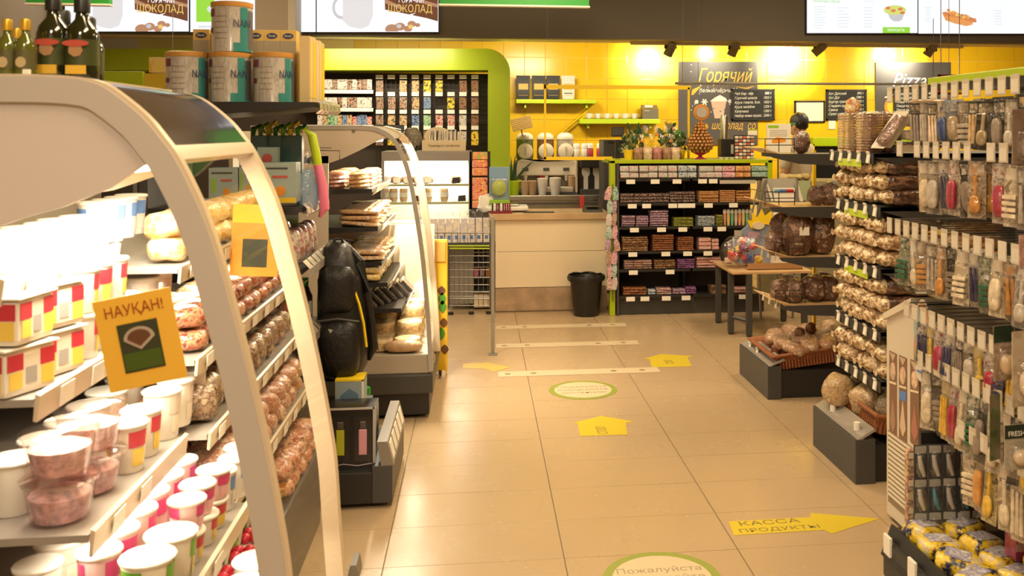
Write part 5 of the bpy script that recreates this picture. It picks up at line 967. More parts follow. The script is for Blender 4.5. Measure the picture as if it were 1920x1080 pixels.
# child food boxes on the middle shelf
def boxpx(label, name, cat, u0, u1, v0, v1, Y, dep, m, extra=None, tilt=0, grp=None):
    a, b = PY(u0, v1, Y), PY(u1, v0, Y); c = Vector(((a.x+b.x)/2, Y, a.z)); w_, h_ = (b.x-a.x)/2, b.z-a.z
    q = thing(name, label, cat, c, grp, tilt); MB().box(-w_, w_, 0, dep, 0, h_, bev=.0015).build('box_body', m, q)
    if extra: extra(q, w_, h_)
    return q
pb = mat('pale_blue_card', (.36, .45, .42), .4)
def puree(q, w_, h_):
    MB().box(-w_, w_, -.001, 0, 0, h_*.13).build('yellow_band', M['yel'], q); MB().prism([(w_*.25*math.cos(a_)+w_*.25, h_*.3+h_*.13*math.sin(a_)) for a_ in [2*PI*k/14 for k in range(14)]], 'y', -.002, 0).build('fruit_picture', M['orange'], q)
    MB().prism([(-w_*.65+w_*.15*math.cos(a_), h_*.5+h_*.25*math.sin(a_)) for a_ in [2*PI*k/10 for k in range(10)]], 'y', -.002, 0).build('leaf_picture', M['lgreen'], q); MB().box(-w_*.15, w_*.6, -.002, 0, h_*.62, h_*.68).build('red_name', mat('red_name', (.55, .1, .08), .4), q); MB().box(-w_*.8, w_*.6, -.002, 0, h_*.84, h_*.88).build('dark_title', M['dark'], q)
boxpx('pale blue food box with a pear picture, left on the shelf', 'baby_food_box', 'box', 391, 446, 315, 381, 3.9, .1, pb, puree); boxpx('pale blue food box with a pear picture, middle on the shelf', 'baby_food_box', 'box', 448, 475, 300, 381, 3.9, .1, pb, puree); boxpx('pale blue food box with red emblem, right on the shelf', 'baby_food_box', 'box', 477, 555, 305, 381, 3.88, .1, pb, puree)
boxpx('tall pale box with a red round emblem behind the food boxes', 'baby_food_box', 'box', 482, 520, 276, 381, 4.02, .05, pb, lambda q, w_, h_: MB().lathe([(w_*.5, -.002), (w_*.5, .002)], 16, M=Matrix.Translation((0, -.002, h_*.8)) @ Matrix.Rotation(PI/2, 4, 'X')).build('red_emblem', mat('red_name', (.55, .1, .08), .4), q))
tg = mat('teal_bag', (.03, .09, .085), .35, coat=.5)
for i, (u0, u1) in enumerate([(470, 500), (501, 527), (528, 566)]): boxpx('dark teal gift bag, %s of the row behind the food boxes' % nth(i), 'gift_bag', 'bag', u0, u1, 254, 345, 4.12+.03*i, .05, tg, lambda q, w_, h_: MB().tube([(-w_*.5, 0, h_), (-w_*.3, 0, h_+.03), (w_*.3, 0, h_+.03), (w_*.5, 0, h_)], .002).build('bag_handle', M['green'], q))
for i in range(7):
    p = PY(474+i*14, 250, 4.2); tag(MB().tube([(p.x, 4.2, p.z-.05), (p.x+.004, 4.19, p.z+.02), (p.x+.03, 4.2, p.z+.03+.01*(i % 3)), (p.x+.05, 4.21, p.z)], [.006, .012, .014, .003], 6).build('green_ribbon', [M['green'], M['lgreen'], M['yel']][i % 3]), '%s curled ribbon, %s from the left over the teal bags' % (['dark green', 'light green', 'yellow'][i % 3], nth(i)), 'ribbon')
# soft toy bag: green, blue and pink at shelf corner
p = PY(590, 300, 4.0); t = thing('hanging_toy', 'long green and pink toy hanging at the shelf corner', 'toy', p)
MB().tube([(-.04, 0, .13), (-.01, 0, .1), (.01, 0, 0), (.012, 0, -.02)], [.01, .018, .018, .017], 10).build('green_part', M['limelite'], t); MB().tube([(.012, 0, -.02), (.03, 0, -.1), (.04, 0, -.2), (.02, 0, -.235)], [.017, .02, .02, .008], 10).build('pink_part', M['pink'], t)
MB().blob((-.03, .02, -.13), (.045, .02, .09), 2.4, amp=.02).build('sky_part', mat('sky_plush', (.3, .45, .65), .5), t)
tag(MB().blob((0, 0, 0), (.04, .03, .11), 2.3, amp=.03, sc=16).build('film_wrap', M['film'], None, PY(570, 335, 3.9)), 'crinkled clear film bag at the right end of the food boxes', 'bag')
t = thing('wire_hook', 'thin bent wire hook sticking out beside the pale cabinet', 'hook', PY(600, 282, 4.3)); MB().tube([(0, 0, 0), (.085, 0, -.002), (.085, 0, -.045)], .0025).build('hook_wire', M['wire'], t); MB().tube([(0, 0, .012), (.05, 0, .01)], .002).build('hook_wire', M['wire'], t)
# bottles with green caps & silver bags on lower shelves
foil = [bagtpl('silverbag', [(.5, .42, .36), (.65, .58, .5), (.3, .2, .2), (.45, .15, .15)], .045, .04, .075, seed=s) for s in range(2)]
def lg_row(x, z, y0, n, step, tpls, name, noun, cat, grp, where):
    for i in range(n): put(R.choice(tpls), name, '%s, %s from the near end on %s' % (noun, nth(i), where), cat, (x, y0+i*step, z+.001), (0, 0, R.uniform(-.3, .3)), grp)
lg_row(-.75, GS[2][1], 3.9, 5, .1, foil, 'snack_bag', 'silver snack bag', 'snack', 'silver snack bags', 'the third black shelf'); lg_row(-.86, GS[2][1], 3.9, 5, .1, foil, 'snack_bag', 'silver snack bag in back row', 'snack', 'silver snack bags', 'the third black shelf')
def btl(k):
    def f():
        return [('bottle_body', MB().lathe([(.03, 0), (.034, .01), (.034, .12), (.014, .17)], 14).mesh('bottle_body', mat('sauce_'+k, dict(red=(.35, .03, .03), dark=(.06, .04, .03), amber=(.3, .15, .05))[k], .15, coat=.8)), []), ('cap', MB().lathe([(.017, .165), (.018, .195), (.015, .2)], 12).mesh('cap', mat('cap_green', (.02, .3, .03), .25, coat=.6)), []), ('label', MB().lathe([(.035, .04), (.035, .1)], 14, cap0=False, cap1=False).mesh('label', M['paper']), [])]
    return cached(('btl', k), f)
lg_row(-.755, GS[3][1], 3.88, 5, .095, [btl('red'), btl('dark')], 'sauce_bottle', 'sauce bottle with green cap', 'bottle', 'green capped sauce bottles', 'the fourth black shelf'); lg_row(-.85, GS[3][1], 3.9, 5, .095, [btl('amber'), btl('red')], 'sauce_bottle', 'rear sauce bottle with green cap', 'bottle', 'green capped sauce bottles', 'the fourth black shelf')
lg_row(-.66, .146+.001, 4.32, 1, .12, brownp, 'brown_sack', 'brown paper sack', 'sack', 'brown sacks', 'the base of the black unit'); lg_row(-.5, .146, 4.36, 1, .12, [btl('dark')], 'sauce_bottle', 'dark sauce bottle', 'bottle', 'dark sauce bottles on the base', 'the base of the black unit')
# flask gift boxes on the base
def flasks(q, w_, h_):
    for s_, m in ((-.42, mat('flask_yellow', (.4, .42, .02), .4)), (.52, mat('flask_pink', (.6, .28, .34), .4))):
        x = s_*w_; MB().box(x-w_*.36, x+w_*.36, -.001, 0, h_*.2, h_*.86).build('window_backing', mat('box_window', (.02, .017, .016), .2, coat=.5), q)  # near-black window backing behind each flask
        MB().box(x-.016, x+.016, -.006, -.001, h_*.3, h_*.68, bev=.003).build('flask', m, q); MB().box(x-.013, x+.013, -.007, -.001, h_*.69, h_*.8, bev=.004).build('flask_cap', mat('flask_cap', (.12, .1, .09), .3, metal=.5), q)
    MB().tube([(-w_*.85, -.002, h_*.13), (-w_*.3, -.002, h_*.17), (w_*.3, -.002, h_*.14), (w_*.9, -.002, h_*.17)], .0015).build('pink_swoosh', M['lilac'], q)
    for k in range(4): MB().box(w_*(-.85+k*.45), w_*(-.6+k*.45), -.001, 0, h_*.02, h_*.07).build('small_mark', M['lilac'] if k % 2 else M['greyframe'], q)
    for (a0, a1, b0, b1) in ((-1, 1, .97, 1.0), (.94, 1.06, 0, 1)): MB().box(w_*a0, w_*a1, -.003, .0, h_*b0, h_*b1).build('silver_trim', M['greyframe'], q)
boxpx('black gift box with yellow and pink flasks standing on the shelf base', 'flask_box', 'box', 612, 702, 763, 893, 3.88, .09, mat('giftbox_black', (.015, .013, .012), .25), flasks)
boxpx('second black gift box directly behind the flask box', 'flask_box', 'box', 618, 706, 757, 885, 3.99, .09, mat('giftbox_black', (.015, .013, .012), .25))
boxpx('pale blue box with yellow top standing above the flask box', 'blue_box', 'box', 628, 682, 712, 765, 4.1, .12, mat('box_skyblue', (.32, .38, .4), .4), lambda q, w_, h_: (MB().box(-w_, w_, -.001, .12, h_*.95, h_*1.02).build('yellow_top', M['yel'], q), MB().prism([(-w_*.8, h_*.1), (w_*.7, h_*.15), (w_*.6, h_*.5), (0, h_*.7), (-w_*.6, h_*.45)], 'y', -.002, 0).build('blue_picture', mat('pic_blue', (.12, .2, .3), .4), q), MB().box(w_*.86, w_, -.001, 0, 0, h_).build('white_side', M['paper'], q)))
boxpx('dark crate carrying the pale blue box', 'dark_crate', 'crate', 624, 690, 765, 905, 4.095, .2, M['black'])
# backpack
p = PY(648, 460, 4.35); bx = p.x; t = thing('backpack', 'black backpack with front pocket hanging on the shelf unit', 'backpack', (bx, 4.3, .43)); BK = t
bz = lambda v: PY(648, v, 4.3).z-.43; bxx = lambda u: PY(u, 560, 4.3).x-bx
MB().rings([[((bxx(uL)+bxx(uR))/2+(bxx(uR)-bxx(uL))/2*math.copysign(abs(math.cos(a_))**.7, math.cos(a_)), .0+d_*math.copysign(abs(math.sin(a_))**.7, math.sin(a_)), bz(v)) for a_ in [2*PI*i/28 for i in range(28)]] for uL, uR, d_, v in
 [(612, 660, .03, 710), (601, 676, .1, 704), (598, 690, .125, 680), (598, 697, .13, 640), (597, 695, .13, 600), (597, 692, .13, 560), (599, 682, .125, 520), (602, 668, .11, 485), (608, 656, .08, 462), (618, 645, .03, 451)]]).build('main_bag', M['black_cloth'], t)
MB().blob(((bxx(604)+bxx(682))/2, -.115, bz(642)), ((bxx(682)-bxx(604))/2, .06, (bz(590)-bz(695))/2), 3.4, 24, 14, .006, 14).build('front_pocket', M['black_cloth'], t)
MB().blob(((bxx(604)+bxx(675))/2, -.115, bz(535)), ((bxx(675)-bxx(604))/2, .05, (bz(495)-bz(582))/2), 3.2, 24, 12, .006, 14, 3).build('upper_pocket', M['black_cloth'], t)
MB().tube([(bxx(606), -.165, bz(588)), (bxx(645), -.18, bz(583)), (bxx(682), -.165, bz(590))], .005).build('zip', M['dark'], t)
MB().tube([(bxx(650), .02, bz(462)), (bxx(678), -.03, bz(490)), (bxx(690), -.06, bz(545)), (bxx(699), -.06, bz(600)), (bxx(703), -.04, bz(650)), (bxx(692), -.02, bz(672))], [.012, .02, .02, .018, .02, .012], 8).build('shoulder_strap', M['black_cloth'], t)
MB().tube([(bxx(625), -.02, bz(456)), (bxx(630), -.03, bz(447)), (bxx(642), -.03, bz(447)), (bxx(647), -.02, bz(458))], .006).build('top_handle', M['black_cloth'], t)
MB().tube([(bxx(667), -.12, bz(526)), (bxx(680), -.13, bz(560)), (bxx(688), -.13, bz(595)), (bxx(693), -.12, bz(640))], .006, 4).build('yellow_strap', M['yel'], t)
MB().prism([(bxx(628)-.0, bz(601)), (bxx(636), bz(603)), (bxx(632), bz(608))], 'y', -.19, -.176).build('metal_badge', M['greyframe'], t)
# lime fixture with yellow tray, seen over the fridge
YL = 5.2; a, b = PY(150, 133, YL), PY(268, 200, YL); t = thing('lime_fixture', 'lime green shelf topper seen behind the oil bottles', 'shelf', (a.x, YL, a.z-.3)); MB().box(a.x, b.x, YL, YL+.03, b.z-.1, a.z, bev=.003).wp('lime_board', M['lime'], t); MB().box(b.x-.12, b.x-.06, YL+.03, YL+.09, 0, a.z).wp('fixture_post', M['dark'], t)
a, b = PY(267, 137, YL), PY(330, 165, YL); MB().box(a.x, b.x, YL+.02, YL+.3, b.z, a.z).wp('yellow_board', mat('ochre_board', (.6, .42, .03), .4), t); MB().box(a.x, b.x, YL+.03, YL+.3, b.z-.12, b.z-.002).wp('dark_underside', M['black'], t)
boxpx('small yellow and white packet lying on the lime fixture', 'yellow_packet', 'packet', 279, 330, 108, 136, YL+.08, .1, prnt('packet_yellow', [(.7, .45, .05), (.75, .55, .3), (.75, .6, .1)], 20))
a, b = PY(232, 365, 5.4), PY(300, 440, 5.4); tag(MB().box(a.x, b.x, 5.4, 5.45, 0, a.z).build('lime_partition', M['lime']), 'lime green upright partition seen through the near fridge glass', 'panel')

# ================================================================== CASE 2, middle distance
C0, C1 = 5.0, 5.86
arc2_px = [(470, 235), (595, 235), (650, 235), (690, 236), (715, 242), (738, 257), (755, 283), (770, 325), (783, 390), (795, 470), (802, 540), (808, 620), (812, 695)]
arc2 = smooth_curve(pp(arc2_px, C0), 3)
t = thing('curved_glass_cabinet', 'lit cabinet with curved glass and pale end panel beyond the backpack', 'fridge', (-.6, C0, 0)); CB = t
o2, i2 = band(arc2, .022); strip('end_frame', o2, i2, 'y', C0-.01, C0+.01, M['greyframe'], t); strip('far_frame', [(p[0]+.02, p[1]) for p in o2], [(p[0]+.01, p[1]) for p in i2], 'y', C1-.42, C1-.39, M['tan'], t); strip('far_frame', o2, i2, 'y', C1-.02, C1, M['tan'], t)
kk = next(i for i, p in enumerate(arc2) if p[0] > PY(735, 0, C0).x)
sheet('canopy', arc2[:kk+1], C0+.01, C1-.02, .01, M['greyframe'], t); sheet('front_glass', arc2[kk+1:], C0+.012, C1-.02, .004, M['glass'], t)
lo = pp([(470, 308), (617, 306), (640, 298), (672, 283), (700, 268), (725, 258)], C0); up = [p for p in i2 if p[0] <= PY(733, 0, C0).x]
MB().prism(up+lo[::-1], 'y', C0-.005, C0+.004).wp('end_panel', mat('case2_panel', (.68, .58, .48), .3), t)
a, b = PY(560, 300, C0), PY(616, 300, C0); MB().box(a.x, b.x, C0-.005, C0+.004, .33, a.z+.02).wp('end_stile', mat('case2_panel', (.68, .58, .48), .3), t)
MB().lathe([(.008, 0), (.01, .006)], 10, M=Matrix.Translation(PY(663, 246, C0)) @ Matrix.Rotation(PI/2, 4, 'X')).wp('chrome_knob', M['chrome'], t)
pe = PY(815, 700, C0).x; bxr = -.235
MB().box(-1.25, bxr-.02, C0+.02, C1-.02, .02, .135, bev=.004).wp('base_plinth', M['black'], t)
MB().box(-1.25, bxr, C0-.01, C1, .135, .24, bev=.012).wp('base_bumper', M['dark'], t)
MB().box(-1.25, bxr-.015, C0, C1-.01, .24, .34, bev=.006).wp('tray_body', mat('tray_beige_grey', (.42, .37, .31), .3), t)
MB().box(-1.25, bxr-.03, C1-.03, C1-.012, .34, .935).wp('far_end_panel', mat('case2_white', (.75, .65, .5), .4), t)
MB().box(-1.26, -1.24, C0, C1, 0, 1.5).wp('back_wall', mat('case2_back', (.6, .52, .4), .4), t)
MB().box(-.60, -.57, C0+.04, C1-.04, 1.44, 1.455).wp('lamp_tube', M['lamp'], t)
MB().lathe([(.02, 0), (.02, .05)], 12, (-.22, C1-.03, 0)).wp('castor', M['chrome'], t)
c2s = [(-.55, 1.2), (-.52, 1.0), (-.50, .82), (-.47, .71), (-.29, .345), (-.40, .575)]
for i, (x, z) in enumerate(c2s[:4]+c2s[5:]):
    MB().prism([(-1.24, z-.05), (-1.24, z), (x, z), (x, z-.02)], 'y', C0+.03, C1-.05).wp('shelf', M['black'], t); MB().prism([(x, z-.035), (x+.02, z-.02), (x+.03, z+.012), (x+.024, z+.012)], 'y', C0+.03, C1-.05).wp('clear_price_rail', mat('rail_shine', (.7, .6, .45), .12, coat=.6), t)
buns = [('bun_body', None)]
def buntpl(s): return cached(('bun', s), lambda: [('bun_stack', MB().lathe([(.05, 0), (.055, .01), (.05, .02), (.056, .03), (.05, .042), (.055, .052), (.05, .062), (.053, .075), (.035, .085)], 16).mesh('bun_stack', mat('bun_%d' % s, [(.5, .28, .12), (.2, .07, .04), (.6, .42, .22)][s], .4, coat=.5, var=.3, vs=40, bump=.3)), [])])
for r_ in range(2):
    for i in range(6): x, z = c2s[0]; k = (i+r_) % 3; put(buntpl(k), 'layered_snack_stack', '%s round layered snack, %s from the near end, %s row of cabinet top shelf' % (['golden', 'dark brown', 'pale'][k], nth(i), ['front', 'back'][r_]), 'snack', (x-.07-r_*.13, C0+.1+i*.12, z+.001), (0, R.uniform(-.1, .1), 0), 'layered snacks')
flatp = [bagtpl('fishpack', [(.6, .35, .15), (.7, .5, .28), (.45, .2, .08), (.75, .6, .45)], .11, .05, .014, 3, .006, seed=s) for s in range(3)]
yelp = [bagtpl('cheesepack', [(.75, .5, .08), (.8, .6, .2), (.75, .65, .5)], .06, .045, .02, 3, seed=s) for s in range(2)]
pnkp = [bagtpl('hampack', [(.6, .35, .25), (.65, .45, .35), (.45, .25, .2)], .1, .05, .022, 3, seed=s) for s in range(2)]
for si, tp, lay, dz, nn, cc in [(1, flatp, 3, .031, 'flat orange fish pack', 'fish'), (2, flatp, 2, .031, 'flat amber fish pack', 'fish'), (2, pnkp, 1, .0, 'pink ham pack', 'ham'), (3, yelp, 2, .042, 'yellow cheese pack', 'cheese')]:
    x, z = c2s[si]
    for l in range(lay):
        for i in range(7): put(R.choice(tp), nn.replace(' ', '_'), '%s, %s from the near end, %s layer, %s cabinet shelf' % (nn, nth(i), ['lower', 'middle', 'upper'][l], nth(si)), cc, (x-(.1 if tp is not pnkp else .33), C0+.09+i*.105, z+.002+l*dz), (0, R.uniform(-.08, .08), R.uniform(-.3, .3)), nn+' group')
x, z = c2s[4]
for i in range(7):
    q = thing('dark_tray_pack', 'dark leaning vacuum pack, %s in the slanted row of the cabinet' % nth(i), 'pack', (-.53+.028*i, C0+.1+.07*i, .576), 'leaning dark packs'); MB().box(-.008, .008, -.06, .06, 0, .11, bev=.003, M=Matrix.Rotation(-.75, 4, 'Y')).build('pack_body', mat('pack_charcoal', (.06, .05, .045), .25, coat=.6), q); MB().box(-.0095, .0095, -.061, .061, .10, .111, M=Matrix.Rotation(-.75, 4, 'Y')).build('pack_rim', M['tan'], q)
def wheel(): return [('cheese_body', MB().lathe([(.066, 0), (.069, .004), (.069, .052), (.066, .057)], 22).mesh('cheese_body', mat('cheese_cream', (.72, .55, .32), .5, var=.15, vs=30, bump=.3)), []), ('paper_rim', MB().lathe([(.0695, .01), (.071, .014), (.0695, .04)], 22, cap0=False, cap1=False).mesh('paper_rim', mat('cheese_rim', (.6, .42, .2), .5, var=.5, vs=60)), [])]
wt = cached('wheel', wheel)
for i in range(16):
    c_, r_ = i % 4, i//4; l = 0
    for l in range([1, 2, 3, 3][r_]): put(wt, 'cheese_wheel', 'cream cheese wheel, %s layer, %s row back, %s from the glass' % (['lower', 'middle', 'upper'][l], nth(r_), nth(c_)), 'cheese', (x-.085-c_*.145, C0+.12+r_*.16, z+l*.058+.001), (0, 0, R.uniform(0, 3)), 'cream cheese wheels')
tag(MB().blob((0, 0, .03), (.1, .04, .03), 2.6, 20, 10, .004).build('long_loaf', mat('loaf_tan', (.5, .32, .17), .45, coat=.5, var=.25, vs=20, bump=.3), None, (x-.1, C0+.045, z+.0)), 'long tan wrapped loaf in front of the cheese wheels, right at the glass', 'loaf')
# yellow floor advertising unit at the far end of cabinet 2
a, b = PY(818, 450, C1+.04), PY(839, 700, C1+.04); t = thing('yellow_display_panel', 'narrow yellow panel with brown beans and green leaves at the cabinet end', 'panel', (b.x, C1+.05, 0))
MB().box(a.x-.06, b.x, C1+.03, C1+.1, .02, a.z, bev=.01).wp('panel_body', mat('panel_yellow', (.8, .5, .03), .4), t); MB().box(a.x-.08, a.x+.055, C1+.02, C1+.03, a.z-.13, a.z-.01).wp('orange_cap', mat('cap_orange_pale', (.75, .42, .1), .4), t)
for i, (u, v, r_, m) in enumerate([(828, 545, 0, 'brownprint'), (830, 575, 1, 'green'), (832, 605, 0, 'brownprint'), (827, 625, 1, 'green'), (834, 655, 0, 'brownprint'), (829, 560, 1, 'green')]):
    MB().prism([(p_.x, p_.z) for p_ in [PY(u+5*math.cos(a_)*(1+.5*math.cos(2*a_)), v+(9 if r_ == 0 else 12)*math.sin(a_), C1+.028) for a_ in [2*PI*k/12 for k in range(12)]]], 'y', C1+.026, C1+.031).wp('printed_bean' if r_ == 0 else 'printed_leaf', M[m], t)
p = PZ(833, 704); MB().lathe([(.018, 0), (.018, .05)], 12, (b.x-.02, C1+.06, 0)).wp('castor', M['chrome'], t)
# ================================================================== FLOOR STICKERS
def sticker(poly, z0, z1, name, m, parent): return MB().prism([(p.x, p.y) for p in (PZ(u, v) for u, v in poly)], 'z', z0, z1).wp(name, m, parent)
sty = mat('sticker_yellow', (.62, .48, .03), .35); stp = mat('sticker_pale', (.62, .5, .33), .35); stg = mat('sticker_green', (.26, .3, .05), .4)
def ring(label, cx, cy, r_):
    t = thing('floor_sticker', label, 'sticker', (cx, cy, 0)); MB().cyl((0, 0, .0005), r_, .0008, 40).build('green_ring', stg, t); MB().cyl((0, 0, .0013), r_*.84, .0004, 40).build('pale_disc', stp, t)
    for i, s in enumerate(['Пожалуйста', 'соблюдайте', 'дистанцию']): txt(s, r_*.25, mat('sticker_text', (.3, .24, .15), .5), t, (0, r_*(.3-.3*i), .0018), (0, 0, 0), ext=.0002)
p = PZ(1093, 731); ring('round green rimmed sticker in the middle of the aisle, far one', p.x, p.y, .198); p = PZ(1242, 1085); ring('round green rimmed sticker cut by the bottom frame edge', p.x, p.y, .2)
for yv, x0, lb in ((5.87, .12, 'pale dotted floor strip nearest the camera'), (6.645, .12, 'pale dotted floor strip, middle of the three'), (7.27, .13, 'pale dotted floor strip nearest the counter')):
    t = thing('floor_strip', lb, 'sticker', (x0, yv, 0)); MB().box(0, 1.01, -.065, .065, .0005, .0012).build('strip_band', mat('strip_pale', (.5, .4, .27), .4), t); MB().box(.006, 1.004, -.057, .057, .0012, .0015).build('strip_middle', stp, t)
    for k in (.06, .22, .72, .9): MB().cyl((k, 0, .0015), .02, .0004, 12).build('dot', mat('dot_grey', (.25, .2, .12), .5), t)
def arrow(label, poly, texts, m=None):
    c = PZ(*poly[0]); t = thing('floor_arrow', label, 'sticker', (c.x, c.y, 0)); sticker(poly, .0005, .0011, 'arrow_shape', m or sty, t)
    for s, u, v, w_, h_, a_ in texts:
        p = PZ(u, v); o = txt(s, h_, mat('sticker_dark', (.2, .15, .04), .5), t, (0, 0, 0), (0, 0, a_), ext=.0002); o.location = Vector((p.x-c.x, p.y-c.y, .0013)); o.scale = (w_, 1, 1)
    return t
arrow('large yellow floor arrow with dark lettering pointing right', [(1366, 978), (1520, 970), (1519, 962), (1649, 973), (1560, 1001), (1545, 994), (1376, 1004)], [('КАССА', 1442, 980, 1.35, .052, .03), ('ПРОДУКТЫ', 1462, 992, 1.3, .043, .03)])
arrow('yellow floor arrow below the round sticker pointing away', [(1088, 818), (1177, 815), (1173, 793), (1190, 791), (1128, 780), (1076, 793), (1083, 795)], [('СТОП', 1130, 807, .6, .07, PI/2)])
arrow('yellow floor arrow right of the pale strips pointing away', [(1222, 689), (1297, 687), (1289, 670), (1304, 668), (1240, 664), (1206, 673), (1218, 674)], [('СТОП', 1256, 679, .5, .07, PI/2)])
arrow('faint yellow floor arrow beside the yellow panel', [(868, 682), (915, 680), (958, 689), (925, 697), (912, 692), (868, 690)], [], mat('sticker_faint', (.6, .42, .1), .35))

# ================================================================== BREAD GONDOLA, NEAR (right of the aisle)
A0, A1 = 3.86, 4.375; XS = PY(1652, 400, A0).x; XB = 1.588
t = thing('bread_shelf_unit', 'black bread shelf unit nearer on the right, full of bagged loaves', 'shelf unit', (XB, A0, 0)); B1 = t
MB().box(2.5, 2.54, A0, A1, 0, 1.5).wp('back_panel', M['dark'], t); MB().box(XB+.09, 2.5, A0+.02, A1, 0, .16, bev=.003).wp('base_box', M['black'], t)
MB().box(XB, XB+.09, A0, A1, .0, .19, bev=.004).wp('base_bumper', M['dark'], t); MB().prism([(XB+.01, .19), (XB+.03, .19), (XB+.09, .225), (XB+.085, .235)], 'y', A0, A1).wp('clear_label_rail', mat('rail_glossy', (.3, .27, .24), .1, coat=.8), t)
zs = [1.405, 1.176, .912, .643, .430]; zb1 = .16
tagv = MB().prism([(-.006, -.042), (-.002, -.044), (.002, -.005), (-.004, .008), (-.008, .006), (-.002, -.006), (-.008, -.04)], 'y', -.015, .015).mesh('price_tag', M['paper'])
for i, z in enumerate(zs):
    x0 = XS-(.03 if i == 0 else 0)
    MB().prism([(2.5, z-.075), (2.5, z), (x0, z), (x0, z-.018), (x0+.12, z-.05)], 'y', A0, A0+.006).wp('shelf_bracket', M['dark'], t); MB().box(x0, 2.5, A0, A1, z-.018, z).wp('shelf', M['dark'], t)
    MB().prism([(x0-.004, z-.045), (x0+.004, z-.045), (x0+.004, z), (x0-.004, z)], 'y', A0, A1).wp('front_lip', M['black'], t); lip = [q for q in S.collection.objects if q.parent == t and q.name.startswith('front_lip')][-1]
    for k in range(5): inst('price_tag', tagv, lip, (x0-.006, A0+.045+k*.104, z))
    if i < 3: MB().box(x0-.006, x0-.003, A0+.13, A1-.12, z-.062, z-.03).wp('lime_shelf_talker', M['limelite'], t)
for k in (.08, .36): MB().lathe([(.014, 0), (.014, .035)], 10, M=Matrix.Translation((XB+.04, A0+k-.0, .205))).wp('rail_clip', M['paper'], t)
# loaves
def loaf(key, cols, hx, hy, hz, seed, n=3.2, coat=.9, scale=30):
    return cached(('loaf', key, seed), lambda: [('bagged_loaf', MB().blob((0, 0, hz), (hx, hy, hz), n, 20, 12, .01, 26, seed).mesh('bagged_loaf', prnt('loaf_'+key, cols, scale, .28, coat, (.6, 1.3, 1.3), bump=.75, bs=55)), [])])
# a bagged loaf: bread body plus gathered shiny end of the bag
def bagloaf(key, cols, seed, hx=.13, hy=.05, hz=.037):
    def f():
        r_ = random.Random(seed); body = MB().blob((0, 0, hz), (hx, hy, hz), 3.4, 18, 12, .007, 24, seed).mesh('loaf_body', prnt('loaf_'+key, cols, 26, .3, .8, (.5, 1.4, 1.4), bump=.55, bs=40))
        m_ = MB(); rs = []
        for x, a_ in ((-hx*.86, .95), (-hx-.004, .82), (-hx-.02, .55), (-hx-.03, .2), (-hx-.042, .42)):
            rs.append([(x, hy*a_*math.cos(2*PI*i/16)*(1+.22*r_.uniform(-1, 1)*(a_ < .9)), hz+hz*a_*math.sin(2*PI*i/16)*(1+.22*r_.uniform(-1, 1)*(a_ < .9))) for i in range(16)])
        end = m_.rings(rs).mesh('bag_end', prnt('bagend', [(.25, .13, .06), (.5, .33, .17), (.7, .52, .32), (.85, .72, .5)], 34, .2, .9, bump=.7, bs=50))
        return [('loaf_body', body, []), ('bag_end', end, [])]
    return cached(('bagloaf', key, seed), f)
light = [(.22, .11, .04), (.42, .25, .11), (.5, .33, .17), (.7, .52, .3)]; darkc = [(.04, .015, .008), (.07, .027, .014), (.1, .04, .02), (.25, .14, .09)]; midc = [(.2, .09, .03), (.33, .16, .06), (.4, .22, .09), (.6, .4, .2)]
LT = {'light': [bagloaf('light', light, s) for s in range(3)], 'dark': [bagloaf('dark', darkc, s) for s in range(3)], 'mid': [bagloaf('mid', midc, s) for s in range(2)]}
COLW = {'light': 'light brown', 'dark': 'dark seeded', 'mid': 'golden brown'}
def fill(z, kinds, layers, where, lh=.07, x=None, cols=5, y0=None):
    x = x or XS+.15
    for c in range(cols):
        for l in range(layers):
            k = kinds(c, l)
            put(R.choice(LT[k]), 'bagged_loaf', '%s bagged loaf, %s column from camera, %s layer, %s' % (COLW[k], ONE[c], ['bottom', 'middle', 'upper'][l], where), 'bread', (x+R.uniform(-.015, .015), (y0 or A0+.05)+c*.104+R.uniform(-.004, .004), z+.001+l*lh), (R.uniform(-.08, .08), R.uniform(-.03, .03), R.uniform(-.06, .06)), 'bagged loaves, '+where)
fill(zs[1], lambda c, l: 'dark' if c < 1 or (c < 2 and l > 1) else 'light', 3, 'near unit top gap', .066)
fill(zs[2], lambda c, l: ('mid' if l < 2 else 'dark') if c < 1 else 'light', 3, 'near unit second gap', .074)
fill(zs[3], lambda c, l: 'dark' if c < 1 else 'light', 3, 'near unit third gap', .074)
fill(zs[4], lambda c, l: 'mid' if c < 1 else 'light', 2, 'near unit fourth gap', .078)
for i, (z, k, n) in enumerate([(zs[1], 'dark', 3), (zs[2], 'mid', 3), (zs[3], 'dark', 2)]):
    for l in range(n): put(LT[k][l % 2], 'bagged_loaf', '%s bagged loaf deeper on the shelf, %s layer, %s gap of near unit' % (COLW[k], ['bottom', 'middle', 'upper'][l], ['top', 'second', 'third'][i]), 'bread', (XS+.45, A0+.06, z+.001+l*.07), (0, 0, R.uniform(-.05, .05)), 'rear loaves of the near bread unit')
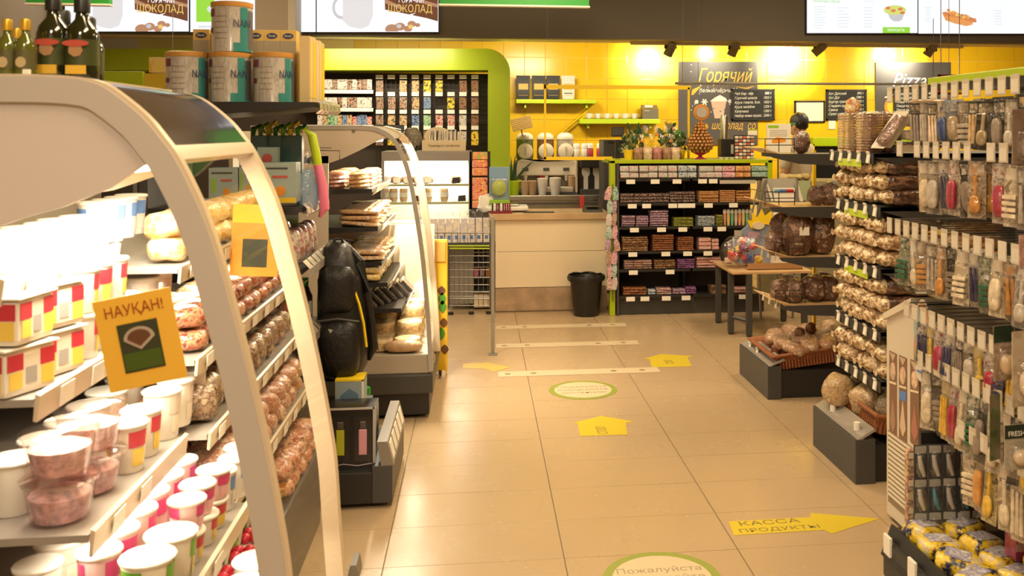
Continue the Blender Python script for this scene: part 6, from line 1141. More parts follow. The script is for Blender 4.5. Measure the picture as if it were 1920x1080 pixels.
# crispbread bundles and foam trays on the top shelf
def crisp(dark):
    def f():
        m_ = MB()
        for k in range(14): m_.box(-.032, .032, -.026, .026, k*.0125, k*.0125+.0095, bev=.002)
        c = mat('crisp_'+str(dark), (.22, .1, .05) if dark else (.55, .36, .2), .6, var=.3, vs=50)
        return [('slice_stack', m_.mesh('slice_stack', c), []), ('clear_wrap', MB().blob((0, 0, .09), (.037, .031, .092), 5, 16, 10, .003, 30).mesh('clear_wrap', M['film']), [])]
    return cached(('crisp', dark), f)
for i in range(10):
    c_, r_ = i % 5, i//5; put(crisp(1 if i % 5 in (0, 2) else 0), 'crispbread_bundle', '%s upright wrapped crispbread bundle, %s from the camera, %s row of top shelf' % (['pale', 'brown'][1 if i % 5 in (0, 2) else 0], nth(c_), ['front', 'back'][r_]), 'crispbread', (XS+.03+r_*.09, A0+.16+c_*.075, zs[0]+.002), (R.uniform(-.04, .04), R.uniform(-.03, .03), R.uniform(-.1, .1)), 'crispbread bundles on the top shelf')
def tray():
    b = MB().rings([[(x*a_, y*b_, z) for x, y in ((-1, -.9), (-.9, -1), (.9, -1), (1, -.9), (1, .9), (.9, 1), (-.9, 1), (-1, .9))] for a_, b_, z in ((.075, .05, 0), (.095, .065, .03), (.1, .07, .032), (.09, .062, .028), (.07, .045, .006))]).mesh('foam_tray', mat('foam_white', (.72, .66, .56), .5))
    return [('foam_tray', b, []), ('dark_filling', MB().blob((0, 0, .024), (.08, .055, .02), 3, 18, 8, .012, 40, 3).mesh('dark_filling', mat('tray_filling', (.2, .1, .08), .3, coat=.9, var=.6, vs=50, bump=.8)), [])]
tt = cached('tray', tray)
for i, (dx, dy, dz, ry, lb) in enumerate([(.17, .03, .0, 0, 'white foam tray of dark goods, lowest of the tray pile'), (.18, .02, .05, .1, 'white foam tray of dark goods, middle of the tray pile'), (.2, .03, .105, .15, 'white foam tray of dark goods, top of the tray pile'), (.085, .045, .01, -.95, 'white foam tray leaning steeply against the tray pile')]): put(tt, 'foam_tray_pack', lb, 'food tray', (XS+dx, A0+dy, zs[0]+.004+dz+(.07 if i == 3 else 0)), (0, ry, 0), 'foam trays on the top shelf')
for i in range(4): put([('flat_bread', cached('flat', lambda: MB().blob((0, 0, .008), (.09, .06, .009), 3, 18, 8, .006, 30).mesh('flat_bread', mat('flat_tan', (.6, .42, .24), .4, coat=.6, var=.3, vs=30))), [])], 'flat_bread', 'flat pale wrapped bread on the tray pile, %s up' % nth(i), 'bread', (XS+.25, A0+.06, zs[0]+.165+i*.017), (0, 0, R.uniform(-.3, .3)), 'flat breads on the tray pile')
tag(MB().blob((0, 0, 0), (.035, .03, .036), 2.6, 14, 10, .02, 30).build('red_label_bag', prnt('redlabel', [(.75, .65, .5), (.6, .1, .05), (.8, .6, .1), (.72, .62, .5)], 24), None, Vector((XS+.04, 4.26, zs[0]+.215))), 'small white bag with a red label on top of the crispbreads', 'bag')
# bread on the base in a wicker basket
def basket(label, loc, hx, hy, h_, tilt=0, rz=0):
    q = thing('wicker_basket', label, 'basket', loc); q.rotation_euler = (tilt, 0, rz); q.rotation_euler = (0, tilt, rz)
    m_ = MB(); n = 4; f = [(-1, -1), (1, -1), (1, 1), (-1, 1)]
    m_.rings([[(x*hx*a_, y*hy*a_, z) for x, y in f] for a_, z in ((.86, 0), (1, h_), (1.03, h_), (1.03, h_-.012), (1.06, h_+.0), (1.0, h_+.008), (.95, h_), (.84, .008))]).build('basket_body', M['basket'], q)
    sl = MB(); 
    for s_ in (-1, 1):
        for k in range(int(hx*2/.018)): x = -hx*.9+k*.018; sl.box(x, x+.007, s_*hy*.95-.006, s_*hy*.95+.006, .008, h_*.85)
        for k in range(int(hy*2/.018)): y = -hy*.9+k*.018; sl.box(s_*hx*.95-.006, s_*hx*.95+.006, y, y+.007, .008, h_*.85)
    sl.build('wicker_ribs', M['basket'], q)['kind'] = 'stuff'; MB().tube([(x*hx*1.03, y*hy*1.03, h_) for x, y in f+[f[0]]], .008, 6).build('basket_rim', M['basket'], q); return q
basket('brown wicker basket of round breads on the near base', (XB+.29, A0+.25, .17), .2, .24, .085, .16)
rb = [bagtpl('paperbread', [(.42, .27, .14), (.55, .38, .2), (.3, .18, .08), (.6, .45, .28)], .085, .075, .07, 2.5, .022, 14, 16, .5, .8, s, 'bread_bag') for s in range(3)]; sb = bagtpl('seedbread', [(.3, .18, .09), (.5, .38, .24), (.2, .12, .06), (.62, .5, .35)], .085, .08, .065, 2.4, .012, 20, 60, .4, .6, 0, 'bread_bag')
for i, (dx, dy, tp, lb, s) in enumerate([(.09, .40, rb[0], 'round bread in a kraft bag, farthest in the near basket', 1.0), (.17, .25, rb[1], 'round bread in a kraft bag, middle of the near basket', .95), (.24, .13, sb, 'seeded round bread twisted in clear bag beside the middle one', .95), (.36, .02, sb, 'seeded round bread at the near end of the basket', .85), (.4, .38, rb[2], 'round bread at the back of the near basket', 1)]):
    put(tp, 'round_bread', lb, 'bread', (XB+dx, A0+dy, .225), (R.uniform(-.3, .3), R.uniform(-.3, .1), R.uniform(-1, 1)), None, (s,)*3)
for i, (dx, dy) in enumerate([(.06, .5), (.2, .1)]): tag(MB().lathe([(.03, .0), (.012, .03), (.02, .06)], 8).build('bag_twist', rb[0][0][1].materials[0], None, (XB+dx+.1, A0+dy*.8, .33)), 'twisted kraft bag neck above the %s bread' % ['far', 'near'][i], 'bag')
# ================================================================== BREAD GONDOLA, FAR
F0, F1 = 5.14, 5.72; XF = PY(1442, 300, F0).x; F2 = 5.48; XFB = 1.605
t = thing('bread_shelf_unit', 'black bread shelf unit farther away, with wooden tray shelves', 'shelf unit', (XFB, F0, 0)); B2 = t
MB().box(2.4, 2.44, F0, F1, 0, 1.4).wp('back_panel', M['dark'], t); MB().box(XFB+.08, 2.4, F0+.02, F1, 0, .155, bev=.003).wp('base_box', M['black'], t); MB().box(XFB, XFB+.08, F0, F1, 0, .185, bev=.004).wp('base_bumper', M['dark'], t)
MB().prism([(XFB+.01, .185), (XFB+.02, .185), (XFB+.1, .215), (XFB+.095, .225)], 'y', F0, F1).wp('label_rail', mat('rail_glossy', (.3, .27, .24), .1, coat=.8), t)
for k in (.3, .45): inst('price_tag', tagv, t, (.03, k, .215))
fz = [1.372, 1.075, .792, .522]; XFs = [XF, XF, PY(1460, 400, F0).x, PY(1462, 400, F0).x]
for i, z in enumerate(fz):
    x0 = XFs[i]
    MB().box(x0+.06, 2.4, F0, F2, z-.02, z, bev=.002).wp('shelf', M['wood'] if i else M['dark'], t); MB().prism([(2.4, z-.085), (2.4, z), (x0, z), (x0+.02, z-.02), (x0+.17, z-.055)], 'y', F0-.004, F0+.004).wp('shelf_bracket', M['dark'], t)
    MB().prism([(x0-.05, z+.035), (x0-.045, z+.038), (x0+.075, z+.002), (x0+.07, z-.002)], 'y', F0, F2).wp('wooden_front_slat', M['wood'] if i else M['cream'], t)
    for (a_, b_) in (((x0-.02, z+.01), (x0-.02, z+.085)), ((x0+.06, z+.01), (x0+.06, z+.085)), ((x0+.15, z+.01), (x0+.15, z+.085)), ((x0-.02, z+.085), (x0+.15, z+.085)), ((x0-.02, z+.05), (x0+.15, z+.05))): MB().tube([(a_[0], F0+.01, a_[1]), (b_[0], F0+.01, b_[1])], .0025, 4).wp('guard_wire', M['black'], t)
    MB().tube([(x0-.02, F0+.01, z+.085), (x0-.02, F2, z+.085)], .0025, 4).wp('guard_wire', M['black'], t)
    if i >= 2:
        for k in range(3): inst('price_tag', tagv, t, (x0-.0-XFB, .06+k*.12, z+.02))
MB().box(PY(1523, 300, F1).x, PY(1528, 300, F1).x, F1-.02, F1, 0, 1.38).wp('yellow_post', M['yframe'], t)
def bigbag(key, cols, s, hx=.085, hy=.09, hz=.13): return bagtpl(key, cols, hx, hy, hz, 2.5, .03, 13, 11, 1, .8, s, 'bread_bag')
bbs = [bigbag('darkloafbag', [(.07, .025, .015), (.2, .08, .04), (.05, .02, .012), (.4, .25, .17)], s) for s in range(3)]
p = PY(1502, 288, F0+.1); put(bbs[0], 'bread_bag', 'dark loaf in a shiny bag standing on the far top shelf', 'bread', (p.x, F0+.1, fz[0]+.001), (0, 0, .3), None, (.62, .5, .48))
for i, (u, s, lb) in enumerate([(1530, (.6, .7, .42), 'low brown loaf bag left on the far second shelf'), (1556, (.6, .7, .5), 'taller brown loaf bag beside it on the far second shelf')]): p = PY(u, 390, F0+.12); put(bbs[i], 'bread_bag', lb, 'bread', (p.x, F0+.12, fz[1]+.001), (0, 0, i), None, s)
for i, (u, dy, s, lb) in enumerate([(1450, .12, (.55, .7, .55), 'small dark loaf bag at the left of the far third shelf'), (1498, .1, (1, .9, .93), 'big brown loaf bag with white label, far third shelf'), (1540, .14, (.95, .9, .9), 'big brown loaf bag next to the labelled one'), (1470, .3, (.8, .9, .85), 'brown loaf bag behind the labelled one'), (1525, .3, (.9, .9, .9), 'brown loaf bag in the rear of the far third shelf')]):
    p = PY(u, 490, F0+dy); o = put(bbs[i % 3], 'bread_bag', lb, 'bread', (p.x, F0+dy, fz[2]+.001), (0, 0, i*.7), None, s)
    if i == 1: q = MB().box(-.03, .03, -.003, .0, 0, .05, M=None).build('bag_label', M['paper'], o); q.rotation_euler = (0, 0, -.7); q.location = (-.055, -.075, .13)
for i, (u, dy, s) in enumerate([(1462, .12, (.6, .6, .5)), (1490, .1, (.65, .6, .5)), (1524, .12, (.8, .7, .55)), (1552, .14, (.7, .7, .55)), (1480, .28, (.7, .7, .5)), (1540, .28, (.8, .7, .55))]): p = PY(u, 580, F0+dy); put(bbs[(i+1) % 3], 'bread_bag', 'dark loaf bag on the lowest wooden shelf, %s of %s row' % (nth(i if i < 4 else i-4), 'front' if i < 4 else 'rear'), 'bread', (p.x, F0+dy, fz[3]+.001), (0, 0, i), 'loaf bags on the lowest wooden shelf', s)
basket('brown wicker basket sloping on the far base, heaped with breads', (XFB+.34, F0+.25, .18), .29, .23, .09, -.12)
ffl = [bagtpl('glazedbun', [(.35, .16, .07), (.5, .3, .16), (.25, .1, .05), (.6, .45, .32)], .11, .055, .035, 2.6, .01, 20, 26, .9, .9, s, 'bun_bag') for s in range(3)]
for i in range(12): c_, r_ = i % 4, i//4; put(ffl[i % 3], 'bun_bag', 'bagged long bun heaped in the far basket, %s column, %s row' % (nth(c_), nth(r_)), 'bread', (XFB+.16+c_*.115, F0+.1+r_*.14, .235+.012*c_+.008*(i % 2)), (R.uniform(-.2, .2), -.12, R.uniform(.9, 2.0)), 'bagged buns in the far basket')
for i, (u, v) in enumerate([(1455, 655), (1470, 645), (1500, 625), (1520, 615)]): put([('bun', cached('bunr', lambda: MB().blob((0, 0, 0), (.03, .03, .035), 2.2, 14, 10, .01, 30).mesh('bun', mat('toasted', (.16, .06, .02), .4, var=.3, vs=20))), [])], 'toasted_roll', 'dark toasted roll end sticking up in the far basket, %s from left' % nth(i), 'bread', PY(u, v, F0+.2), (0, 0, i), 'toasted rolls')
# ---------------------------------------------------------------- low table
TZ = .475; pl = PY(1366, 514, 6.83); pr = PY(1522, 514, 6.75)
t = thing('low_table', 'low wooden topped table with dark metal legs', 'table', (pl.x, 6.75, 0)); y0, y1 = 6.72, 7.3
MB().box(pl.x, pr.x, y0, y1, TZ-.018, TZ, bev=.003).wp('tabletop', M['wood'], t)
for (x, y) in ((pl.x+.02, y0+.12), (PY(1411, 600, 6.65).x-.0, y0+.02), (pr.x-.05, y0+.05), (pr.x-.05, y1-.05), (pl.x+.03, y1-.05)): MB().box(x-.02, x+.02, y-.02, y+.02, .01, TZ-.018, bev=.002).wp('leg', M['dark'], t); MB().cyl((x, y, 0), .02, .01, 10).wp('foot', M['black'], t)
MB().tube([(pl.x+.02, y0+.12, .13), (PY(1411, 600, 6.65).x, y0+.02, .115)], .014, 4).wp('stretcher', M['dark'], t)
a, b = PY(1402, 508, 6.8), PY(1505, 495, 6.8); t = thing('cardboard_tray', 'flat cardboard tray on the low table', 'tray', (a.x, 6.8, TZ)); MB().box(a.x, b.x, 6.8, 7.1, TZ+.001, TZ+.006).wp('tray_floor', mat('cardboard', (.4, .22, .1), .6), t); MB().box(a.x, b.x, 6.8, 6.806, TZ, TZ+.05).wp('tray_side', mat('cardboard', (.4, .22, .1), .6), t)
# bag of coloured toy bricks
p = PY(1390, 505, 6.95); t = thing('toy_brick_bag', 'clear bag of red, yellow and blue toy pieces on the table', 'toys', (p.x, 6.95, TZ+.008))
for i in range(44):
    x, y, z = R.uniform(-.13, .14), R.uniform(-.09, .09), R.uniform(.0, .17); s = R.uniform(.018, .03)
    if abs(x)/.16+z/.26 > 1.05: continue
    MB().box(-s, s, -s*.7, s*.7, -s*.6, s*.6, bev=.005, M=Matrix.Rotation(R.uniform(0, 3), 4, (R.random()+.1, R.random(), R.random()))).build('toy_piece', mat('toy_'+str(i % 6), [(.5, .04, .05), (.05, .12, .4), (.75, .5, .03), (.18, .05, .15), (.55, .06, .08), (.7, .6, .5)][i % 6], .3, coat=.4), t, (x, y, z+s))
MB().blob((0, 0, .11), (.17, .11, .12), 2.3, 22, 12, .03, 12, 5).build('clear_bag', M['film'], t)
a, b = PY(1378, 450, 6.95), PY(1450, 400, 6.95)
t = thing('blue_toy_bag', 'big pale blue printed bag behind the toy pieces', 'bag', (a.x, 7.1, TZ)); MB().prism(pp([(1380, 505), (1462, 505), (1450, 425), (1438, 405), (1418, 410), (1375, 446)], 7.1), 'y', 7.09, 7.13).wp('bag_face', mat('pale_blue_bag', (.3, .37, .5), .3, coat=.5, bump=.3, bs=20), t)
MB().prism(pp([(1408, 428), (1400, 412), (1410, 414), (1409, 398), (1420, 408), (1428, 392), (1434, 405), (1446, 396), (1448, 412), (1454, 424), (1434, 420), (1426, 430)], 7.08), 'y', 7.07, 7.085).wp('yellow_picture', M['yel'], t)
MB().prism(pp(oval(1422, 423, 11, 7), 7.065), 'y', 7.06, 7.068).wp('round_badge', M['cream'], t); MB().prism(pp(rect(1377, 432, 1390, 445), 7.08), 'y', 7.07, 7.085).wp('white_label', M['greyframe'], t)
MB().prism(pp(rect(1402, 434, 1424, 446), 7.08), 'y', 7.075, 7.085).wp('pale_label', M['lilac'], t)
t = thing('white_toy_box', 'white box with a pink round picture beside the blue bag', 'box', (PY(1460, 430, 7.0).x, 7.0, TZ)); MB().prism(pp([(1447, 505), (1495, 505), (1490, 415), (1470, 400), (1452, 400)], 7.05), 'y', 7.05, 7.12).wp('box_body', M['paper'], t); MB().prism(pp(oval(1458, 411, 6, 6), 7.045), 'y', 7.04, 7.052).wp('round_picture', mat('rose', (.45, .12, .15), .4), t); MB().prism(pp(rect(1450, 420, 1475, 427), 7.045), 'y', 7.04, 7.052).wp('lime_stripe', M['lgreen'], t)
# magazine stand
t = thing('leaflet_stand', 'grey metal stand with slanted white leaflets above the table', 'stand', (PY(1450, 420, 7.3).x, 7.3, 0))
for uv in ([(1404, 425), (1424, 338)], [(1414, 430), (1434, 338)], [(1418, 430), (1438, 336)], [(1496, 392), (1494, 332)]): a, b = PY(*uv[0], 7.3), PY(*uv[1], 7.3); MB().tube([a, b], .008, 5).wp('stand_post', M['grey'], t)
MB().tube([Vector((PY(1430, 500, 7.3).x, 7.35, 0)), PY(1420, 425, 7.35)], .01, 5).wp('stand_post', M['grey'], t); MB().tube([Vector((PY(1490, 500, 7.3).x, 7.35, 0)), PY(1494, 392, 7.35)], .01, 5).wp('stand_post', M['grey'], t)
MB().prism(pp([(1424, 390), (1494, 390), (1494, 335), (1430, 335)], 7.34), 'y', 7.33, 7.35).wp('stand_back', mat('stand_grey', (.4, .38, .33), .4), t)
for i, (poly, m, lb) in enumerate([([(1436, 345), (1440, 345), (1450, 376), (1446, 377)], 'paper', 'thin white leaflet'), ([(1449, 352), (1490, 352), (1490, 377), (1452, 377)], 'paper', 'wide white leaflet with coloured bars'), ([(1490, 340), (1495, 340), (1506, 377), (1499, 377)], 'paper', 'narrow white leaflet at the right'), ([(1426, 350), (1436, 350), (1442, 377), (1430, 377)], 'greyframe', 'grey leaflet at the left')]):
    q = thing('leaflet', lb+' in the metal stand', 'leaflet', PY(poly[0][0], 377, 7.31)); flat('leaflet_sheet', poly, 7.32, .006, M[m], q)
    if i == 1:
        for (u0, u1, mm) in ((1452, 1461, 'azure'), (1461, 1474, 'blue'), (1474, 1488, 'red')): flat('colour_bar', rect(u0, 355, u1, 361), 7.312, .002, mat('bar_azure', (.15, .4, .5), .4) if mm == 'azure' else M[mm], q)
t = thing('cup_board', 'pale green card with a cup behind the leaflet stand', 'card', PY(1508, 380, 7.6)); MB().tube([PY(1508, 372, 7.62), Vector((PY(1508, 372, 7.62).x, 7.62, 0))], .006).wp('card_pole', M['grey'], t); flat('card_face', rect(1497, 340, 1518, 375), 7.6, .01, mat('sage_card', (.35, .42, .25), .5), t)
# small white papers on the table lower shelf
for i, (u, v) in enumerate([(1340, 555), (1392, 552)]): pass

# ================================================================== FREEZER
FZ0, FZ1, FX = 3.29, 3.52, 1.575
def fpx(u, v): p = PX(u, v, FX); return (p.y, p.z)
t = thing('white_freezer', 'white chest freezer with sloping top and ice cream stickers', 'freezer', (FX, FZ1, 0)); FRZ = t
ft = fpx(1660, 597); zf0 = ft[1]
MB().prism([(FZ1, .02), (FZ1, zf0), (FZ0, zf0+.1), (FZ0, .02)], 'x', FX, FX+.6).wp('freezer_body', mat('freezer_white', (.62, .55, .45), .35), t)
MB().prism([(FZ1+.012, zf0-.005), (FZ1+.012, zf0+.02), (FZ0, zf0+.123), (FZ0, zf0+.095)], 'x', FX-.012, FX+.6).wp('lid_rim', mat('freezer_trim', (.68, .61, .5), .3), t)
MB().box(FX+.02, FX+.58, FZ0+.02, FZ1-.01, 0, .02).wp('freezer_feet', M['black'], t)
for i, u in enumerate((1668, 1686, 1707)):
    def fq(n, pts, m, k=1): return MB().prism([fpx(a_, b_) for a_, b_ in pts], 'x', FX-.0012*k, FX).wp(n, m, t)
    w_ = [14, 15, 17][i]; dv = [0, 8, 16][i]
    fq('ice_cream_sticker', [(u, 657+dv), (u+w_, 664+dv), (u+w_, 830+dv*1.0), (u, 812+dv)], mat('sticker_choc', (.2, .1, .06), .4)); 
    fq('sticker_gap', [(u+1, 714+dv), (u+w_-1, 718+dv), (u+w_-1, 722+dv), (u+1, 718+dv)], M['cream'], 2)
    fq('sticker_top_mark', [(u+1, 660+dv), (u+w_-2, 666+dv), (u+w_/2, 678+dv)], mat('sticker_beige', (.5, .36, .25), .4), 2)
    fq('ice_cream_picture', [(a_, b_+ (a_-u)*.3) for a_, b_ in oval(u+w_/2, 694+dv, w_*.36, 17, 12)], mat('ice_picture', (.6, .42, .3), .4, var=.4, vs=40), 2)
    fq('lower_picture', [(u+2, 790+dv), (u+w_*.5, 742+dv), (u+w_-2, 798+dv), (u+w_*.5, 812+dv)], [mat('ice_brown', (.35, .2, .12), .4), mat('ice_tan', (.6, .45, .3), .4), mat('ice_red', (.4, .15, .1), .4)][i], 2)
    if i == 1: fq('blue_band', [(u+1, 724+dv), (u+w_-1, 728+dv), (u+w_-1, 745+dv), (u+1, 740+dv)], M['blue'], 2)
ya, za = fpx(1665, 868); yb, zb = fpx(1735, 905)
for k in range(14):
    z = .33-k*.018-.0; MB().box(FX-.004, FX+.002, FZ0+.015, FZ1-.02, z, z+.01, bev=.001).wp('vent_slat', mat('freezer_trim', (.68, .61, .5), .3), t)
MB().box(FX-.0015, FX, FZ0+.01, FZ1-.015, .07, .345).wp('vent_recess', mat('vent_brown', (.25, .19, .12), .6), t)
c = fpx(1733, 640); t = thing('oval_character_sign', 'oval colourful card sign standing against the freezer side', 'sign', (FX-.006, c[0], c[1]-.2))
def eo(a_, b_, ca, cb, m, n, k): MB().prism([(ca+a_*math.cos(q), cb+b_*math.sin(q)) for q in [2*PI*i/28 for i in range(28)]], 'x', -.002*k, .002).build(n, m, t)
eo(.068, .15, 0, .2, M['paper'], 'card_edge', 0); eo(.062, .14, 0, .2, mat('sign_salmon', (.62, .3, .16), .4), 'salmon_field', 1); eo(.026, .07, .034, .25, mat('sign_sky', (.3, .42, .45), .4), 'sky_patch', 2); eo(.03, .06, .02, .13, mat('sign_green_p', (.3, .35, .08), .4), 'green_patch', 2); eo(.045, .035, .0, .09, mat('sign_white', (.65, .6, .55), .4), 'white_banner', 3); eo(.035, .004, .0, .09, M['blue'], 'blue_line', 4); eo(.02, .05, -.035, .21, mat('sign_rose', (.65, .4, .3), .4), 'rose_patch', 3)

# ================================================================== HANGING GOODS WALL
HX = 1.5; BX = 1.95
t = thing('goods_rack', 'dark hook rack covered with hanging household goods', 'rack', (BX, 2.4, 0)); HW = t
MB().box(BX, BX+.04, 2.1, 3.26, 0, 1.72).wp('back_panel', M['dark'], t); MB().box(1.36, BX, 2.1, 3.07, 0, .13, bev=.006).wp('base_box', M['black'], t)
MB().prism([(1.352, .07), (1.356, .068), (1.40, .165), (1.39, .17)], 'y', 2.1, 3.07).wp('base_price_rail', M['black'], t)
for k in range(5): MB().box(1.352, 1.362, 3.05-.18*k-.05, 3.05-.18*k, .085, .15, bev=.002).wp('base_price_tag', M['paper'], t)
rng = random.Random(11)
kinds = {
 'spatula': ([(.05, .05, .04)], [(.6, .42, .22)], 'wooden spatula on a black card'), 'brushp': ([(.05, .045, .04)], [(.35, .26, .15)], 'brown brush on a dark card'), 'blueh': ([(.5, .42, .3)], [(.03, .07, .25)], 'blue handled tool on a pale card'),
 'redp': ([(.45, .38, .32)], [(.35, .02, .06)], 'red item in a clear blister'), 'amber': ([(.4, .3, .2)], [(.55, .25, .05)], 'amber item in a clear blister'), 'greenp': ([(.3, .3, .22)], [(.02, .12, .06)], 'dark green item in a clear blister'),
 'navyp': ([(.5, .45, .4)], [(.03, .03, .1)], 'navy item in a clear blister'), 'steelp': ([(.3, .25, .2)], [(.5, .45, .4)], 'steel item on a brown card'), 'yellowp': ([(.5, .4, .2)], [(.7, .45, .05)], 'yellow item in a clear blister'), 'palep': ([(.6, .5, .38)], [(.7, .6, .45)], 'pale item on a cream card'), 'blackp': ([(.04, .035, .03)], [(.25, .2, .17)], 'grey item on a black card')}
def hang(k, w_, h_, v):
    def f():
        cc = tuple(c*.62 for c in kinds[k][0][0]); cm = prnt('card_%s' % k, [cc, cc, tuple(min(1, c*1.7+.03) for c in cc), tuple(c*.5 for c in cc)], 22, .3, .5)
        im = mat('item_%s' % k, kinds[k][1][0], .3, coat=.6, var=.35, vs=40)
        card = MB().box(-.0012, .0012, -w_/2, w_/2, -h_, 0, bev=.0005).mesh('card', cm)
        m_ = MB()
        if v == 0: m_.blob((-.012, 0, -h_*.62), (.011, w_*.34, h_*.27), 3, 14, 8)
        elif v == 1: m_.blob((-.011, 0, -h_*.75), (.009, w_*.3, h_*.16), 2.4, 14, 8).tube([(-.01, 0, -h_*.62), (-.01, 0, -h_*.25)], .006, 6)
        elif v == 2: [m_.box(-.02, -.002, -w_*.38, w_*.38, -h_*.55-q*.018, -h_*.55-q*.018+.012, bev=.002) for q in range(4)]
        else: [m_.tube([(-.009, y, -h_*.28), (-.009, y, -h_*.88)], [.004, .008], 6) for y in (-w_*.25, 0, w_*.25)]
        item = m_.mesh('item', im); bl = MB().blob((-.012, 0, -h_*.6), (.014, w_*.43, h_*.34), 6, 16, 8).mesh('clear_blister', clear('blister_clear', (.97, .95, .92), .03, .06, bump=.4, bs=40))
        hd_ = MB().box(-.0025, -.0012, -w_*.4, w_*.4, -h_*.24, -h_*.05).mesh('header', prnt('header_'+k, [tuple(min(1, c*.8+.06) for c in kinds[k][1][0]), kinds[k][0][0], (.6, .52, .42)], 35))
        return [('card', card, []), ('item', item, []), ('clear_blister', bl, []), ('header', hd_, [])]
    return cached(('hang', k, w_, h_, v), f)
hook_tag = MB().box(-.002, .0, -.022, .022, -.055, .002, bev=.0006).mesh('tag_sleeve', mat('tag_sleeve', (.52, .45, .36), .2, coat=.7)); hook_wire = MB().tube([(0, 0, 0), (BX-HX-.0, 0, .0)], .0025, 5).mesh('hook_wire', M['wire']); tag_in = MB().box(-.0028, -.002, -.018, .018, -.05, -.012).mesh('paper_slip', mat('paper_slip', (.6, .54, .45), .5))
rows = [(1.655, 2.4, 3.32, .062, .15, ['spatula', 'brushp', 'blackp', 'steelp', 'spatula', 'blueh', 'brushp', 'steelp'], 'top'), (1.46, 2.4, 3.26, .062, .18, ['navyp', 'redp', 'palep', 'steelp', 'navyp', 'redp', 'blackp', 'amber'], 'second'), (1.18, 2.4, 3.3, .062, .175, ['navyp', 'greenp', 'palep', 'amber', 'steelp', 'amber', 'blackp', 'palep'], 'third'),
        (.9, 2.4, 3.16, .056, .15, ['redp', 'navyp', 'yellowp', 'redp', 'navyp', 'blackp', 'steelp', 'yellowp'], 'fourth'), (.745, 2.4, 3.08, .055, .2, ['palep', 'blackp', 'yellowp', 'redp', 'palep', 'greenp', 'blackp', 'palep'], 'fifth'), (.59, 2.4, 2.8, .06, .2, ['palep', 'amber', 'yellowp', 'palep'], 'lowest')]
for ri, (z, ya, yb, w_, h_, ks, rn) in enumerate(rows):
    n = int((yb-ya)/(w_+.006)); xo = [0, .01, -.01, -.01, 0, .0][ri]
    MB().tube([(BX-.01, 2.2, z), (BX-.01, 3.26, z)], .006, 5).wp('hook_bar', M['black'], HW)
    for i in range(n):
        y = yb-i*(w_+.006)
        if ri == 1 and i in (1, 8): continue
        hk = inst('hook', hook_wire, HW, (HX+xo-BX, y-2.4, z)); s = inst('tag_sleeve', hook_tag, hk, (-.002, 0, .004), (0, 0, rng.uniform(-.05, .05))); inst('paper_slip', tag_in, hk, (-.002, 0, .004))
        k = ks[i % len(ks)]; v = rng.randrange(4) if k != 'redp' else 0
        if i < [2, 1, 1, 1, 0, 0][ri]: continue
        for d in range(2):
            put(hang(k, w_, h_, v), 'hanging_pack', '%s, %s from the far end of the %s hook row, %s on its hook' % (kinds[k][2], nth(i), rn, ['front', 'second']), 'hanging pack', (HX+xo+.035+d*.05, y+rng.uniform(-.004, .004), z-.055+rng.uniform(-.012, .0)), (rng.uniform(-.04, .04), rng.uniform(-.12, .12), rng.uniform(-.5, .1)), '%s packs on the %s hook row' % (k, rn)) if False else put(hang(k, w_, h_, v), 'hanging_pack', '%s, %s from far end, %s row, %s' % (kinds[k][2], nth(i), rn, ['front', 'behind'][d]), 'hanging pack', (HX+xo+.03+d*.05, y, z-.05+rng.uniform(-.014, .0)), (rng.uniform(-.04, .04), rng.uniform(-.12, .12), rng.uniform(.05, .75)), 'packs on the %s hook row' % rn)
# large cards facing the camera: FRESHCO card and its neighbours
def bigcard(label, u0, u1, v0, v1, X, cols, head=None, word=None, blobc=None, rz=-1.1):
    pc = PX((u0+u1)/2, v0, X); k = pc.y/FPX; w_, h_ = (u1-u0)*k, (v1-v0)*k
    q = thing('carded_product', label, 'hanging pack', pc); q.rotation_euler = (0, 0, rz+PI/2)
    MB().box(-w_/2, w_/2, -.002, 0, -h_, 0, bev=.0006).build('card', prnt('bigcard_'+label[:6].replace(' ', ''), cols, 14), q)
    if head: MB().box(-w_/2, w_/2, -.0035, -.002, -h_*.3, 0).build('header', mat('header_dark_green', head, .3), q)
    if word: txt(word, w_*.19, M['paper'], q, (0, -.0042, -h_*.2))
    if blobc: MB().blob((0, -.02, -h_*.68), (w_*.34, .02, h_*.18), 2.4, 16, 10).build('item', mat('item_'+label[:5].strip(), blobc, .3, coat=.6), q); MB().blob((0, -.02, -h_*.65), (w_*.45, .022, h_*.28), 6, 16, 8).build('clear_blister', M['film'], q)
    return q
bigcard('card with dark green header reading FRESHCO at the right edge', 1876, 1950, 795, 885, 1.44, [(.4, .36, .3), (.45, .4, .32), (.35, .3, .25)], (.02, .035, .02), 'FRESHCO', (.55, .42, .3), -1.45)
bigcard('dark handled tool card with pale lower half, right edge', 1855, 1905, 610, 720, 1.46, [(.3, .22, .16), (.45, .34, .25), (.2, .15, .11)], (.03, .025, .02), None, (.5, .35, .2), -1.3)
bigcard('cream card with pale brush on the right edge', 1888, 1950, 620, 770, 1.43, [(.55, .44, .32), (.6, .5, .38), (.45, .35, .25)], None, None, (.65, .5, .35), -1.3)
bigcard('bunch of dark green sticks on a clear card near the right', 1850, 1880, 740, 870, 1.46, [(.06, .08, .03), (.1, .13, .05), (.15, .1, .06)], None, None, None, -1.2)
bigcard('brown fabric bundle hanging at the right edge', 1888, 1950, 205, 315, 1.43, [(.2, .13, .1), (.24, .16, .12), (.28, .2, .14)], None, None, (.2, .14, .11), -1.3)
bigcard('pink ribbed comb pack hanging near the right edge', 1905, 1940, 440, 505, 1.44, [(.55, .3, .27), (.6, .4, .35), (.45, .25, .2)], None, None, (.6, .35, .3), -1.3)
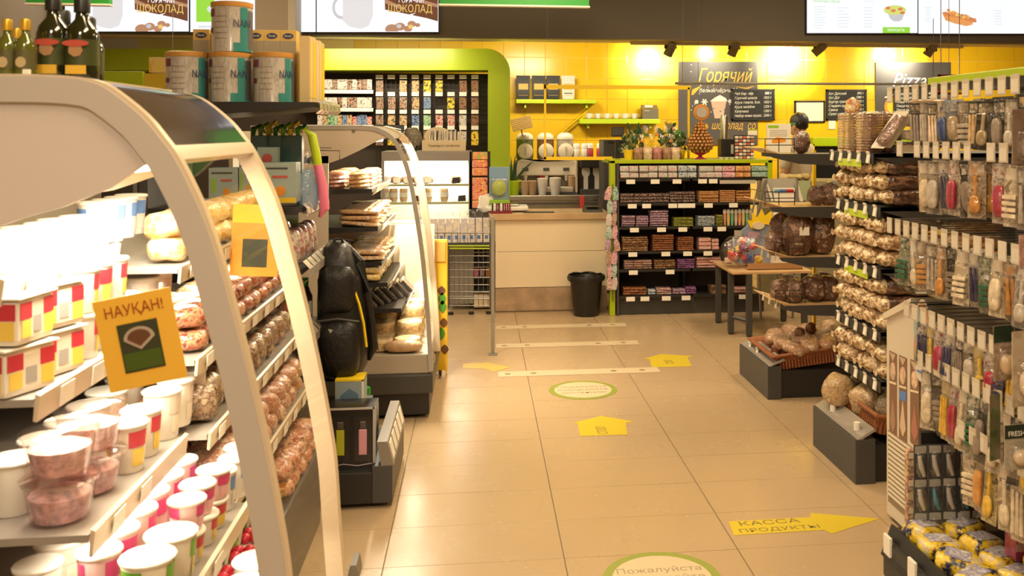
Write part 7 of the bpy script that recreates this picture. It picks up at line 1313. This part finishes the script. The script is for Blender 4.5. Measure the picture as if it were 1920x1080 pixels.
# cosmetic brush blister wall hanging in front, lower left of the rack
bb = thing('blister_display', 'narrow rack of silver blue blister packs low beside the freezer', 'rack', (1.5, 3.06, .14)); MB().box(.0, .18, .02, .04, -.0, .33).build('display_back', M['black'], bb)
for r_ in range(3):
    for c in range(5):
        zz = .45-r_*.112
        k = ['navyp', 'steelp', 'blackp'][(r_+c) % 3]
        q = thing('blister_pack', 'silver and blue blister pack, column %s, row %s of the low display' % (ONE[c], ONE[r_]), 'hanging pack', (PY(1726+c*27, 900, 3.02).x, 3.02+.0*c, zz-.01), 'silver blue blister packs'); q.rotation_euler = (0, 0, rng.uniform(-.12, .12))
        MB().box(-.024, .024, 0, .003, -.11, .01, bev=.0008).build('card', mat('blistercard', (.05, .055, .065), .25, coat=.7), q); MB().blob((0, -.012, -.05), (.02, .014, .045), 4, 14, 8).build('clear_blister', M['film'], q); MB().box(-.02, .02, -.002, 0, -.018, .006).build('header', mat('blister_header', (.35, .33, .3), .4), q); MB().tube([(-.008, -.008, -.025), (-.003, -.01, -.06), (.009, -.008, -.092)], [.007, .009, .006], 8).build('tool', [M['greyframe'], mat('tool_blue', (.03, .2, .3), .3, coat=.5)][(r_*c) % 2], q)
MB().box(-.07, .18, -.0, .02, -.01, .0).build('display_foot', M['black'], bb)
# orange and violet packets standing at the rack's far corner
for i in range(6):
    u = 1703+(i % 2)*19; v = [990, 930, 860][i//2]; p = PX(u, v, 1.49+.03*(i % 2)); k = ['navyp', 'amber', 'palep', 'yellowp'][i % 4]
    q = thing('small_packet', 'small tan and violet packet, %s up the %s column at the rack corner' % (ONE[i//2], ['outer', 'inner'][i % 2]), 'packet', (p.x, 3.13, .12+(i//2)*.095), 'small packets at the rack corner'); MB().box(-.02, .02, -.012, .012, 0, .088, bev=.003).build('packet_body', prnt('packet_tan', [(.5, .35, .2), (.15, .08, .15), (.55, .25, .08), (.6, .48, .32)], 26), q); MB().box(-.016, .016, -.014, -.012, .06, .08).build('packet_label', M['cream'], q)
tag(MB().box(1.44, 1.56, 3.075, 3.16, 0, .118, bev=.003).build('corner_plinth', M['black']), 'small black plinth under the packets at the rack corner', 'plinth')
# sponges in yellow wrapping on the base, orange-brown objects behind
spg = [('sponge_wrap', None)]
def sponge(s): return cached(('sponge', s), lambda: [('wrap', MB().blob((0, 0, .03), (.07, .05, .032), 4, 18, 10, .008, 22, s).mesh('wrap', prnt('sponge_wrap', [(.015, .02, .06), (.6, .4, .02), (.8, .55, .02), (.85, .6, .05), (.6, .5, .3)], 12, .25, .9, bump=.5)), []), ('label', MB().box(-.045, .03, -.03, .03, .06, .0635).mesh('label', prnt('sponge_label', [(.55, .5, .5), (.2, .2, .4), (.7, .65, .6)], 26)), [])])
for i in range(10):
    c, r_, l = i % 5, i//5, 0
    put(sponge(i % 3), 'sponge_pack', 'yellow and dark blue wrapped sponge pack, %s of the %s row' % (nth(c), ['front', 'rear'][r_]), 'sponges', (1.47+r_*.14, 3.0-c*.115, .135+l*.066), (R.uniform(-.1, .1), R.uniform(-.15, .15), R.uniform(-.6, .6)), 'sponge packs on the rack base')
for i in range(3): put(sponge(i), 'sponge_pack', 'yellow sponge pack stacked high at the right edge, %s up' % nth(i), 'sponges', (1.62, 2.56, .2+i*.066), (0, .1, 1.2), 'stacked sponge packs at the right edge')
q = thing('pink_box', 'clear topped pink box standing behind the sponges', 'box', (1.66, 2.72, .2)); MB().box(-.05, .05, -.03, .03, 0, .08, bev=.003).build('box_body', mat('box_magenta', (.35, .04, .1), .25, coat=.6, var=.4, vs=30), q); MB().box(-.048, .048, -.032, -.03, .03, .078).build('box_label', prnt('pinklabel', [(.55, .3, .3), (.65, .5, .45), (.4, .1, .15)], 30), q)
for i in range(6):
    q = thing('amber_bottle', 'dim amber bottle at the back of the rack base, %s from the far end' % nth(i), 'bottle', (1.85, 3.0-i*.11, .131), 'amber bottles at the back'); MB().lathe([(.035, 0), (.04, .02), (.04, .2), (.018, .25), (.018, .28)], 14).build('bottle_body', mat('amber_glass', (.25, .09, .02), .15, coat=.8), q); MB().lathe([(.02, .27), (.021, .31)], 12).build('cap', M['black'], q)
# small shiny tray holder above the freezer corner and a white hanger
t = thing('clear_display_tray', 'clear plastic display tray on top of the freezer lid', 'tray', (FX+.1, 3.4, .89)); MB().rings([[(x*a_, y*b_, z) for x, y in ((-1, -1), (1, -1), (1, 1), (-1, 1))] for a_, b_, z in ((.07, .05, 0), (.1, .08, .05), (.105, .085, .05), (.06, .045, .006))]).build('tray_body', clear('tray_clear', (.9, .9, .86), .25, .06), t)
# black corner bollard of the rack at the bottom
# thin notch on the floor by the left cases
p = PZ(676, 1075); tag(MB().prism([(-.02, 0), (.02, 0), (.012, .05), (-.008, .05)], 'y', -.05, .05).build('floor_bracket', mat('bracket_grey', (.2, .18, .15), .5), None, (p.x-.02, p.y, 0)), 'small grey bracket on the floor at the foot of the near fridge', 'bracket')
